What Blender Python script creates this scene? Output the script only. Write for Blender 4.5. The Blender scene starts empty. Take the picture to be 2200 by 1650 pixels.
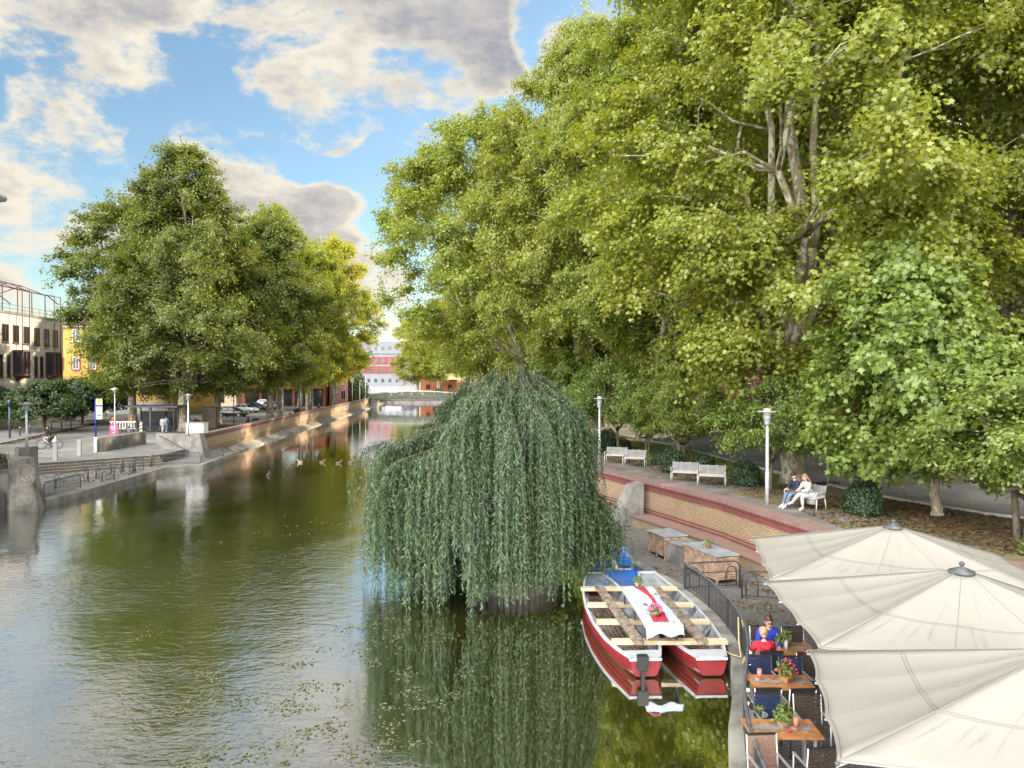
import bpy, bmesh, math, random
import numpy as np
from mathutils import Vector, Matrix
R = math.radians
S = bpy.context.scene
COL = S.collection
# ------------------------------------------------------------------ camera
CAMZ, FPX, PITCH = 7.0, 1560.0, R(-0.44)
cd = bpy.data.cameras.new('camera'); cam = bpy.data.objects.new('camera', cd); COL.objects.link(cam)
cam.location = (0, 0, CAMZ); cam.rotation_euler = (R(90) + PITCH, 0, 0)
cd.sensor_width = 36; cd.lens = 36 * FPX / 2200; cd.clip_start = 0.1; cd.clip_end = 3000
S.camera = cam
S.view_settings.view_transform = 'Standard'; S.view_settings.look = 'None'
S.view_settings.exposure = 1.14; S.view_settings.gamma = 1; S.view_settings.use_curve_mapping = False
S.cycles.max_bounces = 10; S.cycles.diffuse_bounces = 4; S.cycles.glossy_bounces = 3
S.cycles.transmission_bounces = 7; S.cycles.sample_clamp_indirect = 4
try: S.cycles.use_denoising = True
except Exception: pass
def at(u, v, z):
    """photo pixel -> point on the horizontal plane z (surveying the place from the photo)"""
    a, b = (u - 1100) / FPX, (825 - v) / FPX
    dy = math.cos(PITCH) - math.sin(PITCH) * b; dz = math.sin(PITCH) + math.cos(PITCH) * b
    t = (z - CAMZ) / dz
    return Vector((a * t, dy * t, z))
# ------------------------------------------------------------------ node helpers
class NT:
    def __init__(s, tree): s.t = tree; s.n = tree.nodes; s.l = tree.links
    def node(s, typ, **kw):
        n = s.n.new(typ)
        for k, v in kw.items():
            if k.startswith('i_'):
                key = k[2:]; key = int(key) if key.isdigit() else key
                s.put(n.inputs[key], v)
            else: setattr(n, k, v)
        return n
    def put(s, inp, v):
        if isinstance(v, bpy.types.NodeSocket): s.l.new(v, inp)
        elif isinstance(v, bpy.types.Node): s.l.new(v.outputs[0], inp)
        else: inp.default_value = v
    def math(s, op, a, b=None, c=None, clamp=False):
        n = s.n.new('ShaderNodeMath'); n.operation = op; n.use_clamp = clamp
        for i, x in enumerate((a, b, c)):
            if x is not None: s.put(n.inputs[i], x)
        return n.outputs[0]
    def vm(s, op, a, b=None, sc=None):
        n = s.n.new('ShaderNodeVectorMath'); n.operation = op
        s.put(n.inputs[0], a)
        if b is not None: s.put(n.inputs[1], b)
        if sc is not None: s.put(n.inputs['Scale'], sc)
        return n.outputs['Value'] if op in ('DOT_PRODUCT', 'LENGTH') else n.outputs[0]
    def rng(s, v, a, b, c=0., d=1., smooth=True):
        n = s.n.new('ShaderNodeMapRange'); n.interpolation_type = 'SMOOTHSTEP' if smooth else 'LINEAR'
        for i, x in enumerate((v, a, b, c, d)): s.put(n.inputs[i], x)
        return n.outputs[0]
    def mix(s, f, a, b, mode='MIX'):
        n = s.n.new('ShaderNodeMix'); n.data_type = 'RGBA'; n.blend_type = mode
        s.put(n.inputs[0], f); s.put(n.inputs[6], c4(a)); s.put(n.inputs[7], c4(b))
        return n.outputs[2]
    def noise(s, vec, scale, detail=4, rough=.55, dist=0., out=0):
        n = s.n.new('ShaderNodeTexNoise'); n.inputs['Scale'].default_value = scale
        n.inputs['Detail'].default_value = detail; n.inputs['Roughness'].default_value = rough
        n.inputs['Distortion'].default_value = dist
        if vec is not None: s.put(n.inputs['Vector'], vec)
        return n.outputs[out]
def c4(c):
    if isinstance(c, (tuple, list)): return (*c, 1.0) if len(c) == 3 else tuple(c)
    return c
# ------------------------------------------------------------------ sun + sky
SUN_EL, SUN_AZ = R(19), R(46)          # azimuth clockwise from +Y
sdir = Vector((math.sin(SUN_AZ) * math.cos(SUN_EL), math.cos(SUN_AZ) * math.cos(SUN_EL), math.sin(SUN_EL)))
sl = bpy.data.lights.new('sun', 'SUN'); so = bpy.data.objects.new('sun', sl); COL.objects.link(so)
sl.energy = 5.0; sl.angle = R(0.55); sl.color = (1.0, 0.83, 0.56)
so.rotation_euler = sdir.to_track_quat('Z', 'Y').to_euler(); so.location = (60, 30, 60)
W = bpy.data.worlds.new('World'); S.world = W; W.use_nodes = True
W.cycles.sampling_method = 'MANUAL'; W.cycles.sample_map_resolution = 512
N = NT(W.node_tree); N.n.clear()
sky = N.node('ShaderNodeTexSky', sky_type='NISHITA', sun_disc=False, sun_elevation=SUN_EL, sun_rotation=SUN_AZ,
             altitude=100, air_density=1.0, dust_density=.6, ozone_density=2.2)
d = N.vm('NORMALIZE', N.node('ShaderNodeTexCoord').outputs['Generated'])
sx = N.node('ShaderNodeSeparateXYZ', i_0=d)
zz = N.math('ADD', N.math('MAXIMUM', sx.outputs[2], 0.0), 0.16)
pp = N.node('ShaderNodeCombineXYZ', i_0=N.math('DIVIDE', sx.outputs[0], zz), i_1=N.math('DIVIDE', sx.outputs[1], zz), i_2=0.0).outputs[0]
def dirpx(u, v):
    a, b = (u - 1100) / FPX, (813 - v) / FPX
    return Vector((a, 1, b)).normalized()
n1 = N.noise(N.vm('ADD', pp, (3.1, 7.7, 0.4)), 1.55, 9, .56, .25)
n2 = N.noise(N.vm('MULTIPLY', N.vm('ADD', d, (1.2, .3, .9)), (.8, 1, 1.5)), 8.5, 10, .62, .12)
dens = 0.0
BL = [
 (520,30,9,.4),(200,70,7,.45),(620,110,7,.35),(950,60,6,.4),  # bearing of each cloud (or clear patch), angular radius in degrees, weight
 (720,40,12,.75),(450,80,9,.6),(880,110,8,.7),(300,120,6,.5),(430,190,4,.5),(560,140,5,.45),(150,40,9,.5),(1050,30,5,.35),(640,190,4,.35),
 (60,430,6,.5),(210,370,5,.6),(30,560,5,.35),(250,450,5,.4),(130,300,3,.4),(560,430,5,.55),(500,400,4,.4),(620,470,3,.4),(740,510,5,.35),
 (760,210,3.2,.62),(690,275,2.6,.55),(590,272,1.9,.5),(740,295,2.,.5),(400,306,1.6,.7),(910,265,3,.6),(120,220,3.4,.55),(220,260,2.,.4),(1060,190,3.4,.55),(1215,110,2.6,.6),
 (700,435,2.2,.4),(770,420,1.6,.35),(820,610,4,.4),(480,250,2.4,.3),
 (330,260,4,-.5),(600,350,5,-.35),(560,235,2.5,-.35),(900,420,7,-.5),(800,350,4,-.4),(60,190,3,-.4),(1170,60,4,-.45),(960,180,2,-.1),(420,370,2.5,-.3),(280,330,2.,-.2)]
for (u, v, r, a) in BL:
    dens = N.math('ADD', dens, N.rng(N.vm('DOT_PRODUCT', d, tuple(dirpx(u, v))), math.cos(R(r)), 1.0, 0, a))
dens = N.math('MINIMUM', N.math('MAXIMUM', dens, -.45), .30)
dens = N.math('ADD', dens, N.math('ADD', N.math('MULTIPLY', N.math('SUBTRACT', n1, .5), 1.2), N.math('MULTIPLY', N.math('SUBTRACT', n2, .5), 2.3)))
# out of view behind and above the viewer: bright clouds added as fill light
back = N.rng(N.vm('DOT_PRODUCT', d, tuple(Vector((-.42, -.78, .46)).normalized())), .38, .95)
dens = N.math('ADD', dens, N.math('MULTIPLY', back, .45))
dens = N.math('ADD', dens, N.rng(sx.outputs[2], .345, .44, 0, .16))
alpha = N.rng(dens, .05, .38)
thick = N.rng(dens, .22, .66)
n3 = N.noise(N.vm('MULTIPLY', N.vm('ADD', d, tuple(Vector((1.2, .3, .9)) + sdir * .026)), (.8, 1, 1.5)), 8.5, 7, .62, .12)
lit = N.math('ADD', N.math('MULTIPLY', N.math('SUBTRACT', n2, n3), 3.2), .5, clamp=True)
shade = N.math('ADD', N.math('MULTIPLY', thick, .9), N.math('MULTIPLY', N.math('SUBTRACT', .5, lit), .9), clamp=True)
ccol = N.mix(shade, (1.0, .92, .76), (.42, .43, .49))
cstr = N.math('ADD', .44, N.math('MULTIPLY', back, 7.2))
bg1 = N.node('ShaderNodeBackground', i_Color=N.mix(1.0, sky.outputs[0], (1.05, 1.10, 1.0), 'MULTIPLY'), i_Strength=.096)
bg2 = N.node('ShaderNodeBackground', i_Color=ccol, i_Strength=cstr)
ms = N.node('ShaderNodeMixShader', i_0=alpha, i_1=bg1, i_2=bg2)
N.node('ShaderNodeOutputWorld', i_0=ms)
# ------------------------------------------------------------------ materials
M = {}
def mat(key, col, rough=.65, var=.18, vs=3.0, bump=0., bs=30., metal=0., col2=None, spec=.5, coords='Object', detail=5):
    m = bpy.data.materials.new(key); m.use_nodes = True; t = NT(m.node_tree); b = t.n['Principled BSDF']
    co = t.node('ShaderNodeTexCoord').outputs[coords]
    c2 = col2 or tuple(max(0, x * (1 - 2 * var)) for x in col)
    f = t.rng(t.noise(co, vs, detail, .6), .32, .68)
    hi = col if col2 else tuple(min(1, x * (1 + var)) for x in col)
    t.put(b.inputs['Base Color'], t.mix(f, hi, c2))
    b.inputs['Roughness'].default_value = rough; b.inputs['Metallic'].default_value = metal
    b.inputs['Specular IOR Level'].default_value = spec
    if bump:
        bn = t.node('ShaderNodeBump', i_Strength=bump, i_Distance=.02, i_Height=t.noise(co, bs, 5, .6))
        t.put(b.inputs['Normal'], bn)
    M[key] = m; return m
def brick_mat(key, c1, c2, mortar, bw, bh, rough=.75, coords='UV', msize=.012, rot=0., offset=.5, dirt=.35, bumpd=.006):
    m = bpy.data.materials.new(key); m.use_nodes = True; t = NT(m.node_tree); b = t.n['Principled BSDF']
    tc = t.node('ShaderNodeTexCoord'); co = tc.outputs[coords]
    if rot: co = t.node('ShaderNodeMapping', i_Vector=co, i_Rotation=(0, 0, rot)).outputs[0]
    br = t.node('ShaderNodeTexBrick', offset=offset, i_Vector=co, i_Color1=c4(c1), i_Color2=c4(c2), i_Mortar=c4(mortar), i_Scale=1.0)
    br.inputs['Mortar Size'].default_value = msize; br.inputs['Brick Width'].default_value = bw; br.inputs['Row Height'].default_value = bh
    br.inputs['Mortar Smooth'].default_value = .2; br.inputs['Bias'].default_value = 0
    nz = t.noise(tc.outputs['Object'], 1.3, 6, .65)
    nz2 = t.noise(tc.outputs['Object'], 14, 4, .6)
    c = t.mix(t.math('MULTIPLY', t.rng(nz, .4, .75), dirt), br.outputs[0], tuple(x * .45 for x in c1))
    c = t.mix(t.math('MULTIPLY', t.rng(nz2, .35, .7), .25), c, tuple(x * .6 for x in c2))
    t.put(b.inputs['Base Color'], c); b.inputs['Roughness'].default_value = rough
    hh = t.math('ADD', t.math('MULTIPLY', br.outputs[1], -1.0), t.math('MULTIPLY', nz2, .5))
    t.put(b.inputs['Normal'], t.node('ShaderNodeBump', i_Strength=.7, i_Distance=bumpd, i_Height=hh))
    M[key] = m; return m
def leaf_mat(key, ca, cb, cy, trans=.48, rough=.5, ty=1.25):
    """leaf: two greens by leaf, a yellow share by clump; light passes through the blade"""
    m = bpy.data.materials.new(key); m.use_nodes = True; t = NT(m.node_tree); t.n.remove(t.n['Principled BSDF'])
    av = t.node('ShaderNodeAttribute', attribute_name='var')
    sp = t.node('ShaderNodeSeparateColor', i_0=av.outputs['Color'])
    c = t.mix(sp.outputs[0], ca, cb)
    c = t.mix(t.rng(sp.outputs[1], .45, 1.0, 0, .55), c, cy)
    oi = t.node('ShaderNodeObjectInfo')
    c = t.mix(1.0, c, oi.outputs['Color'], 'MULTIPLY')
    df = t.node('ShaderNodeBsdfDiffuse', i_Color=c)
    tr = t.node('ShaderNodeBsdfTranslucent', i_Color=t.mix(1.0, c, (ty * 1.25, ty * 1.15, ty * .45), 'MULTIPLY'))
    gl = t.node('ShaderNodeBsdfGlossy', i_Color=(.9, .95, 1, 1), i_Roughness=rough)
    a = t.node('ShaderNodeMixShader', i_0=trans, i_1=df, i_2=tr)
    bb = t.node('ShaderNodeMixShader', i_0=.035, i_1=a, i_2=gl)
    t.put(t.n['Material Output'].inputs[0], bb.outputs[0]); M[key] = m; return m
leaf_mat('plane_leaf', (.215, .255, .036), (.155, .200, .032), (.31, .285, .035))
leaf_mat('young_leaf', (.175, .245, .046), (.125, .195, .038), (.24, .27, .05), .42)
leaf_mat('small_leaf', (.155, .205, .038), (.105, .160, .030), (.22, .23, .038), .4)
leaf_mat('willow_leaf', (.090, .148, .068), (.028, .060, .027), (.15, .18, .055), .24, .5, 1.0)
leaf_mat('dark_leaf', (.035, .070, .022), (.022, .046, .016), (.07, .075, .018), .25)
leaf_mat('litter_leaf', (.13, .082, .036), (.085, .055, .026), (.20, .155, .05), .1, .6, 1.0)
leaf_mat('weed_leaf', (.15, .155, .09), (.085, .095, .045), (.20, .19, .12), .1, .4, 1.0)
leaf_mat('grass_blade', (.12, .165, .026), (.085, .13, .02), (.19, .19, .04), .3)
def bark_mat(key, a, b_, c_):
    m = bpy.data.materials.new(key); m.use_nodes = True; t = NT(m.node_tree); b = t.n['Principled BSDF']
    tc = t.node('ShaderNodeTexCoord').outputs['Object']
    co = t.node('ShaderNodeMapping', i_Vector=tc, i_Scale=(1, 1, .45)).outputs[0]
    v = t.noise(co, 2.6, 3, .5, .6); v2 = t.noise(co, 5.5, 4, .6, .4)
    c = t.mix(t.rng(v, .50, .56), a, b_); c = t.mix(t.rng(v2, .56, .62), c, c_)
    t.put(b.inputs['Base Color'], c); b.inputs['Roughness'].default_value = .85
    t.put(b.inputs['Normal'], t.node('ShaderNodeBump', i_Strength=.5, i_Distance=.03, i_Height=t.noise(co, 9, 5, .6)))
    M[key] = m
bark_mat('plane_bark', (.20, .17, .115), (.40, .385, .31), (.115, .095, .062))
bark_mat('dark_bark', (.085, .068, .048), (.13, .105, .075), (.05, .04, .03))
# plain materials
mat('concrete', (.185, .18, .166), .85, .2, 1.2, .35, 14)
mat('weathered_concrete', (.29, .28, .25), .9, .2, .9, .5, 9, col2=(.10, .098, .088))
mat('slab', (.155, .152, .146), .85, .12, .8, .2, 20)
mat('asphalt', (.155, .15, .145), .9, .22, .35, .25, 60)
mat('street_asphalt', (.115, .112, .106), .9, .18, .25, .2, 60)
mat('plaza_paving', (.19, .155, .13), .9, .15, .5, .2, 40)
mat('path_paving', (.145, .132, .12), .9, .2, 1.1, .3, 24)
mat('kerb_stone', (.30, .29, .27), .85, .15, 2)
mat('soil', (.105, .078, .047), .95, .3, 1.6, .5, 18, col2=(.13, .115, .05))
mat('ground', (.13, .115, .075), .95, .25, .2)
mat('lawn', (.095, .125, .028), .95, .3, .9, .6, 40, col2=(.12, .105, .035))
mat('wood_pale', (.50, .40, .265), .6, .14, 5)
mat('wood_old', (.215, .175, .135), .8, .3, 6, .4, 40)
mat('wood_floor', (.17, .13, .095), .8, .35, 9, .3, 50)
mat('wood_orange', (.36, .165, .062), .42, .18, 7)
mat('wood_slat', (.34, .235, .165), .75, .25, 5, .2, 40)
mat('zinc', (.23, .27, .31), .42, .22, 2.5, metal=.35, col2=(.38, .41, .43))
mat('steel_galv', (.50, .53, .56), .45, .08, 6, metal=.35)
mat('steel_white', (.38, .375, .36), .45, .06, 6)
mat('bench_slat', (.25, .25, .245), .5, .1, 6)
mat('piling', (.15, .14, .125), .85, .3, 2.2, .5, 20, col2=(.07, .065, .055))
mat('iron_dark', (.035, .037, .042), .5, .2, 8)
mat('iron_grey', (.085, .09, .10), .5, .2, 8)
mat('hull_red', (.22, .012, .014), .38, .15, 2.2)
def hull_mat():
    m = bpy.data.materials.new('hull_red'); m.use_nodes = True; t = NT(m.node_tree); b = t.n['Principled BSDF']
    co = t.node('ShaderNodeTexCoord').outputs['Object']; z = t.node('ShaderNodeSeparateXYZ', i_0=co).outputs[2]
    n = t.noise(co, 3, 5, .6); s = t.noise(t.node('ShaderNodeMapping', i_Vector=co, i_Scale=(1, 1, 6)).outputs[0], 5, 5, .65)
    c = t.mix(t.rng(n, .35, .7), (.20, .012, .015), (.13, .010, .011)); c = t.mix(t.rng(s, .63, .72, 0, .6), c, (.36, .18, .16))
    c = t.mix(t.rng(t.math('ADD', z, t.math('MULTIPLY', n, .12)), .15, .05), c, (.05, .042, .022))
    t.put(b.inputs['Base Color'], c); t.put(b.inputs['Roughness'], t.rng(s, .3, .7, .35, .6)); M['hull_red'] = m
hull_mat()
mat('hull_white', (.36, .38, .41), .45, .08, 3)
mat('hull_grey', (.22, .235, .25), .6, .2, 3)
mat('cloth_white', (.34, .385, .45), .8, .04, 3)
mat('cloth_red', (.33, .018, .03), .8, .15, 5)
mat('boat_blue', (.012, .115, .42), .35, .1, 3)
mat('rope_blue', (.03, .14, .32), .8, .2, 30)
mat('rope', (.42, .33, .17), .85, .2, 30)
mat('black', (.012, .012, .014), .5, .2, 5)
mat('rubber', (.02, .02, .022), .8, .2, 5)
mat('glass_dark', (.02, .022, .026), .08, .1, 4)
mat('terracotta', (.30, .125, .065), .8, .2, 8)
mat('flower_pink', (.62, .10, .26), .7, .2, 30)
mat('flower_red', (.5, .03, .06), .7, .2, 30)
mat('flower_mix', (.55, .42, .12), .7, .2, 30, col2=(.35, .12, .04))
mat('candle', (.36, .145, .115), .6, .1, 8)
mat('beer', (.55, .24, .02), .15, .1, 8)
mat('runner_grey', (.20, .195, .185), .9, .15, 12)
mat('wicker_blue', (.010, .024, .085), .6, .4, 40, .5, 80)
mat('wicker_brown', (.050, .034, .024), .6, .4, 40, .5, 80)
mat('seat_mesh', (.17, .105, .075), .8, .15, 30)
mat('aluminium', (.45, .45, .45), .35, .05, 8, metal=.6)
mat('skin', (.52, .29, .205), .55, .06, 8)
mat('hair_dark', (.018, .012, .009), .55, .3, 30)
mat('hair_brown', (.055, .026, .014), .5, .3, 30)
mat('hair_blond', (.34, .235, .12), .55, .25, 30)
mat('hair_long', (.19, .12, .065), .5, .3, 20)
mat('blue_cloth', (.012, .030, .34), .85, .15, 8)
mat('red_cloth', (.42, .010, .030), .85, .15, 8)
mat('navy_cloth', (.012, .015, .03), .85, .2, 8)
mat('white_cloth', (.38, .40, .41), .85, .06, 8)
mat('jeans', (.10, .15, .22), .85, .2, 12)
mat('lightblue_cloth', (.22, .29, .40), .85, .1, 8)
mat('black_cloth', (.014, .013, .014), .85, .2, 8)
mat('brown_cloth', (.06, .042, .03), .85, .2, 8)
mat('stone_facade', (.50, .42, .335), .8, .1, .6)
mat('frame_maroon', (.055, .010, .020), .5, .2, 4)
mat('yellow_render', (.46, .30, .07), .85, .07, .5)
mat('grey_plinth', (.30, .30, .30), .85, .1, 1)
mat('red_trim', (.30, .04, .045), .7, .1, 3)
mat('white_paint', (.60, .60, .59), .6, .05, 3)
mat('red_paint', (.20, .035, .032), .6, .1, 2)
mat('maroon_sheet', (.17, .065, .062), .55, .12, .8)
mat('orange_render', (.42, .085, .03), .8, .12, .6)
mat('brown_fascia', (.26, .082, .03), .6, .15, 1)
mat('sign_orange', (.75, .30, .10), .6, .05, 3)
mat('cream_wall', (.55, .50, .36), .8, .08, .8)
mat('pink_render', (.50, .22, .19), .8, .1, .8)
mat('bridge_green', (.12, .145, .11), .55, .2, 2)
mat('bridge_pale', (.55, .58, .48), .5, .1, 2)
mat('sign_blue', (.010, .02, .24), .4, .1, 3)
mat('sign_yellow', (.75, .55, .02), .5, .05, 3)
mat('sign_green', (.02, .17, .06), .5, .05, 3)
mat('sign_back', (.035, .065, .105), .5, .15, 3)
mat('banner_pink', (.33, .03, .12), .6, .1, 3)
mat('lamp_orange', (.75, .20, .01), .4, .1, 3)
mat('container_blue', (.006, .10, .30), .5, .12, 2)
mat('far_white', (.19, .205, .23), .7, .06, .3)
mat('pavilion', (.26, .085, .035), .8, .12, .6)
mat('duck_brown', (.13, .095, .06), .7, .35, 30)
mat('duck_head', (.02, .06, .04), .5, .3, 30)
mat('rust', (.07, .05, .04), .7, .3, 10)
mat('tyre_wall', (.02, .02, .02), .8)
mat('rim', (.42, .43, .45), .3, .1, 5, metal=.7)
mat('car_light', (.75, .75, .72), .15, .05, 5)
mat('car_red_light', (.4, .01, .01), .2, .05, 5)
for k, c in dict(black=(.012, .013, .016), silver=(.42, .44, .46), navy=(.014, .028, .075), white=(.70, .70, .70), blue=(.03, .10, .30)).items():
    mat('car_' + k, c, .22, .03, 2, spec=.7)
brick_mat('brick_yellow', (.37, .27, .165), (.30, .215, .13), (.13, .10, .065), .25, .088, dirt=.42)
brick_mat('brick_red', (.215, .055, .050), (.165, .042, .040), (.11, .05, .045), .25, .085, dirt=.45)
brick_mat('brick_coping', (.26, .158, .135), (.20, .118, .105), (.13, .10, .09), .085, .25, dirt=.5)
brick_mat('pavers', (.150, .145, .14), (.115, .112, .11), (.05, .048, .045), .22, .11, coords='Object', rot=R(-17), dirt=.4, msize=.009)
brick_mat('sandstone', (.66, .60, .51), (.58, .52, .45), (.20, .17, .14), 1.5, .75, msize=.018, offset=0, dirt=.2)
brick_mat('roof_tile', (.125, .068, .052), (.09, .05, .04), (.03, .02, .016), .3, .22, msize=.03, dirt=.35)
# ------------------------------------------------------------------ mesh builder
MAT = {}
def rootmat(o):
    while o.parent is not None: o = o.parent
    return MAT.get(o.name, Matrix())
class MB:
    def __init__(s): s.v = []; s.f = []; s.uv = {}
    def poly(s, pts, uv=None):
        b = len(s.v); s.v += [tuple(p) for p in pts]; s.f.append(tuple(range(b, b + len(pts))))
        if uv: s.uv[len(s.f) - 1] = uv
        return s
    def raw(s, vs, fs):
        b = len(s.v); s.v += [tuple(p) for p in vs]; s.f += [tuple(i + b for i in f) for f in fs]; return s
    def box(s, c, size, rz=0., rx=0., ry=0., taper=1.0):
        m = Matrix.Translation(c) @ Matrix.Rotation(rz, 4, 'Z') @ Matrix.Rotation(ry, 4, 'Y') @ Matrix.Rotation(rx, 4, 'X')
        x, y, z = (q / 2 for q in size); t = taper
        vs = [(-x, -y, -z), (x, -y, -z), (x, y, -z), (-x, y, -z), (-x * t, -y * t, z), (x * t, -y * t, z), (x * t, y * t, z), (-x * t, y * t, z)]
        return s.raw([m @ Vector(p) for p in vs], [(3, 2, 1, 0), (4, 5, 6, 7), (0, 1, 5, 4), (1, 2, 6, 5), (2, 3, 7, 6), (3, 0, 4, 7)])
    def bar(s, a, b, w, h=None, up=(0, 0, 1)):
        a, b = Vector(a), Vector(b); d = (b - a).normalized(); h = h or w
        sd = d.cross(Vector(up))
        if sd.length < 1e-4: sd = d.cross(Vector((0, 1, 0)))
        sd.normalize(); u2 = sd.cross(d).normalized(); p = sd * w / 2; q = u2 * h / 2
        vs = [a - p - q, a + p - q, a + p + q, a - p + q, b - p - q, b + p - q, b + p + q, b - p + q]
        return s.raw(vs, [(0, 1, 2, 3), (7, 6, 5, 4), (0, 4, 5, 1), (1, 5, 6, 2), (2, 6, 7, 3), (3, 7, 4, 0)])
    def tube(s, pts, r, n=6, cap=True):
        pts = [Vector(p) for p in pts]; k = len(pts); rs = r if isinstance(r, (list, tuple)) else [r] * k
        b = len(s.v); prev = None
        for i, p in enumerate(pts):
            d = (pts[min(i + 1, k - 1)] - pts[max(i - 1, 0)])
            d = d.normalized() if d.length > 1e-9 else Vector((0, 0, 1))
            if prev is None:
                a = d.cross(Vector((0, 0, 1)))
                if a.length < .05: a = d.cross(Vector((1, 0, 0)))
            else: a = prev - d * prev.dot(d)
            a.normalize(); prev = a; c = d.cross(a)
            for j in range(n):
                t = 2 * math.pi * j / n
                s.v.append(tuple(p + (a * math.cos(t) + c * math.sin(t)) * rs[i]))
        for i in range(k - 1):
            for j in range(n):
                s.f.append((b + i * n + j, b + i * n + (j + 1) % n, b + (i + 1) * n + (j + 1) % n, b + (i + 1) * n + j))
        if cap:
            s.f.append(tuple(b + j for j in reversed(range(n)))); s.f.append(tuple(b + (k - 1) * n + j for j in range(n)))
        return s
    def lathe(s, prof, c=(0, 0, 0), n=12, sx=1., sy=1., cap=True):
        b = len(s.v)
        for (r, z) in prof:
            for j in range(n):
                t = 2 * math.pi * j / n; s.v.append((c[0] + r * sx * math.cos(t), c[1] + r * sy * math.sin(t), c[2] + z))
        for i in range(len(prof) - 1):
            for j in range(n):
                s.f.append((b + i * n + j, b + i * n + (j + 1) % n, b + (i + 1) * n + (j + 1) % n, b + (i + 1) * n + j))
        if cap:
            s.f.append(tuple(b + j for j in reversed(range(n)))); q = b + (len(prof) - 1) * n; s.f.append(tuple(q + j for j in range(n)))
        return s
    def ell(s, c, r, n=12, m=8, rot=None):
        """ellipsoid"""
        vs = []; fs = []
        for i in range(1, m):
            a = math.pi * i / m
            for j in range(n):
                t = 2 * math.pi * j / n
                p = Vector((r[0] * math.sin(a) * math.cos(t), r[1] * math.sin(a) * math.sin(t), r[2] * math.cos(a)))
                if rot: p = rot @ p
                vs.append(Vector(c) + p)
        tp = Vector((0, 0, r[2])); bt = Vector((0, 0, -r[2]))
        if rot: tp = rot @ tp; bt = rot @ bt
        vs += [Vector(c) + tp, Vector(c) + bt]; T = len(vs) - 2; B = T + 1
        for i in range(m - 2):
            for j in range(n): fs.append((i * n + j, (i + 1) * n + j, (i + 1) * n + (j + 1) % n, i * n + (j + 1) % n))
        for j in range(n): fs.append((T, j, (j + 1) % n)); fs.append((B, (m - 2) * n + (j + 1) % n, (m - 2) * n + j))
        return s.raw(vs, fs)
    def prism(s, poly, z0, z1):
        n = len(poly); vs = [(p[0], p[1], z0) for p in poly] + [(p[0], p[1], z1) for p in poly]
        return s.raw(vs, [tuple(reversed(range(n))), tuple(range(n, 2 * n))] + [(i, (i + 1) % n, n + (i + 1) % n, n + i) for i in range(n)])
    def wallquad(s, a, b, z0, z1, u0=0.):
        L = (Vector((b[0], b[1], 0)) - Vector((a[0], a[1], 0))).length
        s.poly([(a[0], a[1], z0), (b[0], b[1], z0), (b[0], b[1], z1), (a[0], a[1], z1)], [(u0, z0), (u0 + L, z0), (u0 + L, z1), (u0, z1)])
        return L
    def strip(s, line, prof, closed=False):
        """sweep a (offset,z) profile along a ground polyline; offset is to the right of travel; gets UVs by length"""
        n = len(line); offs = []
        for i in range(n):
            a = Vector(line[max(i - 1, 0)][:2]); b = Vector(line[min(i + 1, n - 1)][:2]); d = (b - a).normalized(); offs.append(Vector((d.y, -d.x)))
        u = 0.
        for i in range(n - 1):
            L = (Vector(line[i + 1][:2]) - Vector(line[i][:2])).length; w = 0.
            for j in range(len(prof) - 1):
                (o0, z0), (o1, z1) = prof[j], prof[j + 1]; dw = math.hypot(o1 - o0, z1 - z0)
                P = lambda k, o, z: (line[k][0] + offs[k].x * o, line[k][1] + offs[k].y * o, z)
                s.poly([P(i, o0, z0), P(i + 1, o0, z0), P(i + 1, o1, z1), P(i, o1, z1)],
                       [(u, w), (u + L, w), (u + L, w + dw), (u, w + dw)])
                w += dw
            u += L
        return s
    def build(s, name, m, parent=None, smooth=False, local=False, bevel=0., solid=0.):
        me = bpy.data.meshes.new(name)
        vs = s.v
        if parent is not None and not local:
            inv = rootmat(parent).inverted(); vs = [tuple(inv @ Vector(p)) for p in vs]
        me.from_pydata([tuple(p) for p in vs], [], s.f)
        if s.uv:
            ul = me.uv_layers.new(name='UVMap')
            for p in me.polygons:
                q = s.uv.get(p.index)
                if q:
                    for k, li in enumerate(p.loop_indices): ul.data[li].uv = q[k]
        me.materials.append(M[m] if isinstance(m, str) else m)
        if bevel or True:
            bm = bmesh.new(); bm.from_mesh(me)
            if not s.uv: bmesh.ops.recalc_face_normals(bm, faces=bm.faces)
            if bevel:
                bmesh.ops.bevel(bm, geom=[e for e in bm.edges if e.is_manifold and e.calc_face_angle(0) > .5], offset=bevel, segments=2, affect='EDGES')
            bm.to_mesh(me); bm.free()
        if smooth: me.polygons.foreach_set('use_smooth', [True] * len(me.polygons))
        o = bpy.data.objects.new(name, me); COL.objects.link(o); o.parent = parent
        if solid:
            md = o.modifiers.new('thickness', 'SOLIDIFY'); md.thickness = solid
        return o
def tag(o, label, cat, group=None):
    o['label'] = label; o['category'] = cat
    if group: o['group'] = group
    return o
def thing(name, label, cat, loc=(0, 0, 0), rz=0., group=None):
    o = bpy.data.objects.new(name, None); COL.objects.link(o); o.location = loc; o.rotation_euler = (0, 0, rz)
    o.empty_display_size = .2
    MAT[o.name] = Matrix.Translation(loc) @ Matrix.Rotation(rz, 4, 'Z')
    return tag(o, label, cat, group)
def struct(o, kind='structure'): o['kind'] = kind; return o
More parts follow.
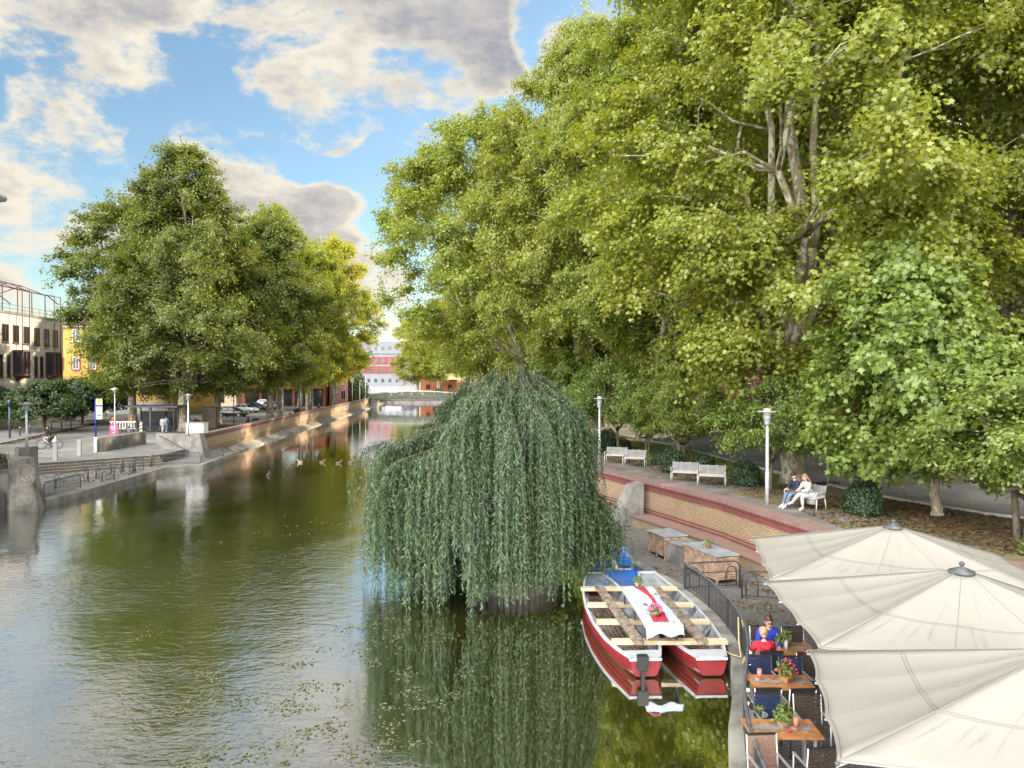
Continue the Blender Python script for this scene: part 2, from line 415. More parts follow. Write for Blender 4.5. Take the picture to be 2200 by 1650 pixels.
def dup(root, loc, rz, label, group=None, sc=None, color=None):
    r = root.copy(); COL.objects.link(r); r.location = loc; r.rotation_euler = (0, 0, rz); r['label'] = label
    if sc: r.scale = sc if isinstance(sc, (tuple, list)) else (sc, sc, sc)
    if group: r['group'] = group
    def kids(src, dst):
        for ch in [c for c in bpy.data.objects if c.parent == src]:
            c = ch.copy(); COL.objects.link(c); c.parent = dst
            if color and ch.color[:3] != (1, 1, 1) or (color and 'crown' in ch.name): c.color = (*color, 1)
            kids(ch, c)
    kids(root, r); return r
# ------------------------------------------------------------------ leaves (numpy)
def unit(a): return a / np.maximum(np.linalg.norm(a, axis=1, keepdims=True), 1e-9)
LOBED = np.array([(0, 0), (.34, .10), (.30, .36), (.55, .55), (.20, .62), (0, 1.0), (-.20, .62), (-.55, .55), (-.30, .36), (-.34, .10)], float)
OVAL = np.array([(0, 0), (.26, .35), (.20, .75), (0, 1.0), (-.20, .75), (-.26, .35)], float)
SLIM = np.array([(0, 0), (.10, .4), (0, 1.0), (-.10, .4)], float)
QUADL = np.array([(0, 0), (.42, .5), (0, 1.0), (-.42, .5)], float)
def leaf_mesh(name, pos, nrm, along, size, var, tint, shape, fold=.25):
    n = len(pos); k = len(shape)
    nrm = unit(nrm); along = along - nrm * np.sum(along * nrm, 1, keepdims=True); along = unit(along); side = np.cross(nrm, along)
    V = np.empty((n, k, 3)); s = size[:, None]
    for i, (b, a) in enumerate(shape):
        V[:, i] = pos + side * (b * s) + along * ((a) * s) + nrm * (s * (fold * abs(b) - .22 * a * a))
    me = bpy.data.meshes.new(name); me.vertices.add(n * k); me.vertices.foreach_set('co', V.reshape(-1).astype(np.float32))
    me.loops.add(n * k); me.loops.foreach_set('vertex_index', np.arange(n * k, dtype=np.int32))
    me.polygons.add(n); me.polygons.foreach_set('loop_start', np.arange(0, n * k, k, dtype=np.int32))
    try: me.polygons.foreach_set('loop_total', np.full(n, k, dtype=np.int32))
    except Exception: pass
    at_ = me.attributes.new('var', 'FLOAT_COLOR', 'FACE')
    c = np.zeros((n, 4), np.float32); c[:, 0] = var; c[:, 1] = tint; c[:, 3] = 1
    at_.data.foreach_set('color', c.reshape(-1)); me.update(calc_edges=True)
    return me
def clump_leaves(rng, cen, rad, nper, size, shape, flat=.72, droop=.25, axis=None):
    """leaves carried on leafy twigs that spray outwards from every clump, plus a loose filling round its middle"""
    m = len(cen); K = 8; cnt = np.maximum(8, (nper * rad ** 2 / np.mean(rad ** 2)).astype(int)); idx = np.repeat(np.arange(m), cnt); n = len(idx)
    ax = np.zeros((m, 2)) if axis is None else axis
    out = cen.copy(); out[:, :2] -= ax; out[:, 2] = .25 * np.linalg.norm(out[:, :2], axis=1) + .4; out = unit(out)
    tw = unit(out[:, None, :].repeat(K, 1).reshape(-1, 3) * .75 + rng.normal(size=(m * K, 3)) * np.array([.8, .8, .55])); tl = rad.repeat(K) * (.65 + .85 * rng.random(m * K)); sag = rng.random(m * K) * .38
    ti = idx * K + rng.integers(0, K, n); s = rng.random(n) ** .75; L = tl[ti]
    pos = cen[idx] + tw[ti] * (s * L)[:, None] * np.array([1, 1, flat]); pos[:, 2] -= sag[ti] * s * s * L
    wd = (.10 + .30 * np.sin(np.clip(s, 0, 1) * 2.6)) * np.minimum(1.1, .55 * rad[idx]); pos += rng.normal(size=(n, 3)) * (wd * .72)[:, None]
    f = rng.random(n) < .20; pos[f] = cen[idx[f]] + rng.normal(size=(f.sum(), 3)) * (rad[idx[f]] * .42)[:, None]
    nr = tw[ti] * .35 + out[idx] * .35 + np.array([0, 0, .5]) + rng.normal(size=(n, 3)) * .5
    al = tw[ti] * .8 + rng.normal(size=(n, 3)) * .7 - np.array([0, 0, droop])
    sz = size * (.65 + .7 * rng.random(n)); ct = rng.random(m); tt = rng.random(m * K)
    var = np.clip(rng.random(n) * .5 + .25 * ct[idx] + .25 * tt[ti], 0, 1); tint = np.clip(ct[idx] * .40 + .25 * tt[ti] + rng.random(n) ** 2.2 * .5, 0, 1)
    return pos, nr, al, sz, var, tint
def curve_pts(a, b, sag, k=5, wob=None, rng=None):
    a, b = np.array(a, float), np.array(b, float); out = []
    for i in range(k + 1):
        t = i / k; p = a * (1 - t) + b * t; p[2] += sag * 4 * t * (1 - t)
        if rng is not None and 0 < i < k: p += rng.normal(size=3) * wob
        out.append(tuple(p))
    return out
def tree_parts(seed, H, Rc, z0, tr, fork, nl, nclump, nper, lsize, shape, lmat, bark, crad=(1.0, 2.0), prof=None, cshift=(0, 0), lean=(0, 0), skew=.55, flat=.92, lowbias=0., branches=.6, open_=0., double=False):
    """tapered trunk with limbs + crown of leaf clumps. Returns (trunk mesh, crown mesh) in local space, base at z=0"""
    rng = np.random.default_rng(seed)
    prof = prof or [(0, .35), (.12, .8), (.3, 1.0), (.55, .92), (.78, .66), (.92, .38), (1, .12)]
    pt = np.array([p[0] for p in prof]); pr = np.array([p[1] for p in prof])
    ph = rng.random(6) * 6.28; am = rng.random(6) * .17 + .07
    def env(t, az): return Rc * np.interp(t, pt, pr) * (1 + sum(am[i] * np.sin((i + 2) * az + ph[i] + t * 4) for i in range(4)))
    ctr = lambda t: np.array([cshift[0] + lean[0] * t, cshift[1] + lean[1] * t])
    C = []; tries = 0
    while len(C) < nclump and tries < nclump * 60:
        tries += 1; t = rng.random() ** (1.0 + lowbias); az = rng.random() * 6.283
        q = rng.random(); r = env(t, az) * (q ** skew)
        if q ** skew < .45 and rng.random() < .6: continue
        xy = ctr(t) + r * np.array([math.cos(az), math.sin(az)]); p = np.array([xy[0], xy[1], z0 + t * (H - z0)])
        dm = .62 * crad[0] + .25
        if C and np.min(np.linalg.norm(np.array(C) - p, axis=1)) < dm: continue
        if open_ and math.sin(p[0] * .9 + ph[0]) * math.sin(p[1] * .9 + ph[1]) * math.sin(p[2] * .55 + ph[2]) > 1 - open_: continue
        C.append(p)
    C = np.array(C); rad = rng.uniform(crad[0], crad[1], len(C))
    mb = MB(); limbs = []
    fk = np.array([lean[0] * .15, lean[1] * .15, fork]); base = [np.zeros(3), fk * .12, fk * .5, fk]
    base[2] = base[2] + rng.normal(size=3) * tr * .25
    mb.tube([tuple(p) for p in ([np.array([0, 0, -.3])] + base)], [tr * 1.55, tr * 1.35, tr * 1.05, tr * .9, tr * .86], 14)
    if double:
        b2 = [np.array([tr * 1.1, .2, -.3]), np.array([tr * 1.3, .25, fork * .3]), np.array([tr * 2.2, .3, fork * 1.2])]
        mb.tube([tuple(p) for p in b2], [tr * 1.1, tr * .8, tr * .6], 12)
    for i in range(nl):
        az = 6.283 * i / nl + rng.random() * .9; t = [.95, .8, .6, .75, .5, .66, .42, .55][i % 8] + rng.random() * .05
        e = env(t, az) * (.25 if i == 0 else .62); xy = ctr(t) + e * np.array([math.cos(az), math.sin(az)])
        end = np.array([xy[0], xy[1], z0 + t * (H - z0)]); st = base[3] + (base[3] - base[2]) * (-.25 * rng.random())
        pts = curve_pts(st, end, -(end[2] - st[2]) * .10 * (i > 0), 7, .22 + H * .006, rng); k = len(pts)
        r0 = tr * (.66 if i == 0 else .38 + .1 * rng.random())
        rs = [r0 * (1 - j / (k - 1)) ** .8 + .03 for j in range(k)]
        mb.tube(pts, rs, 8); limbs += [(np.array(p), q) for p, q in zip(pts, rs)][1:]
    LP = np.array([l[0] for l in limbs])
    sec = []
    for ci in rng.permutation(len(C))[:int(len(C) * branches)]:
        c = C[ci]; dd = np.linalg.norm(LP - c, axis=1) + np.maximum(0, LP[:, 2] - c[2]) * .8; j = int(np.argmin(dd))
        if sec and rng.random() < .5:
            SP = np.array([x[0] for x in sec]); d2 = np.linalg.norm(SP - c, axis=1) + np.maximum(0, SP[:, 2] - c[2]) * .8
            j2 = int(np.argmin(d2))
            if d2[j2] < dd[j]: a, ra = sec[j2]
            else: a, ra = limbs[j]
        else: a, ra = limbs[j]
        L = np.linalg.norm(c - a)
        if L < .3: continue
        r0 = min(ra * .6, .02 + L * .018); pts = curve_pts(a, c, L * .06, 4, L * .035, rng)
        mb.tube(pts, [r0, r0 * .8, r0 * .6, r0 * .45, r0 * .25], 5); sec += [(np.array(pts[2]), r0 * .6)]
    pos, nr, al, sz, var, tint = clump_leaves(rng, C, rad, nper, lsize, shape, flat, axis=np.array(cshift)[None, :] + np.array(lean)[None, :] * ((C[:, 2:3] - z0) / (H - z0)))
    crown = leaf_mesh('crown', pos, nr, al, sz, var, tint, shape); crown.materials.append(M[lmat])
    me = bpy.data.meshes.new('trunk'); me.from_pydata(mb.v, [], mb.f); me.polygons.foreach_set('use_smooth', [True] * len(me.polygons)); me.materials.append(M[bark])
    return me, crown
def plant_tree(parts, loc, rz, label, group=None, sc=1., color=(1, 1, 1), name='plane_tree', cat='tree'):
    t = thing(name, label, cat, loc, rz, group); t.scale = sc if isinstance(sc, tuple) else (sc,) * 3
    o = bpy.data.objects.new('trunk', parts[0]); COL.objects.link(o); o.parent = t
    o = bpy.data.objects.new('crown', parts[1]); COL.objects.link(o); o.parent = t; o.color = (*color, 1)
    return t
# ================================================================== THE SETTING
ZP, ZT, ZS, ZQ = 2.2, .35, 1.0, .35        # park, terrace, street on the far bank, lower quay (water = 0)
def sheet(name, poly, z, m, zb=None):
    mb = MB()
    if zb is None: mb.poly([(x, y, z) for x, y in poly])
    else: mb.prism(poly, zb, z)
    return struct(mb.build(name, m))
# water: murky olive below, rippled skin above
wm = bpy.data.materials.new('water'); wm.use_nodes = True; t = NT(wm.node_tree); t.n.clear()
tc = t.node('ShaderNodeTexCoord').outputs['Object']; sp = t.node('ShaderNodeSeparateXYZ', i_0=tc)
mp = lambda sx_, sy_, rz: t.node('ShaderNodeMapping', i_Vector=tc, i_Scale=(sx_, sy_, 1), i_Rotation=(0, 0, rz)).outputs[0]
w1 = t.noise(mp(1.0, 1.9, .35), 2.3, 3, .55, .6); w2 = t.noise(mp(1.0, 1.5, -.3), 6.5, 3, .5, .3); w3 = t.noise(mp(.8, 1.6, .1), .55, 2, .5)
calm = t.rng(t.math('ADD', sp.outputs[0], t.math('MULTIPLY', t.noise(tc, .12, 2), 5.)), 1.6, -2.4, .035, 1.)
far = t.rng(sp.outputs[1], 14, 70, .75, .11)
patch = t.rng(t.noise(mp(1, .6, .4), .17, 3, .5), .36, .62, .30, 1.)
hgt = t.math('ADD', t.math('ADD', t.math('MULTIPLY', w1, .8), t.math('MULTIPLY', w2, .30)), t.math('MULTIPLY', w3, .9))
amp = t.math('MULTIPLY', t.math('MULTIPLY', calm, far), patch)
bn = t.node('ShaderNodeBump', i_Strength=1.0, i_Distance=.036, i_Height=t.math('MULTIPLY', hgt, amp))
deep = t.mix(t.rng(t.noise(tc, .18, 3), .35, .65), (.016, .019, .0035), (.032, .032, .006))
df = t.node('ShaderNodeBsdfDiffuse', i_Color=deep)
gl = t.node('ShaderNodeBsdfGlossy', i_Color=(.97, .98, 1, 1), i_Roughness=.02, i_Normal=bn)
fr = t.node('ShaderNodeFresnel', i_IOR=1.7, i_Normal=bn)
mx = t.node('ShaderNodeMixShader', i_0=t.math('POWER', fr, .27, clamp=True), i_1=df, i_2=gl)
t.node('ShaderNodeOutputMaterial', i_0=mx); M['water'] = wm
sheet('water', [(-70, -60), (30, -60), (30, 260), (-70, 260)], 0, 'water')
# base ground reaching the horizon (below the water surface along the canal)
sheet('ground', [(-1500, -300), (1500, -300), (1500, 2500), (-1500, 2500)], -.6, 'ground')
# ---- far-bank (street side)
LW = [(-26.2, 60.6), (-28.9, 95), (-31.6, 135), (-34.2, 176), (-37, 206)]      # canal wall, water side
left_poly = [(-26.7, -60), (-26.7, 38.2), (-33.4, 45.2), (-33.4, 51.0), (-27.6, 56.7), (-27.6, 61.4), (-26.6, 61.2)] + [(x - .35, y) for x, y in LW[1:]] + [(-37.4, 420), (-400, 420), (-400, -60)]
sheet('street', left_poly, ZS, 'street_asphalt', -.5)
sheet('pavement', [(-46.5, 60), (-46.6, 66), (-50.7, 80), (-55.7, 96.5), (-62, 112), (-75, 112), (-75, 60)], ZS + .13, 'slab', ZS - .1)
kb = [(-46.35, 60), (-46.45, 66), (-50.55, 80), (-55.55, 96.5), (-61.8, 112)]
struct(MB().strip(kb, [(.0, ZS - .05), (.0, ZS + .14), (-.18, ZS + .14)]).build('kerb', 'kerb_stone'))
sheet('forecourt', [(-33.38, 45.5), (-33.38, 51.0), (-27.6, 56.68), (-27.6, 61.3), (-40, 84), (-44, 75), (-38, 60), (-36, 47)], ZS + .005, 'slab')
# lower quay with its kerb edge
QE = [(-25.35, 39.4), (-25.3, 44), (-25.75, 53.6), (-23.75, 55.6), (-24.3, 61.0), (-26.0, 61.4)]
sheet('quay', [(-34, 39.4)] + QE + [(-34, 61.4)], ZQ, 'slab', -.5)
struct(MB().strip(QE, [(.06, -.4), (.06, ZQ + .05), (-.34, ZQ + .05), (-.34, ZQ - .02)]).build('quay_kerb', 'concrete'))
# steps from the street down to the quay
st = MB(); a0, a1 = Vector((-33.4, 51.0)), Vector((-27.62, 56.7)); dd = (a1 - a0).normalized(); nn = Vector((dd.y, -dd.x))
for k in range(3):
    zt = ZS - (k + 1) * .1625; o0, o1 = nn * (.001), nn * (.42 * (k + 1))
    p = [a0 - dd * .6 + o0, a1 + o0, a1 + o1, a0 - dd * 1.2 + o1]
    st.prism([tuple(q) for q in p], ZQ - .02, zt)
struct(st.build('steps', 'concrete', bevel=.015))
for k in range(4):
    zt = ZS - k * .1625; o_ = nn * (.42 * k - .06); p = a0 - dd * (.6 + .2 * k) + o_; q = a1 + o_
    struct(MB().bar((p.x, p.y, zt + .012), (q.x, q.y, zt + .012), .13, .05).build('step_nosing', 'kerb_stone'))
    if k: struct(MB().bar(((p - nn * .085).x, (p - nn * .085).y, zt + .07), ((q - nn * .085).x, (q - nn * .085).y, zt + .07), .03, .12).build('step_riser', 'wood_floor'))
# brick canal wall on the far bank, leaning concrete apron below it
def canal_wall(name, line, ztop, label, zfoot, stripes, cap_w, side=1, low=None, copz=None):
    """side=+1: visible face is to the right of travel"""
    s = side; w = thing(name, label, 'wall', (line[0][0], line[0][1], 0))
    MB().strip(line, [(0, zfoot), (0, ztop - .42)]).build('brick_face', 'brick_yellow', w)
    rb = MB().strip(line, [(.035 * s, ztop - .42), (.035 * s, ztop - .20)]).strip(line, [(0, ztop - .42), (.035 * s, ztop - .42)])
    rb.strip(line, [(.035 * s, ztop - .20), (.07 * s, ztop - .20), (.07 * s, ztop - .13)]); rb.build('red_band', 'brick_red', w)
    cp = MB().strip(line, [(.07 * s, ztop - .13), (.10 * s, ztop - .13), (.10 * s, ztop), (-cap_w * s, ztop), (-cap_w * s, ztop - .5)]); cp.build('coping', 'brick_coping', w)
    sb = MB()
    for z in stripes: sb.strip(line, [(.0, z - .04), (.006 * s, z - .04), (.006 * s, z + .04), (0, z + .04)])
    sb.build('red_stripe', 'brick_red', w); return w
cwl = canal_wall('canal_wall', LW, 2.3, 'long yellow brick canal wall with red coping along the street and parked cars', .45, (.62, .80, .98), .45, 1)
MB().strip(LW, [(1.15, -.3), (1.0, .12), (.0, .52)]).build('apron', 'weathered_concrete', cwl)
MB().strip([(x - .45, y) for x, y in LW], [(0, ZS - .1), (0, 2.2)]).build('back_face', 'brick_red', cwl)
# ---- park bank
RW = [(-8.6, 100), (-2.5, 68), (2.2, 46), (3.9, 39.2), (5.4, 35.4), (8.17, 28.2), (9.55, 22.6), (10.9, 19.9), (13.2, 17.6), (15.6, 14.5), (17, 6)]
RWF = [(-16.6, 206), (-15.2, 176), (-12, 130)] + RW
right_poly = [(x + .02, y) for x, y in RWF] + [(17.5, -60), (400, -60), (400, 420), (-16.6, 420)]
sheet('park_ground', right_poly, ZP, 'soil', -.5)
cwr = canal_wall('park_wall', RWF, 2.3, 'yellow brick retaining wall with dark red stripes and pink coping below the park benches', .3, (.86, 1.0), .55, 1)
# the brick ledge at the foot of the park wall
led = [(4.75, 35.6), (5.4, 33.9), (8.0, 27.6), (9.3, 22.4), (10.5, 19.7), (12.6, 17.6)]
lt = thing('brick_ledge', 'low brick ledge running along the foot of the park wall', 'ledge', (5, 34, ZT))
MB().strip(led, [(.42, ZT - .1), (.42, .72)]).build('ledge_face', 'brick_yellow', lt)
MB().strip(led, [(.45, .72), (.45, .80), (-.4, .80)]).build('ledge_top', 'brick_coping', lt)
# terrace at the water
TE = [(-1.5, 60), (1.0, 46), (2.3, 38), (3.3, 32), (4.2, 26.7), (4.85, 24.2), (5.3, 22.6), (5.52, 20.6), (5.50, 18.9), (5.36, 17.6), (5.07, 16.1), (4.6, 14.8), (4.2, 13.7), (3.85, 12.4), (3.6, 10.5), (3.5, 8), (3.6, -5)]
sheet('terrace', TE + [(18, -5), (18, 14), (13.2, 17.9), (10.9, 20.2), (9.6, 22.7), (8.2, 28.3), (5.4, 35.5), (3.9, 39.3), (2.2, 46.1), (0, 60)], ZT, 'pavers', -.5)
struct(MB().strip(TE, [(.10, -.5), (.10, ZT + .05), (-.30, ZT + .05), (-.30, ZT - .03)]).build('terrace_kerb', 'weathered_concrete'))
# park: brick path behind the coping, lawn, street, plaza
def offl(line, o):
    """shift a polyline o metres to the left of travel (away from the water on the park bank)"""
    r = []
    for i, p in enumerate(line):
        a = Vector(line[max(i - 1, 0)][:2]); b = Vector(line[min(i + 1, len(line) - 1)][:2]); d_ = (b - a).normalized(); r.append((p[0] - d_.y * o, p[1] + d_.x * o))
    return r
PW = RWF[1:8] + [(9.55, 22.6), (10.7, 20.6)]
sheet('path', offl(PW, .5) + list(reversed(offl(PW, 2.0))), ZP + .006, 'path_paving')
for k, (u, v, w_, h_) in enumerate([(1350, 1003, 3.4, 1.5), (1510, 1043, 3.6, 1.5), (1745, 1103, 3.6, 1.4)]):
    c = at(u, v, ZP); d_ = Vector((-.34, .94)); e_ = Vector((.94, .34)); q = lambda a, b: (c.x + d_.x * a + e_.x * b, c.y + d_.y * a + e_.y * b)
    sheet('seat_paving', [q(-w_ / 2, -.6), q(-w_ / 2, h_), q(w_ / 2, h_), q(w_ / 2, -.6)], ZP + .010, 'path_paving')
LE = [(-5, 140), (1, 100), (6, 72), (9.6, 58), (11.5, 51.5), (12.7, 41), (13.7, 34.5), (14.9, 29.2), (16.6, 25.5), (20.5, 21.6), (26, 17.5), (34, 13)]
sheet('lawn', [(-9, 140), (-4.6, 100), (0.8, 70), (5.2, 48), (7.0, 43), (8.6, 40.4), (9.6, 37.6), (10.7, 34.6), (11.6, 32), (12.4, 31.6)] + list(reversed(LE[:7])), ZP + .012, 'lawn')
sheet('park_street', LE + [(40, 20), (36, 30), (28, 44), (22, 60), (16, 80), (10, 110), (4, 140)], ZP + .008, 'asphalt')
struct(MB().strip(LE, [(.0, ZP), (.0, ZP + .10), (-.16, ZP + .10), (-.16, ZP)]).build('lawn_kerb', 'kerb_stone'))
sheet('plaza', [(17.2, 42), (20, 33.5), (27, 26), (40, 20), (60, 30), (60, 60), (24, 56)], ZP + .012, 'plaza_paving')
sheet('far_lawn', [(22, 60), (40, 58), (40, 66), (20, 68)], ZP + .016, 'lawn')
# ---- far end of the canal
ew = thing('end_wall', 'distant brick wall closing the canal beyond the footbridge', 'wall', (-26, 206, 0))
m_ = MB(); m_.wallquad((-38, 205.9), (-12, 205.9), -.3, .75); m_.build('brick_face', 'concrete', ew)
MB().box((-25, 206.1, .88), (26, .6, .25)).build('coping', 'brick_red', ew)
sheet('end_ground', [(-37.5, 206.2), (-16.5, 206.2), (-16.5, 420), (-37.5, 420)], .9, 'street_asphalt', -.5)
# ---- footbridge
fb = thing('footbridge', 'green steel footbridge with pale arched handrail spanning the canal', 'bridge', (-24, 176, 0))
bx = np.linspace(-34.6, -13.6, 25); arch = lambda x: .75 * (1 - ((x + 24.1) / 10.5) ** 2)
g = MB()
for sgn in (-1.3, 1.3):
    g = MB()
    for i in range(24):
        for zz_ in (1.95, 2.22, 2.49, 2.76, 3.03): g.bar((bx[i], 176 + sgn, zz_ + arch(bx[i]) * .7), (bx[i + 1], 176 + sgn, zz_ + arch(bx[i + 1]) * .7), .12, .24)
    g.build('side_panel', 'bridge_green', fb)
g = MB()
for i in range(24): g.bar((bx[i], 176, 1.75 + arch(bx[i]) * .7), (bx[i + 1], 176, 1.75 + arch(bx[i + 1]) * .7), 2.5, .3)
g.build('deck', 'bridge_green', fb)
for sgn in (-1.35, 1.35):
    g = MB().tube([(x, 176 + sgn, 3.4 + arch(x) * .75) for x in bx], .11, 6)
    for x in bx[::3]: g.bar((x, 176 + sgn, 2.9 + arch(x) * .7), (x, 176 + sgn, 3.4 + arch(x) * .75), .06)
    g.build('handrail', 'bridge_pale', fb)
for x in (-29, -26.4, -24.2, -21.5): MB().box((x, 174.6, 2.75 + arch(x) * .7), (.35, .06, .22)).build('panel_lamp', 'bridge_pale', fb)
for x in (-33.3, -15.2): MB().box((x, 176, .8), (1.6, 3.0, 2.0)).build('pier', 'concrete', fb)

# ================================================================== BUILDINGS
def window(parent, c, w, h, n, frame='white_paint', depth=.12, sill=None, mull=1, bars=1, pane='glass_dark', ft=.07, lab=None):
    """window on a facade: c centre, n outward normal (unit, horizontal)"""
    n = Vector((n[0], n[1], 0)).normalized(); s = Vector((-n.y, n.x, 0)); c = Vector(c)
    f = MB(); B = lambda a, b, wd: f.bar(a, b, wd, depth, up=tuple(n) if abs((Vector(b) - Vector(a)).normalized().z) > .5 else (0, 0, 1))
    z = Vector((0, 0, 1)); q = lambda a, b: c + s * a + z * b + n * .03
    def rail(a, b, wd):
        a, b = Vector(a), Vector(b); dv = (b - a).normalized(); f.bar(a, b, wd, depth, up=tuple(dv.cross(n).cross(dv)) if abs(dv.z) < .5 else tuple(n))
    def box2(a0, a1, b0, b1, dp=.06):
        vs = [c + s * a + z * b + n * dd_ for dd_ in (-.02, dp) for (a, b) in ((a0, b0), (a1, b0), (a1, b1), (a0, b1))]
        f.raw(vs, [(3, 2, 1, 0), (4, 5, 6, 7), (0, 1, 5, 4), (1, 2, 6, 5), (2, 3, 7, 6), (3, 0, 4, 7)])
    W2, H2 = w / 2, h / 2
    box2(-W2, -W2 + ft, -H2, H2); box2(W2 - ft, W2, -H2, H2); box2(-W2 + ft, W2 - ft, -H2, -H2 + ft); box2(-W2 + ft, W2 - ft, H2 - ft, H2)
    for i in range(mull):
        a = -W2 + w * (i + 1) / (mull + 1); box2(a - ft * .4, a + ft * .4, -H2 + ft, H2 - ft, .05)
    o = f.build('window', frame, parent)
    g_ = MB(); g_.poly([q(-W2 + ft * .5, -H2 + ft * .5) - n * .025, q(W2 - ft * .5, -H2 + ft * .5) - n * .025, q(W2 - ft * .5, H2 - ft * .5) - n * .025, q(-W2 + ft * .5, H2 - ft * .5) - n * .025]); g_.build('pane', pane, o)
    if sill:
        f = MB(); box2(-W2 - .06, W2 + .06, -H2 - .16, -H2 - .002, .14); f.build('sill', sill, o)
    return o
def box_walls(mb, A, B, depth, z0, z1):
    """a block whose front runs A->B (front to the right of travel); UVs by length"""
    A, B = Vector(A), Vector(B); d_ = (B - A).normalized(); n = Vector((d_.y, -d_.x)); C = B - n * depth; D = A - n * depth
    u = 0
    for p, q in ((A, B), (B, C), (C, D), (D, A)): u += mb.wallquad(p, q, z0, z1, u)
    return n, C, D
def flat_roof(A, B, C, D, z, t_=.4, o=.15):
    P = [Vector(A), Vector(B), Vector(C), Vector(D)]; c = sum(P, Vector((0, 0))) / 4
    return MB().prism([tuple(c + (p - c) * (1 + o / (p - c).length)) for p in P], z, z + t_)
def block(name, label, A, B, depth, z0, z1, wallm, roofm='grey_plinth', roof='flat', group=None, rise=3.5, eave=.5):
    A, B = Vector(A), Vector(B); mid = (A + B) / 2
    o = thing(name, label, 'building', (mid.x, mid.y, z0), 0, group)
    w = MB(); n, C, D = box_walls(w, A, B, depth, z0 - .4, z1); w.build('wall', wallm, o)
    if roof == 'flat': flat_roof(A, B, C, D, z1 + .002, .35, .2).build('roof', roofm, o)
    else:
        d_ = (B - A).normalized(); a, b, c, e = A + (n - d_) * eave, B + (n + d_) * eave, C + (d_ - n) * eave, D - (d_ + n) * eave
        r0, r1 = (a + e) / 2 + d_ * depth * .35, (b + c) / 2 - d_ * depth * .35; m = MB(); L = (b - a).length
        V3 = lambda p, z: (p.x, p.y, z); zr = z1 + rise
        m.poly([V3(a, z1), V3(b, z1), V3(r1, zr), V3(r0, zr)], [(0, 0), (L, 0), (L * .8, 6), (L * .2, 6)])
        m.poly([V3(c, z1), V3(e, z1), V3(r0, zr), V3(r1, zr)], [(0, 0), (L, 0), (L * .8, 6), (L * .2, 6)])
        m.poly([V3(b, z1), V3(c, z1), V3(r1, zr)], [(0, 0), (10, 0), (5, 6)]); m.poly([V3(e, z1), V3(a, z1), V3(r0, zr)], [(0, 0), (10, 0), (5, 6)])
        m.build('roof', roofm, o)
        m = MB()
        for p, q in ((a, b), (b, c), (c, e), (e, a)): m.bar(V3(p, z1 - .05), V3(q, z1 - .05), .16, .16)
        m.build('gutter', 'white_paint', o)
    o_n[o.name] = (A, (B - A).normalized(), n); return o
o_n = {}
def on(o, s, z):
    A, d_, n = o_n[o.name]; p = A + d_ * s; return (p.x, p.y, z)
def nrm(o): return tuple(o_n[o.name][2])
# sandstone office facing the canal
ob = block('sandstone_building', 'pale sandstone office with narrow dark windows, maroon bays and a pipe frame on its roof', (-66.0, 88), (-68.6, 111), 18, ZS, 15.6, 'sandstone', 'concrete')
for s_ in (5.3, 7.9, 10.4, 13.0, 15.7, 18.3, 20.8): window(ob, on(ob, s_, 13.0), 1.45, 2.4, nrm(ob), 'frame_maroon', sill='frame_maroon', mull=1, ft=.09)
for s_ in (6.9, 8.6, 12.1, 13.4, 15.4, 16.9, 21.3, 22.4): window(ob, on(ob, s_, 8.7), .8, 2.9, nrm(ob), 'frame_maroon', sill='frame_maroon', mull=0, ft=.08)
for s_ in (6.8, 9.4, 12, 14.6, 17.2, 19.8): window(ob, on(ob, s_, 4.0), 1.5, 2.2, nrm(ob), 'frame_maroon', mull=1)
nn = Vector((*nrm(ob), 0))
for s_ in (10.6, 19.0):
    c = Vector(on(ob, s_, 9.1)); f = MB(); dv = Vector((*o_n[ob.name][1], 0))
    bx_ = lambda a, b, e0, e1, z0, z1: f.raw([c + dv * aa + nn * ee + Vector((0, 0, z)) for z in (z0, z1) for (aa, ee) in ((a, e0), (b, e0), (b, e1), (a, e1))], [(3, 2, 1, 0), (4, 5, 6, 7), (0, 1, 5, 4), (1, 2, 6, 5), (2, 3, 7, 6), (3, 0, 4, 7)])
    bx_(-.95, .95, .02, 1.3, 1.5, 1.75); bx_(-.95, .95, .02, 1.3, -1.75, -1.5)
    for a in (-.95, -.1, .80): bx_(a, a + .15, .02, .12, -1.5, 1.5); bx_(a, a + .15, 1.15, 1.3, -1.5, 1.5)
    f.raw([c + dv * a + nn * e + Vector((0, 0, z)) for (a, e, z) in ((-.9, .02, -1.75), (.9, .02, -1.75), (.9, 1.25, -1.75), (-.9, 1.25, -1.75), (0, .1, -2.5))], [(0, 1, 2, 3), (0, 4, 1), (1, 4, 2), (2, 4, 3), (3, 4, 0)])
    bay = f.build('bay_window', 'frame_maroon', ob)
    f = MB(); bx_(-.80, .80, .06, 1.2, -1.5, 1.5); f.build('pane', 'glass_dark', bay)
    f = MB()
    for a in (-.9, .9): f.tube([c + dv * a + nn * 1.2 + Vector((0, 0, 1.7)), c + dv * a + nn * 1.2 + Vector((0, 0, 10.0))], .06, 6)
    f.build('pipe', 'frame_maroon', ob)
f = MB(); P = lambda s_, e, z: Vector(on(ob, s_, z)) - nn * e
for e in (.8, 7.5):
    for s_ in np.arange(-2, 22, 3.6): f.tube([P(s_, e, 15.9), P(s_, e, 19.3)], .07, 6)
    f.tube([P(-4, e, 19.3), P(20.3, e, 19.3)], .09, 6); f.tube([P(20.3, e, 19.3), P(22.3, e - .5, 18.2)], .08, 6)
for s_ in np.arange(-2, 22, 3.6): f.tube([P(s_, .8, 19.3), P(s_, 4.1, 20.6), P(s_, 7.5, 19.3)], .07, 6)
for s_ in (10.6, 19.0):
    for a in (-.9, .9): f.tube([P(s_ + a, -1.2, 19.0), P(s_ + a, .8, 19.3)], .06, 6)
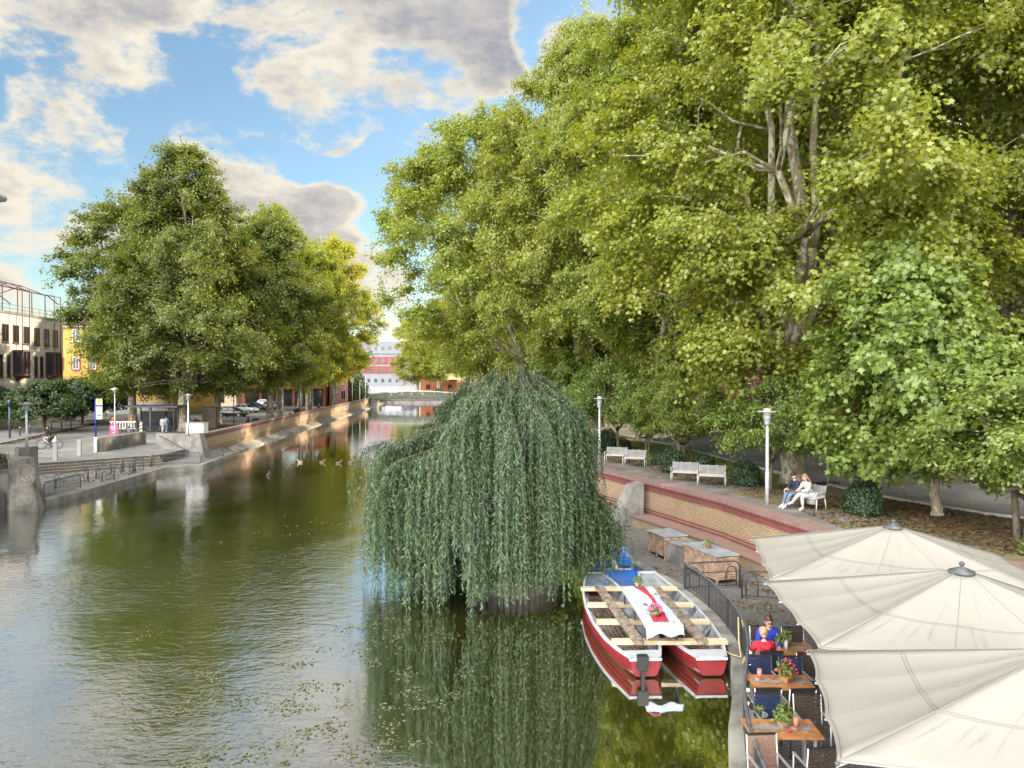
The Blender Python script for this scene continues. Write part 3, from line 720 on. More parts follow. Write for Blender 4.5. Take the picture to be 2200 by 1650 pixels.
f.tube([P(-4, 4.1, 20.6), P(20, 4.1, 20.6)], .09, 6); f.build('pipe_frame', 'frame_maroon', ob)
f = MB()
for z in (16.4, 16.9): f.tube([P(-4, .2, z), P(22.6, .2, z)], .03, 5)
for s_ in np.arange(-4, 23, 1.9): f.tube([P(s_, .2, 15.9), P(s_, .2, 16.9)], .03, 5)
f.build('roof_railing', 'iron_grey', ob)
# yellow house
ob = block('yellow_house', 'yellow rendered house with brown tiled hip roof and white windows framed in red', (-80, 125.5), (-57, 122), 14, ZS, 15.9, 'yellow_render', 'roof_tile', 'hip', rise=4.2)
for s_ in (2.0, 5.2, 8.4, 11.6, 14.8, 18.0, 21.2):
    for z, tr_ in ((14.4, 'white_paint'), (9.6, 'red_trim'), (5.0, 'red_trim')):
        o_ = window(ob, on(ob, s_, z), 1.25, 2.1, nrm(ob), 'white_paint', sill=tr_, mull=1, ft=.12)
        if tr_ == 'red_trim':
            c = Vector(on(ob, s_, z)); dv = Vector((*o_n[ob.name][1], 0)); n3_ = Vector((*nrm(ob), 0))
            for a in (-.79, .79): MB().bar(c + dv * a + n3_ * .03 - Vector((0, 0, 1.05)), c + dv * a + n3_ * .03 + Vector((0, 0, 1.05)), .2, .08).build('trim', 'red_trim', ob)
f = MB(); c0, c1 = Vector(on(ob, 0, 1.9)), Vector(on(ob, 23.2, 1.9)); n3_ = Vector((*nrm(ob), 0)); f.bar(c0 + n3_ * .04, c1 + n3_ * .04, .08, 2.2, up=(0, 0, 1)); f.build('plinth', 'grey_plinth', ob)
f = MB(); f.bar(c0 + n3_ * .03 + Vector((0, 0, 5.4)), c1 + n3_ * .03 + Vector((0, 0, 5.4)), .06, .18); f.build('cornice', 'yellow_render', ob)
for s_ in (7, 15): MB().box((Vector(on(ob, s_, 18.4)) - n3_ * 4.2), (1.1, 1.1, 1.6)).build('chimney', 'cream_wall', ob)
# cream shops between the trees
ob = block('cream_house', 'cream coloured house front with shop windows behind the bus shelter', (-80, 156), (-60, 158), 12, ZS, 9.5, 'cream_wall', 'roof_tile', 'hip', rise=3)
for s_ in (2.5, 6, 9.5, 13, 16.5):
    window(ob, on(ob, s_, 7.2), 1.3, 2.0, nrm(ob), 'white_paint', sill='white_paint'); window(ob, on(ob, s_, 3.0), 2.2, 2.6, nrm(ob), 'brown_fascia', mull=2)
# brown shop with lettered fascia
ob = block('brown_shop', 'brown fronted shop with orange lettering on its fascia behind the tree trunks', (-57, 153), (-39.8, 154.5), 12, ZS, 8.6, 'brown_fascia', 'brown_fascia')
n3_ = Vector((*nrm(ob), 0)); dv = Vector((*o_n[ob.name][1], 0))
f = MB(); f.bar(Vector(on(ob, .1, 5.0)) + n3_ * .25, Vector(on(ob, 17.1, 5.0)) + n3_ * .25, .5, .25); f.bar(Vector(on(ob, .1, 7.9)) + n3_ * .2, Vector(on(ob, 17.1, 7.9)) + n3_ * .2, .4, .15); f.build('cornice', 'brown_fascia', ob)
for s_ in (2.2, 5.6, 9.0, 12.4, 15.4): window(ob, on(ob, s_, 2.95), 2.9, 3.6, nrm(ob), 'black', mull=1, ft=.16)
def lettering(txt, name, parent, loc, size, rz, m, ext=.02, align='CENTER', rx=R(90)):
    cu = bpy.data.curves.new(name, 'FONT'); cu.body = txt; cu.size = size; cu.extrude = ext; cu.align_x = align; cu.align_y = 'CENTER'
    tmp = bpy.data.objects.new('tmp', cu); COL.objects.link(tmp); dg = bpy.context.evaluated_depsgraph_get()
    me = bpy.data.meshes.new_from_object(tmp.evaluated_get(dg)); bpy.data.objects.remove(tmp)
    mm = Matrix.Translation(loc) @ Matrix.Rotation(rz, 4, 'Z') @ Matrix.Rotation(rx, 4, 'X'); me.transform(rootmat(parent).inverted() @ mm)
    me.materials.clear(); me.materials.append(M[m]); o = bpy.data.objects.new(name, me); COL.objects.link(o); o.parent = parent; return o
lettering('EDEWO', 'sign_letters', ob, Vector(on(ob, 11.2, 6.45)) + n3_ * .07, 1.1, math.atan2(dv.y, dv.x), 'sign_orange')
ob = block('pink_house', 'narrow pink and white house beside the brown shop', (-39.6, 157.5), (-35.8, 158.5), 9, ZS, 10.5, 'pink_render', 'roof_tile', 'hip', rise=2.5)
for s_ in (.9, 2.9): window(ob, on(ob, s_, 7.8), 1.0, 1.8, nrm(ob)); window(ob, on(ob, s_, 3.4), 1.0, 2.0, nrm(ob))
# white and red block at the end of the canal
ob = block('white_red_building', 'distant white apartment block with red middle storeys at the end of the canal', (-66, 272), (-36, 268), 14, 1.0, 20.5, 'far_white', 'grey_plinth')
n3_ = Vector((*nrm(ob), 0))
f = MB()
for z in (13.6, 10.2): f.bar(Vector(on(ob, 4, z)) + n3_ * .06, Vector(on(ob, 24.5, z)) + n3_ * .06, .1, 2.7)
f.build('red_storey', 'red_paint', ob)
for i, s_ in enumerate(np.arange(2.0, 30, 2.7)):
    for z in (18.2, 13.6, 10.2, 6.2): window(ob, on(ob, s_, z) if abs(z - 12) > 2 else tuple(Vector(on(ob, s_, z)) + n3_ * .13), 1.2, 1.5, nrm(ob), 'far_white', mull=0, ft=.1)
f = MB(); f.bar(Vector(on(ob, 0, 2.9)) + n3_ * .1, Vector(on(ob, 30.2, 2.9)) + n3_ * .1, .2, 2.2); f.build('plinth', 'grey_plinth', ob)
f = MB(); f.bar(Vector(on(ob, 0, 16.2)) + n3_ * .1, Vector(on(ob, 30.2, 16.2)) + n3_ * .1, .25, .3); f.build('cornice', 'concrete', ob)
ob = block('orange_pavilion', 'low orange rendered building behind the far end of the footbridge', (-28.5, 226), (-17, 224), 9, .9, 6.3, 'pavilion', 'brown_fascia')
for s_ in (2.5, 6, 9.5): window(ob, on(ob, s_, 4.4), 1.4, 1.6, nrm(ob), 'brown_fascia')
# park side
ob = block('maroon_building', 'maroon ribbed metal clad building behind the park trees', (25, 103), (52, 108), 16, ZP, 10.5, 'maroon_sheet', 'brown_fascia')
n3_ = Vector((*nrm(ob), 0)); f = MB()
for s_ in np.arange(.2, 27.4, .45): f.bar(Vector(on(ob, s_, 4.1)) + n3_ * .03, Vector(on(ob, s_, 10.4)) + n3_ * .03, .08, .07)
f.build('cladding_rib', 'maroon_sheet', ob)
f = MB(); f.bar(Vector(on(ob, 0, 3.0)) + n3_ * .05, Vector(on(ob, 27.4, 3.0)) + n3_ * .05, .1, 1.9); f.build('plinth', 'concrete', ob)
for s_ in (3.2, 8.6, 14, 19.5): window(ob, tuple(Vector(on(ob, s_, 5.9)) + n3_ * .06), 1.6, 1.9, nrm(ob), 'frame_maroon')
ob = block('orange_building', 'large orange red rendered building with pale pilasters behind the park street', (34, 80), (49, 32), 16, ZP, 17, 'orange_render', 'brown_fascia')
n3_ = Vector((*nrm(ob), 0)); f = MB()
for s_ in np.arange(1.5, 50, 7.2): f.bar(Vector(on(ob, s_, 1.9)) + n3_ * .12, Vector(on(ob, s_, 16.9)) + n3_ * .12, 1.1, .25, up=tuple(n3_))
f.build('pilaster', 'cream_wall', ob)
for s_ in np.arange(4.2, 48, 3.6):
    for z in (14.4, 10.4, 5.6): window(ob, on(ob, s_, z), 1.3, 2.3, nrm(ob), 'brown_fascia', mull=1)
sp_ = thing('entrance_steps', 'grey entrance steps in front of the maroon building', 'steps', (40, 98, ZP)); f = MB()
for k in range(6): f.box((40, 99 + k * .2, ZP + .09 + .18 * k), (7, 2.4 - k * .35, .178))
f.build('steps', 'concrete', sp_)
f = MB()
for x in (36.7, 38.4): f.tube([(x, 97.6, ZP), (x, 97.6, ZP + 1), (x, 100.2, ZP + 2.0)], .05, 6)
f.build('handrail', 'steel_galv', sp_)
# eave of the house on the near street side
ob = thing('corner_house', 'dark red house whose grey guttered eave juts in at the edge', 'building', (-32, 26, ZS))
MB().prism([(-42, 14), (-26.3, 14), (-26.3, 35), (-42, 35)], ZS - .3, 15.1).build('wall', 'brick_red', ob)
MB().prism([(-43, 13), (-25.35, 13), (-25.35, 36), (-43, 36)], 15.1, 15.75).build('eave', 'red_trim', ob)
MB().tube([(-25.2, 13, 15.9), (-25.2, 36.1, 15.9)], .16, 8).tube([(-25.2, 36.1, 15.9), (-43, 36.1, 15.9)], .16, 8).build('gutter', 'zinc', ob)
MB().prism([(-42.8, 13.2), (-25.5, 13.2), (-25.5, 35.8), (-42.8, 35.8)], 15.76, 16.0).build('roof', 'zinc', ob)
for y in (17, 21, 25, 29, 33): window(ob, (-26.3, y, 8.5), 1.2, 2.0, (1, 0), 'white_paint', sill='concrete')
# ================================================================== TREES
PA = tree_parts(11, 33, 8.8, 5.2, .52, 5.0, 8, 320, 1000, .175, LOBED, 'plane_leaf', 'plane_bark', (.9, 1.9), skew=.48, open_=.5, branches=.75)
PB = tree_parts(23, 33, 9.5, 6.5, .62, 6.5, 8, 280, 780, .19, LOBED, 'plane_leaf', 'plane_bark', (1.0, 2.1), skew=.48, open_=.55, branches=.75)
PC = tree_parts(37, 33, 12.0, 4.5, .64, 6.0, 9, 340, 820, .235, QUADL, 'plane_leaf', 'plane_bark', (1.1, 2.3), skew=.48, open_=.5, lean=(-4.4, 0), branches=.7,
                prof=[(0, .40), (.1, .75), (.3, 1.0), (.5, .98), (.75, .78), (.9, .5), (1, .18)])
PD = tree_parts(41, 31.5, 9.8, 4.6, .66, 5.0, 8, 280, 820, .235, QUADL, 'plane_leaf', 'plane_bark', (1.1, 2.3), skew=.48, open_=.5, branches=.7,
                prof=[(0, .55), (.08, .9), (.3, 1.0), (.5, .76), (.75, .48), (.9, .30), (1, .12)])
PE = tree_parts(53, 29, 7.6, 5.8, .5, 6.0, 7, 135, 560, .28, QUADL, 'plane_leaf', 'plane_bark', (1.2, 2.2), skew=.48, open_=.45, branches=.7)
PF = tree_parts(59, 29, 7.0, 6.2, .5, 6.5, 7, 135, 540, .28, QUADL, 'plane_leaf', 'plane_bark', (1.1, 2.2), skew=.48, open_=.45, branches=.7, lean=(1.2, .6),
                prof=[(0, .3), (.15, .75), (.35, 1.0), (.6, .95), (.8, .7), (.93, .42), (1, .15)])
pk = 'plane trees in the park'; G1 = (1.0, 1.0, 1.0); GY = (1.12, 1.06, .85); GD = (.86, .93, .95)
plant_tree(PA, (12.9, 33.2, ZP), 2.1, 'huge plane tree with pale flaking trunk beside the two seated women', pk, 1.0, (1.12, 1.1, .95))
plant_tree(PB, (24.0, 36, ZP), 1.0, 'tall plane tree beyond the blue container with a pale bare upper trunk', pk, (1., 1., 1.02), (.92, .92, .9))
plant_tree(PB, (18.0, 50, ZP), 3.3, 'tall plane tree on the far kerb of the park street, behind the pair of people', pk, (1., 1., 1.05), (1.08, 1.06, .9))
plant_tree(PA, (11.4, 48.5, ZP), 4.4, 'slender dark trunked plane tree on the lawn behind the second pair of benches', pk, (.86, .86, .94), (1.0, 1.05, .95))
plant_tree(PB, (10.2, 56, ZP), 5.2, 'plane tree with thick pale trunk behind the small trees by the first pair of benches', pk, (.9, .9, .97), GY)
plant_tree(PC, (2.6, 69, ZP), .15, 'broad plane tree arching far out over the canal behind the willow', pk, (1.0, 1.0, .875), (1.0, 1.03, .95))
plant_tree(PB, (5.8, 57, ZP), 2.2, 'tall plane tree rising between the canal arching one and the slender dark trunked one', pk, (.74, .74, .97), (1.04, 1.04, .92))
plant_tree(PE, (8.6, 72, ZP), 2.4, 'plane tree standing close behind the canal arching one', pk, (1.2, 1.2, 1.1), GD)
plant_tree(PF, (4.6, 93, ZP), .4, 'middle plane tree of the sunlit row behind the willow top', pk, (1.2, 1.2, 1.1), GY)
plant_tree(PE, (-.6, 116, ZP), 1.9, 'plane tree with golden leaves just over the willow top', pk, (1.2, 1.2, 1.1), GY)
plant_tree(PF, (-5.8, 142, ZP), 3.9, 'plane tree whose crown overhangs the park end of the footbridge', pk, (1.2, 1.2, 1.05), GY)
plant_tree(PE, (-10.5, 172, ZP), 5.0, 'yellowing plane tree next to the park end of the footbridge', pk, (1.2, 1.2, 1.0), GY)
plant_tree(PF, (-22, 216, .9), .9, 'pale plane tree beyond the footbridge, hanging over the canal end', pk, (1.2, 1.2, 1.0), GY)
plant_tree(PE, (-30.0, 231, .9), 2.2, 'far yellow green tree in front of the white and red block', pk, (1.05, 1.05, .98), (1.3, 1.18, .7))
plant_tree(PE, (27, 62, ZP), 5.9, 'plane tree between the orange and the maroon building', pk, (1.2, 1.2, 1.15), (.95, .97, .9))
plant_tree(PF, (31, 46, ZP), .9, 'plane tree close in front of the orange building', pk, (1.2, 1.2, 1.15), (.95, .97, .9))
plant_tree(PF, (33, 27, ZP), 2.0, 'plane tree at the edge of the plaza behind the small leaning tree', pk, (1.15, 1.15, 1.1), GD)
plant_tree(PE, (40, 14, ZP), 3.0, 'plane tree beyond the last parasol, out past the plaza', pk, (1.2, 1.2, 1.1), GD)
bk = 'plane trees along the street'
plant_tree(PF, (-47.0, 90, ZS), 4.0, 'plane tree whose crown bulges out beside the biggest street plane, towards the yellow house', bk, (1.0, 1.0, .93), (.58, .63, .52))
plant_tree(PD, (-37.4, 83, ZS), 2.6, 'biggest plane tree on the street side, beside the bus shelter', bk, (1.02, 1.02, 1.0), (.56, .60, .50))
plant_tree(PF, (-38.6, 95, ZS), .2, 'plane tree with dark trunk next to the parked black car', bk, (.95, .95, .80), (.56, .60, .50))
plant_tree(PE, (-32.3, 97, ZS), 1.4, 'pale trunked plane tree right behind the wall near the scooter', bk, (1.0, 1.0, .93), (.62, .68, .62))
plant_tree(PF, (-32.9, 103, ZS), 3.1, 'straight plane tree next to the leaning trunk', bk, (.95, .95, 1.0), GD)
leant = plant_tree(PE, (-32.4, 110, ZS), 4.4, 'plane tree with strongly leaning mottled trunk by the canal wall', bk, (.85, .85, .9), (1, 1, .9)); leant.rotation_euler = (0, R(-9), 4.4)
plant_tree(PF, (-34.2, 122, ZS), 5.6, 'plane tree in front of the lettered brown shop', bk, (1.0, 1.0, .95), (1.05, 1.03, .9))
plant_tree(PE, (-34.6, 142, ZS), .7, 'sunlit yellow tinted double trunked plane tree nearest the footbridge', bk, (1.05, 1.05, 1.13), (1.5, 1.3, .6))  # leaf tint pushed to bright yellow, standing in for sunlight on the crown
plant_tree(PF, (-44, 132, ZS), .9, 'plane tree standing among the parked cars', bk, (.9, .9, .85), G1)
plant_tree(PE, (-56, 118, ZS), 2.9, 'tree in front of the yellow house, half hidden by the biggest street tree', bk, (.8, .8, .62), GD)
# young plane tree and small trees of the park
YP = tree_parts(61, 9.2, 2.45, 1.9, .17, 1.7, 5, 85, 760, .185, LOBED, 'young_leaf', 'plane_bark', (.75, 1.25), skew=.45, cshift=(-1.0, 0), branches=.6,
                prof=[(0, .55), (.12, .85), (.4, 1.0), (.65, .9), (.85, .62), (1, .2)])
plant_tree(YP, (14.9, 25.4, ZP), 0, 'young plane tree with thin straight trunk and big fresh green leaves over the litter', None, 1.0, (1, 1, 1), 'young_plane_tree')
SM = tree_parts(71, 5.6, 2.9, 2.1, .12, 1.3, 5, 80, 520, .125, OVAL, 'small_leaf', 'dark_bark', (.5, .95), skew=.5, flat=.55, branches=.9, double=True,
                prof=[(0, .5), (.2, .95), (.5, 1.0), (.75, .75), (1, .25)])
SN = tree_parts(73, 5.0, 2.9, 2.1, .10, 1.4, 5, 60, 380, .14, OVAL, 'small_leaf', 'dark_bark', (.5, .95), skew=.5, flat=.55, branches=.9, open_=.3, lean=(-.6, .2),
                prof=[(0, .6), (.25, 1.0), (.6, .9), (1, .3)])
kk = 'small trees in the park'
plant_tree(SM, (15.4, 21.6, ZP), 1.1, 'small leaning tree with light feathery leaves beside the parasols', kk, (1.12, 1.12, .95), (1.1, 1.12, 1.1), 'small_tree')
plant_tree(SN, (11.1, 31.2, ZP), 3.6, 'thin dark stemmed small tree right behind the tall lamp and the seated women', kk, .92, (.9, .98, .9), 'small_tree')
plant_tree(SM, (9.6, 40.6, ZP), 2.6, 'round yellow green small tree behind the second pair of benches', kk, (.88, .88, .88), (1.15, 1.12, .9), 'small_tree')
plant_tree(SN, (6.9, 47.0, ZP), .6, 'dark small tree leaning beside the lamp nearest the willow', kk, 1.12, (.85, .95, .9), 'small_tree')
plant_tree(SM, (8.6, 46.4, ZP), 4.2, 'slim small tree between the lamp nearest the willow and the lawn', kk, .78, (1.05, 1.05, .9), 'small_tree')
plant_tree(SN, (4.6, 57, ZP), 2.2, 'bushy small tree peeking out behind the top of the willow', kk, 1.25, (.9, 1, .9), 'small_tree')
# clipped street trees on the far pavement
ST = tree_parts(83, 5.2, 3.3, 1.9, .17, 1.7, 5, 90, 190, .24, OVAL, 'dark_leaf', 'dark_bark', (.6, 1.1), skew=.45, flat=.6, prof=[(0, .8), (.3, 1.0), (.65, .85), (1, .35)])
sk = 'round dark street trees'
plant_tree(ST, (-51.8, 80.5, ZS + .13), 0, 'round dark street tree nearest the cyclist', sk, (1.12, 1.12, 1.0), (1.25, 1.15, .8), 'street_tree')
plant_tree(ST, (-54.8, 92.5, ZS + .13), 2, 'round dark street tree between the cyclist and the bus stop sign', sk, (1, 1, 1.08), (1, 1, 1), 'street_tree')
plant_tree(ST, (-57.0, 99.5, ZS + .13), 4, 'round dark street tree farthest along, behind the bus stop sign', sk, (.9, .9, 1.0), (.9, 1, .9), 'street_tree')
plant_tree(ST, (-60.5, 82.5, ZS + .13), 3, 'dark bushy tree cut by the frame edge before the sandstone office', sk, (1., 1., 1.0), (.9, 1.1, .95), 'street_tree')
# shrubs
def bush_mesh(seed, r, n, lsize, lmat, shape=OVAL, lump=.12, name='shrub'):
    rng = np.random.default_rng(seed); dr = unit(rng.normal(size=(n, 3))); dr[:, 2] = np.abs(dr[:, 2] + .15)
    ph = rng.random((4, 3)) * 6; f = 1 + lump * sum(np.sin(dr @ (rng.normal(size=3) * 4) + ph[i, 0]) for i in range(4)) * .5
    rr = (1 - .28 * rng.random(n) ** 2) * f; pos = dr * rr[:, None] * np.array(r) + np.array([0, 0, r[2] * .12])
    me = leaf_mesh(name, pos, dr + rng.normal(size=(n, 3)) * .6, rng.normal(size=(n, 3)) + np.array([0, 0, .4]), lsize * (.6 + .8 * rng.random(n)), rng.random(n), rng.random(n) ** 2 * .6, shape)
    me.materials.append(M[lmat]); return me
BM = [bush_mesh(91 + i, r, 5200, .075, 'dark_leaf') for i, r in enumerate([(.62, .58, .82), (.75, .62, .72), (.55, .55, .75)])]
def shrub(me, loc, label, sc=1., group=None, color=(1, 1, 1), cat='shrub', core=(.5, .5, .62), rz=0., stem='dark_bark'):
    t = thing('shrub', label, cat, loc, rz, group); t.scale = (sc,) * 3 if not isinstance(sc, tuple) else sc
    o = bpy.data.objects.new('foliage', me); COL.objects.link(o); o.parent = t; o.color = (*color, 1)
    m = MB()
    for k in range(5): a = k * 1.257; m.tube([(0, 0, -.1), (.15 * math.cos(a), .15 * math.sin(a), .3), (core[0] * .7 * math.cos(a), core[1] * .7 * math.sin(a), core[2])], [.035, .025, .01], 5)
    m.build('stem', stem, t, local=True); return t
for i, (u, v, s_, lab) in enumerate([(1855, 1106, 1.02, 'round dark green clipped shrub alone on the litter, beside the far parasol'), (1603, 1042, .98, 'clipped boxy shrub between the tall lamp and the second pair of benches'),
        (1512, 1016, .92, 'clipped shrub right behind the fourth park bench'), (1447, 1014, 1.0, 'clipped shrub right behind the third park bench'), (1423, 998, .82, 'small clipped shrub standing off between the two pairs of benches'),
        (1270, 972, 1.15, 'dark shrub behind the lamp nearest the willow'), (1300, 968, 1.2, 'dark shrub between that lamp and the first park bench'), (1338, 968, .8, 'low reddish shrub behind the first pair of benches')]):
    p = at(u, v, ZP); shrub(BM[i % 3], (p.x, p.y, ZP), lab, s_ * 1.15, 'clipped shrubs in the park', (1.6, .8, .8) if i == 7 else (1, 1, 1), rz=i)
for i, (x, y, z, sc, lab) in enumerate([(-38.0, 170, ZS, (7, 6, 7.2), 'big dark bush at the street end of the footbridge'), (-61.5, 88, 1.9, (3, 3, 2.6), 'dark evergreen bush behind the low planter wall'),
        (-61.8, 95, 1.9, (2.6, 3, 2.9), 'dark evergreen bush at the end of the planter wall'), (-21, 211, .9, (3, 3, 3), 'low hedge bush before the orange pavilion'), (33.5, 92, ZP, (2, 2, 3.6), 'dark conical bush in front of the maroon cladding')]):
    shrub(BM[i % 3], (x, y, z), lab, sc, None, (1.3, 1.25, 1.0) if i == 0 else (1, 1, 1), rz=i, cat='bush')
# ================================================================== WILLOW on its planter island
WC = Vector((.05, 24.6))
isl = thing('planter_island', 'round sheet piled planter island in the canal under the willow', 'planter', (WC.x, WC.y, 0))
m = MB()
for k in range(46):
    a0, a1 = 2 * math.pi * k / 46, 2 * math.pi * (k + 1) / 46; r0 = 1.52 if k % 2 else 1.48; g_ = .015
    P = lambda a, r, z: (WC.x + r * math.cos(a), WC.y + r * math.sin(a), z)
    m.raw([P(a0 + g_, r0, -.5), P(a1 - g_, r0, -.5), P(a1 - g_, r0, .58), P(a0 + g_, r0, .58), P(a0 + g_, r0 - .1, -.5), P(a1 - g_, r0 - .1, -.5), P(a1 - g_, r0 - .1, .58), P(a0 + g_, r0 - .1, .58)],
          [(0, 1, 2, 3), (5, 4, 7, 6), (3, 2, 6, 7), (0, 3, 7, 4), (1, 5, 6, 2)])
m.build('sheet_piling', 'piling', isl)
MB().lathe([(1.4, -.5), (1.4, .5)], (WC.x, WC.y, 0), 32).build('soil', 'soil', isl)
def willow():
    rng = np.random.default_rng(5); t = thing('weeping_willow', 'large weeping willow trailing its strands to the water on a round island', 'tree', (WC.x, WC.y, .55))
    T = MB(); c = np.array([WC.x, WC.y, 0])
    T.tube([c + (0, 0, .3), c + (.1, 0, 1.6), c + (.0, .1, 3.2)], [.45, .34, .28], 12)
    pos = []; al = []; nr = []; va = []; ti = []
    boughs = []      # arching boughs: azimuth, reach, top height
    spec = []
    for k in range(150):
        az = rng.random() * 6.283; cx_, sy_ = math.cos(az), math.sin(az)
        Rm = 2.35 + max(0, -cx_) ** 1.3 * 2.35 + abs(sy_) * .75; q = math.sqrt(rng.random()); r = max(.35, Rm * q)
        X_, Y_ = r * cx_, r * sy_
        zt = float(np.interp(X_, [-4.7, -3.9, -3.2, -2.6, -1.8, -.8, .6, 1.4, 2.3], [5.15, 5.5, 5.65, 6.25, 7.0, 7.25, 7.2, 6.9, 6.25])) - .10 * Y_ * Y_ + .28 * math.sin(az * 5 + r * 2) + rng.normal() * .12
        spec.append((az, r, zt))
    for k in range(9): spec.append((R(-20) + rng.normal() * .3, rng.uniform(2.6, 3.25), rng.uniform(2.7, 3.5)))      # low bough on the terrace side
    for k in range(26): spec.append((R(rng.uniform(195, 258)), rng.uniform(2.6, 3.8), rng.uniform(3.6, 5.2)))
    for (az, rch, zt) in spec:
        dx, dy = math.cos(az), math.sin(az); 
        st_ = c + np.array([0, 0, rng.uniform(2.2, 3.6)]); top = c + np.array([dx * rch * .62, dy * rch * .62, zt]); end = c + np.array([dx * rch, dy * rch, zt - .45])
        pts = [st_, st_ * .45 + top * .55 + np.array([0, 0, .35]), top, end]; T.tube([tuple(p) for p in pts], [.05, .03, .014, .006], 5)
        ns = int(19 + 7.5 * rch); cut = 1.0 if rng.random() < .72 else rng.uniform(.45, .9)
        for s_ in range(ns):
            q = rng.random() ** .6; bp = top * (1 - q) + end * q if rng.random() < .75 else pts[1] * (1 - q) + top * q
            az2 = az + rng.normal() * .55; out = rng.uniform(.15, .8); hx_ = math.cos(az2) * out; L = bp[2] - rng.uniform(.05, 1.7) ** 1.0
            if dx > .45 and zt < 3.7: L = bp[2] - rng.uniform(.75, 1.5)
            if dx > .55 and zt > 3.7: L *= rng.uniform(.55, .95)
            if dy < -.3 and -1.15 < bp[0] + hx_ < 1.5: L = min(L, bp[2] - rng.uniform(.22, .7))
            L *= cut if not (cut < 1 and rng.random() < .15) else 1
            if dy < -.2 and -1.95 < bp[0] + hx_ < -1.3: L = min(L, bp[2] - rng.uniform(1.6, 3.2))
            if rng.random() < .12: L *= rng.uniform(.3, .7)
            hx, hy = math.cos(az2) * out, math.sin(az2) * out; sway = rng.normal(size=2) * .10
            nseg = max(4, int(L / .036)); tt = (np.arange(nseg) + rng.random(nseg)) / nseg
            arc = 1 - np.exp(-tt * 5.0)
            p = np.empty((nseg, 3)); p[:, 0] = bp[0] + hx * arc + sway[0] * tt + .03 * np.sin(tt * 9 + s_); p[:, 1] = bp[1] + hy * arc + sway[1] * tt + .03 * np.cos(tt * 8 + s_)
            p[:, 2] = bp[2] + .30 * np.sin(np.minimum(tt * 7, 3.14)) * out - L * tt
            p[:, 2] = np.maximum(p[:, 2], .03); pos.append(p)
            a_ = rng.normal(size=(nseg, 3)) * np.array([.55, .55, .25]) + np.array([hx * .5, hy * .5, -.85]); al.append(a_)
            nr.append(rng.normal(size=(nseg, 3)) * .7 + np.array([dx, dy, .35])); v = rng.random()
            va.append(np.clip(v * .6 + .4 * rng.random(nseg), 0, 1)); ti.append(np.full(nseg, v * .5) + .4 * rng.random(nseg) ** 2)
            if rng.random() < .25: T.tube([tuple(x) for x in p[np.argsort(tt)][::max(1, nseg // 5)]], .008, 3, cap=False)
    pos = np.concatenate(pos); n = len(pos)
    me = leaf_mesh('crown', pos, np.concatenate(nr), np.concatenate(al), .122 * (.65 + .7 * rng.random(n)), np.concatenate(va), np.concatenate(ti), SLIM * np.array([1.35, 1]), .1)
    me.vertices.foreach_get  # local space
    me.transform(rootmat(t).inverted()); me.materials.append(M['willow_leaf'])
    o = bpy.data.objects.new('crown', me); COL.objects.link(o); o.parent = t
    T.build('trunk', 'dark_bark', t, smooth=True)
willow()
def low_plants(name, label, cat, c, r, n, h, lmat, lsize=.12, seed=1, flowers=None, nf=20):
    rng = np.random.default_rng(seed); t = thing(name, label, cat, c)
    a = rng.random(n) * 6.283; q = np.sqrt(rng.random(n)); pos = np.stack([r[0] * q * np.cos(a), r[1] * q * np.sin(a), h * rng.random(n)], 1)
    me = leaf_mesh('foliage', pos, rng.normal(size=(n, 3)) + np.array([0, 0, .8]), rng.normal(size=(n, 3)) + np.array([0, 0, .8]), lsize * (.6 + .8 * rng.random(n)), rng.random(n), rng.random(n) * .7, OVAL)
    me.materials.append(M[lmat]); o = bpy.data.objects.new('foliage', me); COL.objects.link(o); o.parent = t
    if flowers:
        m = MB()
        for i in range(nf): aa, qq = rng.random() * 6.28, math.sqrt(rng.random()); m.ell((r[0] * qq * math.cos(aa), r[1] * qq * math.sin(aa), h * rng.uniform(.7, 1.05)), (.05, .05, .03), 6, 4)
        m.build('blossoms', flowers, t, local=True)
    return t
low_plants('island_plants', 'low yellow green plants sprouting at the rim of the willow island', 'plant', (.75, 23.2, .55), (1.0, .5), 900, .55, 'small_leaf', .13, 3)
low_plants('groundcover', 'yellow green ground cover plant at the coping next to the far parasol', 'plant', (10.6, 21.6, ZP), (.8, .5), 700, .25, 'small_leaf', .12, 4)
low_plants('groundcover', 'patch of yellow green ivy beyond the corner of the far parasol', 'plant', (15.4, 19.6, ZP), (1.6, .9), 1500, .3, 'small_leaf', .13, 5)
# ---- loose leaves and weed: uncountable
def scatter(name, n, fn, lmat, size, shape, z, seed, up=.25):
    rng = np.random.default_rng(seed); P = fn(rng, n); n = len(P); pos = np.concatenate([P, np.full((n, 1), z) + .012 * rng.random((n, 1))], 1) if P.shape[1] == 2 else P
    nr = rng.normal(size=(n, 3)) * up + np.array([0, 0, 1]); me = leaf_mesh(name, pos, nr, rng.normal(size=(n, 3)), size * (.5 + rng.random(n)), rng.random(n), rng.random(n) ** 1.5, shape, .3)
    me.materials.append(M[lmat]); o = bpy.data.objects.new(name, me); COL.objects.link(o); o['kind'] = 'stuff'; return o
def pol(rng, n, poly, dens=None):
    poly = np.array(poly); lo, hi = poly.min(0), poly.max(0); out = []
    while len(out) < n:
        p = lo + rng.random(2) * (hi - lo); ins = False; j = len(poly) - 1
        for i in range(len(poly)):
            if (poly[i, 1] > p[1]) != (poly[j, 1] > p[1]) and p[0] < (poly[j, 0] - poly[i, 0]) * (p[1] - poly[i, 1]) / (poly[j, 1] - poly[i, 1]) + poly[i, 0]: ins = not ins
            j = i
        if ins and (dens is None or rng.random() < dens(p)): out.append(p)
    return np.array(out)
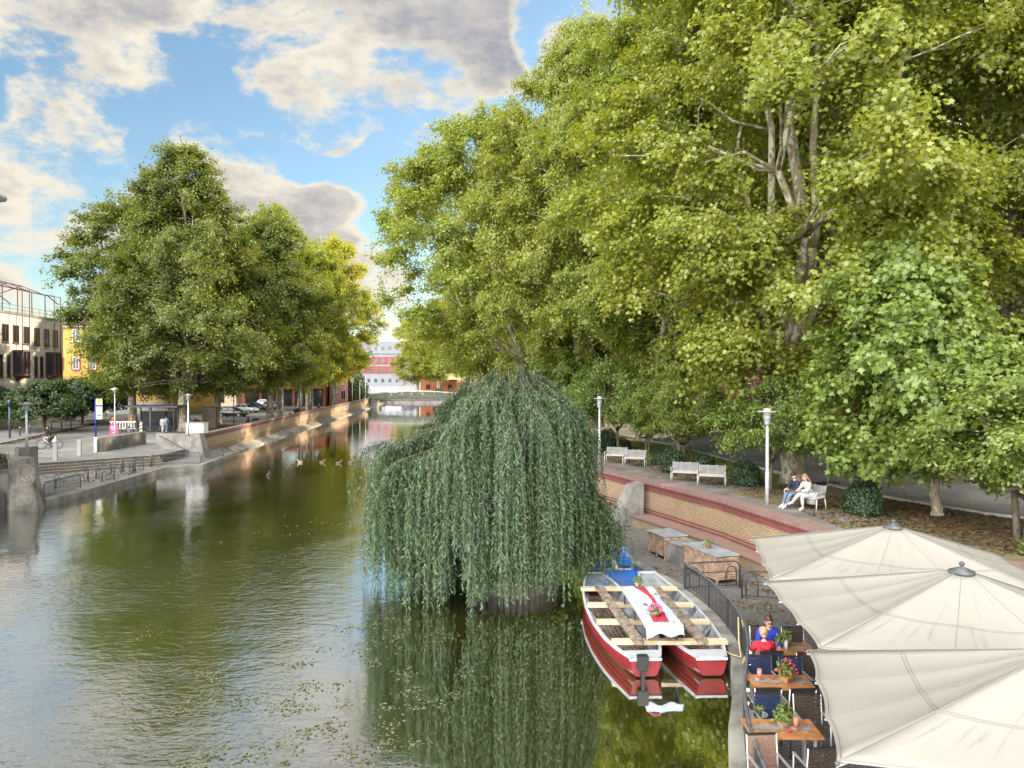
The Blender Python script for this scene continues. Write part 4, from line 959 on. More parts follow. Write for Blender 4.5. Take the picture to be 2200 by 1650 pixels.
scatter('fallen_leaves', 6500, lambda r, n: pol(r, n, [(10.6, 22.2), (12.3, 19.8), (22, 18.5), (17, 25), (14.8, 29), (12.2, 30), (11.2, 28.5), (10.4, 26)]), 'litter_leaf', .11, LOBED, ZP + .012, 1)
scatter('fallen_leaves', 5200, lambda r, n: pol(r, n, [(9.9, 29), (12.4, 30), (13.2, 34.5), (11.8, 43), (7, 52), (4.4, 47), (7.2, 38)]), 'litter_leaf', .10, LOBED, ZP + .022, 2)
scatter('fallen_leaves', 900, lambda r, n: pol(r, n, [(5.5, 22), (6.2, 20), (5.8, 17.6), (7.6, 17.8), (9, 22), (7.8, 27.4), (5.6, 33.6), (4.4, 33), (4.7, 26.5)], lambda p: .08 + .92 * (math.sin(p[0] * 2.1 + p[1]) * math.sin(p[1] * 1.7) > .35)), 'litter_leaf', .085, LOBED, ZT + .012, 3)
scatter('fallen_leaves', 900, lambda r, n: pol(r, n, [(-46.3, 66), (-45.6, 66), (-54.8, 96.5), (-55.4, 96.5)]), 'litter_leaf', .2, LOBED, ZS + .012, 4)
scatter('fallen_leaves', 700, lambda r, n: pol(r, n, [(-33, 46), (-26.5, 46), (-26, 53), (-27, 57), (-33, 50.5)]), 'litter_leaf', .12, LOBED, ZQ + .012, 6)
def grass_fn(r, n):
    P = pol(r, n, [(9.8, 37.8), (11.8, 32.2), (13.4, 34), (12.4, 41), (11.2, 51), (6, 60), (5.4, 48)]); return P
gr = np.random.default_rng(8); P = grass_fn(gr, 26000); n = len(P)
me = leaf_mesh('grass', np.concatenate([P, np.full((n, 1), ZP + .012)], 1), gr.normal(size=(n, 3)) * np.array([1, 1, .2]), gr.normal(size=(n, 3)) * .5 + np.array([0, 0, 1]), .10 * (.5 + gr.random(n)), gr.random(n), gr.random(n) ** 2, SLIM, 0)
me.materials.append(M['grass_blade']); o = bpy.data.objects.new('grass', me); COL.objects.link(o); o['kind'] = 'stuff'
def weed(rng, n):
    out = []
    blobs = [(860, 1440, 90, 150, 1.0), (800, 1390, 60, 60, .7), (640, 1560, 120, 70, .9), (560, 1630, 130, 30, .9), (460, 1510, 70, 50, .6), (700, 1480, 120, 60, .35), (820, 1600, 70, 60, .7), (640, 1130, 120, 40, .5), (560, 1230, 150, 60, .5), (680, 1060, 110, 24, .45), (430, 1330, 90, 60, .35), (860, 1340, 60, 40, .5), (960, 1480, 60, 80, .25), (350, 1450, 120, 80, .2), (880, 1560, 90, 70, .6)]
    wts = np.array([b[4] for b in blobs]); wts /= wts.sum(); sub = [(i, rng.normal() * .7, rng.normal() * .7) for i in rng.choice(len(blobs), 95, p=wts)]
    for k in range(n):
        i, a, b = sub[rng.integers(0, len(sub))]; B = blobs[i]; p = at(B[0] + B[2] * a, min(1700, B[1] + B[3] * b), 0); g_ = rng.normal(size=2) * (.05 + .007 * p.y)
        x, y = p.x + g_[0], p.y + g_[1]
        if 4 < y < 60 and (x < 1.0 or y < 16) and not ((x - WC.x) ** 2 + (y - WC.y) ** 2 < 20): out.append((x, y))
    return np.array(out)
scatter('water_weed', 1900, weed, 'weed_leaf', .075, OVAL, .006, 7, .10)
# ================================================================== LAMPS, BOLLARDS, BARRIERS
def disc_lamp(loc, h, label, name='street_lamp', group='disc topped lamps'):
    t = thing(name, label, 'lamp', loc, 0, group); k = h / 4.0
    MB().lathe([(.075, 0), (.075, 1.35 * k), (.06, 1.4 * k), (.052, 3.3 * k)], n=12).build('pole', 'steel_galv', t, True, local=True)
    MB().lathe([(.06, 3.28 * k), (.10, 3.32 * k), (.12, 3.42 * k), (.12, 3.5 * k), (.14, 3.52 * k), (.14, 3.6 * k), (.15, 3.62 * k), (.15, 3.70 * k)], n=14).build('lantern', 'zinc', t, True, local=True)
    MB().lathe([(.13, 3.70 * k), (.15, 3.80 * k), (.13, 3.86 * k)], n=14).build('lamp_glass', 'steel_white', t, True, local=True)
    MB().lathe([(.12, 3.86 * k), (.37, 3.87 * k), (.37, 3.895 * k), (.14, 3.91 * k), (.14, 4.0 * k), (.02, 4.02 * k)], n=24).build('disc_shade', 'steel_white', t, local=True)
    return t
p = at(1288, 991, ZP); disc_lamp(p, 3.75, 'grey disc topped lamp between the willow and the first pair of benches')
p = at(1648, 1084, ZP); disc_lamp(p, 3.65, 'tall grey disc topped lamp beside the two seated women')
def mushroom_lamp(loc, h, label, group='cone shade lamps'):
    t = thing('street_lamp', label, 'lamp', loc, 0, group)
    MB().lathe([(.07, 0), (.055, 1.0), (.045, h - .5)], n=10).build('pole', 'steel_galv', t, True, local=True)
    MB().lathe([(.05, h - .55), (.22, h - .2), (.26, h - .12)], n=14).build('lamp_glass', 'steel_white', t, True, local=True)
    MB().lathe([(.42, h - .14), (.40, h - .08), (.08, h + .05), (.02, h + .12)], n=16).build('lamp_shade', 'zinc', t, local=True)
mushroom_lamp(at(247, 938, ZS), 5.0, 'cone shade lamp behind the pink banner near the bus stop')
mushroom_lamp((31.5, 97, ZP), 4.2, 'cone shade lamp in front of the maroon cladding')
mushroom_lamp((-31.0, 113, ZS), 5.0, 'cone shade lamp behind the canal wall by the people walking')
mushroom_lamp((-34.6, 165, ZS), 5.6, 'cone shade lamp at the street end of the footbridge')
for i, (u, Y, h, lab) in enumerate([(608, 98, 5.6, 'thin grey pole beside the pale trunk behind the canal wall'), (646, 107, 6.2, 'thin grey pole by the group walking behind the canal wall'), (742, 150, 6.0, 'thin grey pole next to the double trunked yellow tree'),
        (757, 156, 6.2, 'thin grey pole with a small white sign near the footbridge'), (785, 168, 6.5, 'tall thin pole at the footbridge corner'), (502, 90, 6, 'thin dark pole by the parked black car')]):
    X = (u - 1100) / FPX * Y; t = thing('pole', lab, 'pole', (X, Y, ZS), 0, 'thin street poles')
    MB().tube([(0, 0, 0), (0, 0, h)], .06, 8).build('pole', 'steel_galv' if i != 5 else 'iron_grey', t, True, local=True)
    if i == 3: MB().box((0, -.08, h - .6), (.8, .04, .9)).build('sign_panel', 'steel_white', t, local=True)
    else: MB().lathe([(.08, h), (.05, h + .08)], n=8).build('cap', 'iron_grey', t, True, local=True)
# old stone pier with round relief, lamp pedestal, planter
t = thing('stone_pier', 'stained stone bridge pier with a round carved medallion at the water', 'pier', (-25.8, 38.6, 0))
m = MB(); m.raw([(-26.5, 38.2, -.5), (-24.85, 38.2, -.5), (-25.4, 39.8, -.5), (-27.0, 39.8, -.5), (-26.75, 38.45, 2.75), (-25.75, 38.45, 2.75), (-26.05, 39.6, 2.75), (-27.1, 39.6, 2.75)], [(3, 2, 1, 0), (4, 5, 6, 7), (0, 1, 5, 4), (1, 2, 6, 5), (2, 3, 7, 6), (3, 0, 4, 7)])
m.build('pier_body', 'weathered_concrete', t, bevel=.06)
m = MB()
mz = lambda x, z, e: (x, 38.2 + (z + .5) / 3.25 * .25 - e, z)
m.tube([mz(-25.68 + .42 * math.cos(a), 1.85 + .55 * math.sin(a), .01) for a in np.linspace(0, 6.283, 29)], .055, 6)
m.build('medallion_ring', 'weathered_concrete', t, True)
m = MB(); m.ell(mz(-25.68, 1.85, -.02), (.38, .06, .50), 20, 8)
rg = random.Random(3)
for k in range(16): a = rg.random() * 6.28; q = rg.random() * .3; m.ell(mz(-25.68 + q * math.cos(a), 1.85 + q * math.sin(a) * 1.1, .03), (rg.uniform(.05, .12), .05, rg.uniform(.06, .14)), 8, 6)
m.build('medallion_relief', 'weathered_concrete', t, True)
t = thing('side_wall', 'stained concrete side wall joining the stone pier, cut by the frame edge', 'wall', (-30, 38, 0))
MB().prism([(-40, 36.4), (-26.6, 38.5), (-26.6, 39.3), (-40, 37.4)], -.5, 1.95).build('wall_body', 'weathered_concrete', t)
MB().prism([(-40, 36.3), (-26.75, 38.45), (-26.75, 39.4), (-40, 37.5)], 1.95, 2.1).build('coping', 'concrete', t)
t = thing('lamp_pedestal', 'square concrete pedestal carrying the disc topped lamp on the pier', 'pedestal', (-27.35, 40.9, 1.0))
MB().box((-27.35, 40.9, 1.9), (.80, .8, 2.5)).build('block', 'concrete', t, bevel=.03)
MB().box((-27.62, 40.47, 2.6), (.22, .05, 1.0)).build('steel_plate', 'steel_galv', t)
disc_lamp((-27.35, 40.9, 3.15), 2.5, 'short disc topped lamp on the concrete pedestal above the stone pier')
t = low_plants('flower_box', 'planter of silvery bushy plants and orange flowers on the pier wall', 'planter', (-28.6, 39.6, 2.1), (1.1, .55), 1500, .75, 'willow_leaf', .12, 9, 'flower_mix', 40)
MB().box((-28.6, 39.6, 2.22), (2.4, 1.2, .3)).build('trough', 'concrete', t)
# bollards of galvanised steel
for (u, v, cap, lab) in ((119, 990, 1, 'square steel bollard with pointed white cap at the head of the steps'), (170.5, 979, 0, 'plain square steel bollard standing midway along the steps')):
    p = at(u, v, ZS); t = thing('bollard', lab, 'bollard', p, R(20), 'square steel bollards')
    MB().box((0, 0, .62), (.28, .28, 1.24)).build('post', 'steel_galv', t, local=True, bevel=.015)
    MB().box((.10, -.15, .72), (.07, .02, .9)).build('light_strip', 'steel_white', t, local=True)
    if cap: MB().lathe([(.10, 1.24), (.10, 1.33), (.15, 1.35), (.15, 1.45), (.02, 1.8)], n=10).build('cap', 'white_paint', t, True, local=True)
# concrete parapets beside the steps
t = thing('low_wall', 'low concrete wall with steel end post between the steps and the bus stop', 'wall', (-33.75, 62, ZS))
MB().prism([(-33.95, 59.2), (-33.45, 59.2), (-33.55, 66.6), (-34.05, 66.6)], ZS - .2, 2.15).build('wall_body', 'concrete', t, bevel=.02)
MB().box((-33.85, 59.05, 1.6), (.22, .26, 1.25)).build('steel_post', 'steel_galv', t)
t = thing('parapet', 'concrete parapet with a sloping dark handrail and tapered end pillar', 'wall', (-28, 61.6, .35))
MB().prism([(-30.4, 62.0), (-26.6, 60.9), (-26.5, 61.5), (-30.3, 62.6)], .3, 2.3).build('wall_body', 'concrete', t, bevel=.02)
m = MB(); m.raw([(-26.9, 60.3, .0), (-25.3, 60.0, .0), (-25.3, 61.4, .0), (-26.9, 61.7, .0), (-26.7, 60.45, 2.42), (-25.95, 60.3, 2.42), (-25.95, 61.1, 2.42), (-26.7, 61.4, 2.42)], [(3, 2, 1, 0), (4, 5, 6, 7), (0, 1, 5, 4), (1, 2, 6, 5), (2, 3, 7, 6), (3, 0, 4, 7)])
m.build('end_pillar', 'concrete', t, bevel=.03)
MB().tube([(-30.1, 61.75, 2.1), (-29.9, 61.7, 2.1), (-27.3, 60.95, .95), (-27.2, 60.95, .8)], .035, 6).build('handrail', 'iron_dark', t, True)
t = thing('lamp_block', 'pale block on the parapet pillar under the wall lamp', 'pedestal', (-26.9, 61.9, 2.3)); MB().box((-26.9, 62.0, 2.75), (1.5, 1.0, .9)).build('block', 'white_paint', t, bevel=.03); MB().box((-26.9, 62.0, 3.22), (1.6, 1.1, .05)).build('lid', 'zinc', t)
disc_lamp((-27.2, 61.0, 2.3), 3.4, 'disc topped lamp on the parapet pillar beside the biggest street plane')
# arched quay barriers
def arch_barrier(a, b, label, z=ZQ, h=.85, m='iron_grey', rods=False, group='arched quay barriers', name='barrier', inner=True):
    a, b = Vector((a[0], a[1])), Vector((b[0], b[1])); L = (b - a).length; d_ = (b - a).normalized(); t = thing(name, label, 'barrier', (a.x, a.y, z), math.atan2(d_.y, d_.x), group)
    r = min(.22, L * .4); arc = [(0, 0, 0), (0, 0, h - r)] + [(r - r * math.cos(q), 0, h - r + r * math.sin(q)) for q in np.linspace(.3, 1.57, 4)]
    full = arc + [(L - x, 0, z_) for (x, _, z_) in reversed(arc)]
    MB().tube(full, .028, 6).build('frame', m, t, True, local=True)
    if inner:
        for x0 in ((.12,) if L < .8 else (.12, L - .12 - .34)):
            w = min(.34, L - .24); m2 = MB().tube([(x0, 0, .08), (x0, 0, h - .34)] + [(x0 + w / 2 - w / 2 * math.cos(q), 0, h - .34 + .18 * math.sin(q)) for q in np.linspace(.5, 2.64, 5)] + [(x0 + w, 0, h - .34), (x0 + w, 0, .08)], .02, 5)
            m2.build('inner_arch', m, t, True, local=True)
    m2 = MB().bar((.02, 0, .09), (L - .02, 0, .09), .03); m2.build('lower_rail', m, t, local=True)
    if L > 1: MB().bar((.02, 0, h * .62), (L - .02, 0, h * .62), .025).build('middle_rail', m, t, local=True)
    if rods:
        for x in np.arange(.1, L - .05, .11): MB_rods.setdefault(t.name, MB()).bar((x, 0, .09), (x, 0, h - .02), .016)
        MB_rods[t.name].build('balusters', m, t, local=True)
    return t
MB_rods = {}
P = lambda u, v: at(u, v, ZQ)
arch_barrier(P(94, 1069), P(173, 1048), 'railing with thin rods on the quay edge nearest the stone pier', rods=True, inner=False)
arch_barrier(P(118, 1051), P(190, 1034), 'long arched barrier behind the rod railing near the stone pier')
arch_barrier(P(206, 1029), P(239, 1020), 'arched barrier standing behind the third one along the quay edge')
arch_barrier(P(218, 1036), P(246, 1030), 'arched barrier on the quay edge past the long ones')
arch_barrier(P(260, 1018), P(266, 1014), 'single narrow arched post frame halfway along the quay')
arch_barrier(P(278, 1015), P(309, 1009), 'arched barrier before the broad end of the steps')
arch_barrier(P(284, 1019), P(291, 1014), 'narrow arched frame at the quay edge before the broad end of the steps')
arch_barrier(P(323, 1003), P(329, 999), 'last narrow arched frame before the far railing')
arch_barrier(P(349, 999), P(431, 995), 'railing with thin rods at the quay corner below the parapet', rods=True, inner=False)
arch_barrier(P(434, 994), P(480, 981), 'railing with thin rods at the far tip of the quay', rods=True, inner=False)
# terrace barriers
arch_barrier((5.45, 22.75), (7.25, 23.05), 'dark arched barrier in front of the wooden storage boxes', ZT, .85, 'iron_dark', group='terrace barriers')
arch_barrier((6.95, 21.9), (8.9, 21.4), 'dark arched barrier partly under the far parasol', ZT, .85, 'iron_dark', group='terrace barriers')
# railing along the terrace edge
t = thing('quay_railing', 'curving dark railing with thin rods along the terrace edge', 'railing', (5.3, 22.6, ZT))
RL = [(5.42, 22.75), (5.68, 20.9), (5.72, 19.2), (5.58, 17.6), (5.25, 16.1), (4.78, 14.75), (4.36, 13.55), (4.02, 12.3), (3.78, 10.8), (3.68, 9), (3.68, 7)]
def smooth_line(L, k=5):
    out = []; n = len(L)
    for i in range(n - 1):
        p0, p1, p2, p3 = [np.array(L[max(0, min(n - 1, j))], float) for j in (i - 1, i, i + 1, i + 2)]
        for q in range(k): x = q / k; out.append(tuple(.5 * (2 * p1 + (p2 - p0) * x + (2 * p0 - 5 * p1 + 4 * p2 - p3) * x * x + (3 * p1 - p0 - 3 * p2 + p3) * x ** 3)))
    return out + [tuple(L[-1])]
RS = smooth_line(RL, 6)
MB().tube([(x, y, 1.2) for x, y in RS], .032, 8).build('handrail', 'iron_grey', t, True)
m = MB()
for z in (.45, 1.08): m.tube([(x, y, z) for x, y in RS], .014, 4)
m.build('thin_rails', 'iron_dark', t)
m = MB(); acc = 0; last = np.array(RS[0]); pc = 0
for i in range(1, len(RS)):
    a, b = np.array(RS[i - 1]), np.array(RS[i]); L = np.linalg.norm(b - a); k = 0
    while acc <= L: q = a + (b - a) * acc / L; m.bar((q[0], q[1], .42), (q[0], q[1], 1.16), .014); acc += .115
    acc -= L
m.build('balusters', 'iron_dark', t)
for (x, y) in RL: MB().box((x, y, .78), (.05, .05, .86)).build('post', 'iron_dark', t)
# string of little bulbs on the railing
t = thing('string_lights', 'string of small lit bulbs along the terrace railing', 'lights', (4.4, 13.5, 1.0)); w_ = MB(); em = bpy.data.materials.new('bulb'); em.use_nodes = True
em.node_tree.nodes['Principled BSDF'].inputs['Emission Color'].default_value = (1, .85, .6, 1); em.node_tree.nodes['Principled BSDF'].inputs['Emission Strength'].default_value = 2.5
pts = []
for i in range(18, len(RS)): pts.append((RS[i][0] + .05, RS[i][1], 1.05 - .10 * abs(math.sin(i * 1.1))))
MB().tube(pts, .007, 4).build('cable', 'black', t)
for i in range(0, len(pts), 3): MB().ell((pts[i][0], pts[i][1], pts[i][2] - .04), (.028, .028, .04), 8, 6).build('bulb', em, t, True)
t = thing('mooring_rope', 'pale looped mooring rope hanging on the terrace railing', 'rope', (5.5, 17.4, 1.1))
MB().tube([(5.50, 17.6, 1.2), (5.42, 17.3, .75), (5.38, 17.0, .45), (5.2, 17.3, .42), (5.1, 17.7, .44)], .02, 6).tube([(5.52, 17.4, 1.2), (5.6, 17.1, .6), (5.4, 16.9, .42), (5.3, 16.6, .45), (5.36, 16.3, .9), (5.3, 16.25, 1.15)], .018, 6).build('coil', 'rope', t, True)
t = thing('hanging_pot', 'grey metal flower pot with a small yellow green plant hung on the terrace railing', 'flower pot', (4.35, 12.9, .85))
MB().lathe([(.10, .72), (.15, 1.0), (.16, 1.0), (.14, .99), (.10, .76)], (4.42, 12.95, 0), 14).build('pot', 'zinc', t, True)
m = MB()
for k in range(9): a = k * .7; m.poly([(4.42, 12.95, .98), (4.42 + .05 * math.cos(a + .5), 12.95 + .05 * math.sin(a + .5), 1.08), (4.42 + .13 * math.cos(a), 12.95 + .13 * math.sin(a), 1.12), (4.42 + .05 * math.cos(a - .5), 12.95 + .05 * math.sin(a - .5), 1.08)])
m.build('leaves', 'small_leaf', t)
# ================================================================== BENCHES
def bench(u, v, rz, label, w=1.15):
    p = at(u, v, ZP); t = thing('park_bench', label, 'bench', (p.x, p.y, ZP), rz, 'white metal park benches')   # front faces -Y locally
    m = MB()
    for k in range(9): m.bar((-w / 2, -.22 + k * .055, .44 + .004 * k), (w / 2, -.22 + k * .055, .44 + .004 * k), .043, .022)
    m.build('seat', 'steel_white', t, local=True)
    m = MB()
    for k in range(8): m.bar((-w / 2, .255 + k * .014, .50 + k * .05), (w / 2, .255 + k * .014, .50 + k * .05), .022, .036)
    for x in (-w / 2, -w / 6, w / 6, w / 2): m.bar((x, .265, .46), (x, .375, .90), .03)
    m.build('backrest', 'bench_slat', t, local=True)
    for x in (-w / 2 - .02, w / 2 + .02):
        MB().tube([(x, -.24, 0), (x, -.22, .42)], .024, 7).build('leg', 'steel_white', t, True, local=True)
        MB().tube([(x, .34, 0), (x, .26, .42)], .024, 7).build('leg', 'steel_white', t, True, local=True)
        MB().tube([(x, -.22, .42), (x, -.27, .58), (x, -.20, .66), (x, .05, .66), (x, .28, .60)], .02, 7).build('armrest', 'steel_white', t, True, local=True)
    return t
ba = R(-20)
bench(1323, 995, ba, 'empty white bench nearest the lamp by the willow')
bench(1363, 1002, ba, 'second empty white bench from the willow, closely beside the first')
bench(1471, 1035, ba, 'empty white bench with two clipped shrubs behind it, third from the willow')
bench(1529, 1043, ba, 'fourth empty white bench from the willow, last before the tall lamp')
bn5 = bench(1728, 1092, R(-58), 'white bench occupied by the two seated women', 1.3)
# ================================================================== BUTTRESS, STORAGE BOXES
t = thing('buttress', 'sloping concrete buttress leaning on the park wall', 'buttress', (5.0, 33.4, ZT))
m = MB(); d_ = Vector((-.36, .93)); e_ = Vector((-.93, -.36)); c = Vector((5.35, 33.2))
q = lambda a, b, z: (c.x + d_.x * a + e_.x * b, c.y + d_.y * a + e_.y * b, z)
m.raw([q(-.45, -.5, ZT), q(.45, -.5, ZT), q(.45, .95, ZT), q(-.45, .95, ZT), q(-.38, -.6, 2.25), q(.38, -.6, 2.25), q(.38, -.05, 2.12), q(-.38, -.05, 2.12)], [(3, 2, 1, 0), (4, 5, 6, 7), (0, 1, 5, 4), (1, 2, 6, 5), (2, 3, 7, 6), (3, 0, 4, 7)])
m.build('block', 'concrete', t, bevel=.03)
F0, Fd, Fp = Vector((5.21, 27.66)), Vector((.31, -.95)).normalized(), Vector((.95, .31)).normalized()
def fq(s_, e, z): return (F0.x + Fd.x * s_ + Fp.x * e, F0.y + Fd.y * s_ + Fp.y * e, z)
def slat_box(s0, s1, dep, z1, label, name, concrete_face=False):
    a = fq(s0, 0, ZT); t = thing(name, label, 'storage box', a, 0, 'slatted storage boxes'); m = MB(); n = 9
    for k in range(n):
        z = ZT + .12 + (z1 - ZT - .18) * (k + .5) / n; h = (z1 - ZT - .18) / n - .016
        m.bar(fq(s0, 0, z), fq(s1, 0, z), .03, h); m.bar(fq(s1, 0, z), fq(s1, dep, z), .03, h); m.bar(fq(s0, 0, z), fq(s0, dep, z), .03, h)
    m.build('slats', 'wood_slat', t)
    m = MB()
    for (s_, e) in ((s0, .03), (s1, .03), (s0, dep), (s1, dep), ((s0 + s1) / 2, .03)): m.bar(fq(s_ + (.03 if s_ == s0 else -.03), e, ZT), fq(s_ + (.03 if s_ == s0 else -.03), e, z1 - .04), .07)
    m.prism([fq(s0 + .04, .05, 0)[:2], fq(s1 - .04, .05, 0)[:2], fq(s1 - .04, dep - .04, 0)[:2], fq(s0 + .04, dep - .04, 0)[:2]], ZT + .12, z1 - .06); m.build('carcass', 'wood_old', t)
    MB().prism([fq(s0 - .06, -.07, 0)[:2], fq(s1 + .06, -.07, 0)[:2], fq(s1 + .06, dep + .06, 0)[:2], fq(s0 - .06, dep + .06, 0)[:2]], z1 - .03, z1).build('lid', 'zinc', t, bevel=.006); return t
slat_box(0, 1.22, .88, 1.22, 'slatted wooden storage box with blue grey zinc lid farthest from the parasols', 'storage_box')
slat_box(2.55, 4.5, .80, 1.27, 'slatted wooden storage box with zinc lid and a small flower pot on top', 'storage_box')
t = thing('concrete_trough', 'stained concrete block between the two slatted storage boxes', 'block', fq(1.3, 0, ZT))
MB().prism([fq(1.30, .03, 0)[:2], fq(2.46, .03, 0)[:2], fq(2.46, .85, 0)[:2], fq(1.30, .85, 0)[:2]], ZT, 1.05).build('block', 'weathered_concrete', t, bevel=.015)
MB().prism([fq(1.29, .0, 0)[:2], fq(2.47, .0, 0)[:2], fq(2.47, .88, 0)[:2], fq(1.29, .88, 0)[:2]], 1.052, 1.10).build('slab', 'concrete', t)
rngp = np.random.default_rng(77)
def pot_plant(loc, label, pot='terracotta', r=.09, h=.15, spread=.18, ph=.22, n=90, square=False, flower=None, nf=8, lmat='small_leaf', ls=.07, name='potted_plant', k=.0):
    t = thing(name, label, 'potted plant', loc, k)
    if square: m = MB(); m.box((0, 0, h / 2), (r * 1.7, r * 1.7, h), taper=1.2); m.build('pot', pot, t, local=True)
    else: MB().lathe([(r * .75, 0), (r, h * .8), (r * 1.1, h * .82), (r * 1.1, h), (r * .9, h), (r * .85, h * .8)], n=14).build('pot', pot, t, True, local=True)
    dr = unit(rngp.normal(size=(n, 3))); dr[:, 2] = np.abs(dr[:, 2]); pos = dr * np.array([spread, spread, ph]) * (rngp.random((n, 1)) ** .5) + np.array([0, 0, h])
    me = leaf_mesh('foliage', pos, dr + rngp.normal(size=(n, 3)) * .5, dr + rngp.normal(size=(n, 3)) * .5, ls * (.6 + .8 * rngp.random(n)), rngp.random(n), rngp.random(n) * .5, OVAL); me.materials.append(M[lmat])
    o = bpy.data.objects.new('foliage', me); COL.objects.link(o); o.parent = t
    if flower:
        m = MB()
        for i in range(nf): d2 = unit(rngp.normal(size=(1, 3)))[0]; m.ell((d2[0] * spread, d2[1] * spread, h + abs(d2[2]) * ph * 1.05 + .02), (.028, .028, .022), 6, 5)
        m.build('blossoms', flower, t, True, local=True)
    return t
pot_plant(fq(3.5, .35, 1.27), 'small green plant in a terracotta pot on the zinc lid of the storage box', k=.3)
# ================================================================== BOATS
def boat(bow, stern, hw, label, motor=False, mirror=1):
    bow, stern = Vector((*bow, 0)), Vector((*stern, 0)); ax = (stern - bow); L = ax.length; ax.normalize(); sd = Vector((ax.y, -ax.x, 0))     # sd: to the photo's left going astern is -; handled by symmetric hull
    t = thing('punt', label, 'boat', (bow.x, bow.y, 0), 0, 'red and white punts')
    st = [0, .04, .12, .25, .42, .6, .78, .9, 1.0]; ws = [.36, .44, .62, .84, .98, 1.0, .88, .68, .44]; zg = [.62, .60, .54, .48, .45, .44, .45, .47, .50]; zb = [.22, .10, -.05, -.12, -.14, -.14, -.12, -.06, .04]
    def q(s_, a, z): p = bow + ax * (L * s_) + sd * (a); return (p.x, p.y, z)
    def interp(arr, x): return float(np.interp(x, st, arr))
    ss = np.linspace(0, 1, 25)
    def skin(prof):       # prof(x)->list of (a,z)
        rows = [[q(x, a, z) for a, z in prof(x)] for x in ss]; m = MB(); k = len(rows[0]); vs = [p for r_ in rows for p in r_]
        m.raw(vs, [(i * k + j, (i + 1) * k + j, (i + 1) * k + j + 1, i * k + j + 1) for i in range(len(ss) - 1) for j in range(k - 1)]); return m
    hull = lambda x: [(s_ * interp(ws, x) * hw * f, interp(zb, x) + (interp(zg, x) - interp(zb, x)) * g_) for s_, f, g_ in ((-1, 1, .85), (-1, .93, .42), (-1, .80, .10), (-1, .60, 0), (1, .60, 0), (1, .80, .10), (1, .93, .42), (1, 1, .85))]
    m = skin(hull)
    for e in (0, 1):
        m.poly([q(e, a, z) for a, z in hull(e)])
    ho = m.build('hull', 'hull_red', t)
    for s_ in (-1, 1):      # lapped strake lines
        m = MB()
        for g_, f in ((.42, .945), (.62, .985)):
            m.tube([q(x, s_ * interp(ws, x) * hw * f, interp(zb, x) + (interp(zg, x) - interp(zb, x)) * g_) for x in ss], .014, 4)
        m.build('strake', 'hull_red', ho)
    for s_ in (-1, 1):
        m = skin(lambda x: [(s_ * interp(ws, x) * hw * 1.0, interp(zb, x) + (interp(zg, x) - interp(zb, x)) * .85), (s_ * (interp(ws, x) * hw + .02), interp(zg, x) - .02), (s_ * (interp(ws, x) * hw + .02), interp(zg, x)), (s_ * (interp(ws, x) * hw - .055), interp(zg, x)), (s_ * (interp(ws, x) * hw - .055), interp(zg, x) - .05)])
        m.build('gunwale', 'hull_white', t)
        m = skin(lambda x: [(s_ * (interp(ws, x) * hw - .045), interp(zg, x) - .03), (s_ * interp(ws, x) * hw * .86, .12), (s_ * interp(ws, x) * hw * .66, .06)])
        m.build('inner_side', 'hull_grey', t)
    m = MB()
    for k in range(9):
        a0, a1 = -1 + k * 2 / 9 + .012, -1 + (k + 1) * 2 / 9 - .012
        xs = np.linspace(.10, .93, 13); z_ = .07
        vs = []
        for x in xs: w = interp(ws, x) * hw * .68; vs += [q(x, a0 * w, z_), q(x, a1 * w, z_)]
        m.raw(vs, [(2 * i, 2 * i + 2, 2 * i + 3, 2 * i + 1) for i in range(12)])
    m.build('floor_boards', 'wood_floor', t)
    for x in (.30, .50, .66, .82):
        for s_ in (-1, 1):
            w = interp(ws, x) * hw; MB().bar(q(x, s_ * (w - .06), .42), q(x, s_ * w * .62, .1), .07, .09).build('frame_rib', 'hull_grey', t)
    w0, w1 = interp(ws, .0) * hw, interp(ws, .13) * hw
    m = MB(); m.poly([q(.0, -w0 + .05, .57), q(.13, -w1 + .07, .40), q(.13, w1 - .07, .40), q(.0, w0 - .05, .57)]); m.build('bow_deck', 'hull_grey', t, solid=.03)
    m = MB(); m.bar(q(-.004, -w0 - .02, .60), q(-.004, w0 + .02, .60), .05, .07); m.build('bow_rail', 'hull_white', t)
    wt = interp(ws, .985) * hw; m = MB()
    for k in range(17): a = -wt + .05 + k * (2 * wt - .1) / 16; m.bar(q(.925, a * 1.25, .455), q(.995, a, .475), .045, .02)
    m.build('stern_grating', 'hull_white', t)
    m = MB(); m.bar(q(.925, -wt * 1.25, .43), q(.925, wt * 1.25, .43), .05, .05); m.bar(q(1.0, -wt, .44), q(1.0, wt, .44), .05, .06); m.build('stern_rail', 'hull_white', t)
    if motor:
        o = MB(); a = .09 * mirror; o.box(Vector(q(1.012, a, .40)), (.24, .16, .36), taper=1.12); mo = o.build('outboard_motor', 'black', t, bevel=.02)
        MB().bar(q(1.014, a, .22), q(1.014, a, -.12), .08, .12).build('shaft', 'black', mo)
    return t
b1 = boat((2.72, 23.8), (3.12, 16.9), .80, 'red and white punt nearer the open water, with a black outboard motor', True, 1)
b2 = boat((4.45, 23.9), (4.68, 16.95), .78, 'red and white punt moored against the terrace edge')
t = thing('rope_coil', 'coil of blue rope lying in the bow of the outer punt', 'rope', (2.75, 22.95, .5)); m = MB()
m.tube([(2.75 + (.10 + .012 * k) * math.cos(k * .6), 23.1 + (.12 + .01 * k) * math.sin(k * .6), .47 + .002 * k) for k in range(34)], .014, 5); m.tube([(2.9, 23.2, .5), (3.1, 23.3, .52), (3.2, 23.6, .62)], .012, 5); m.build('coil', 'rope_blue', t, True)
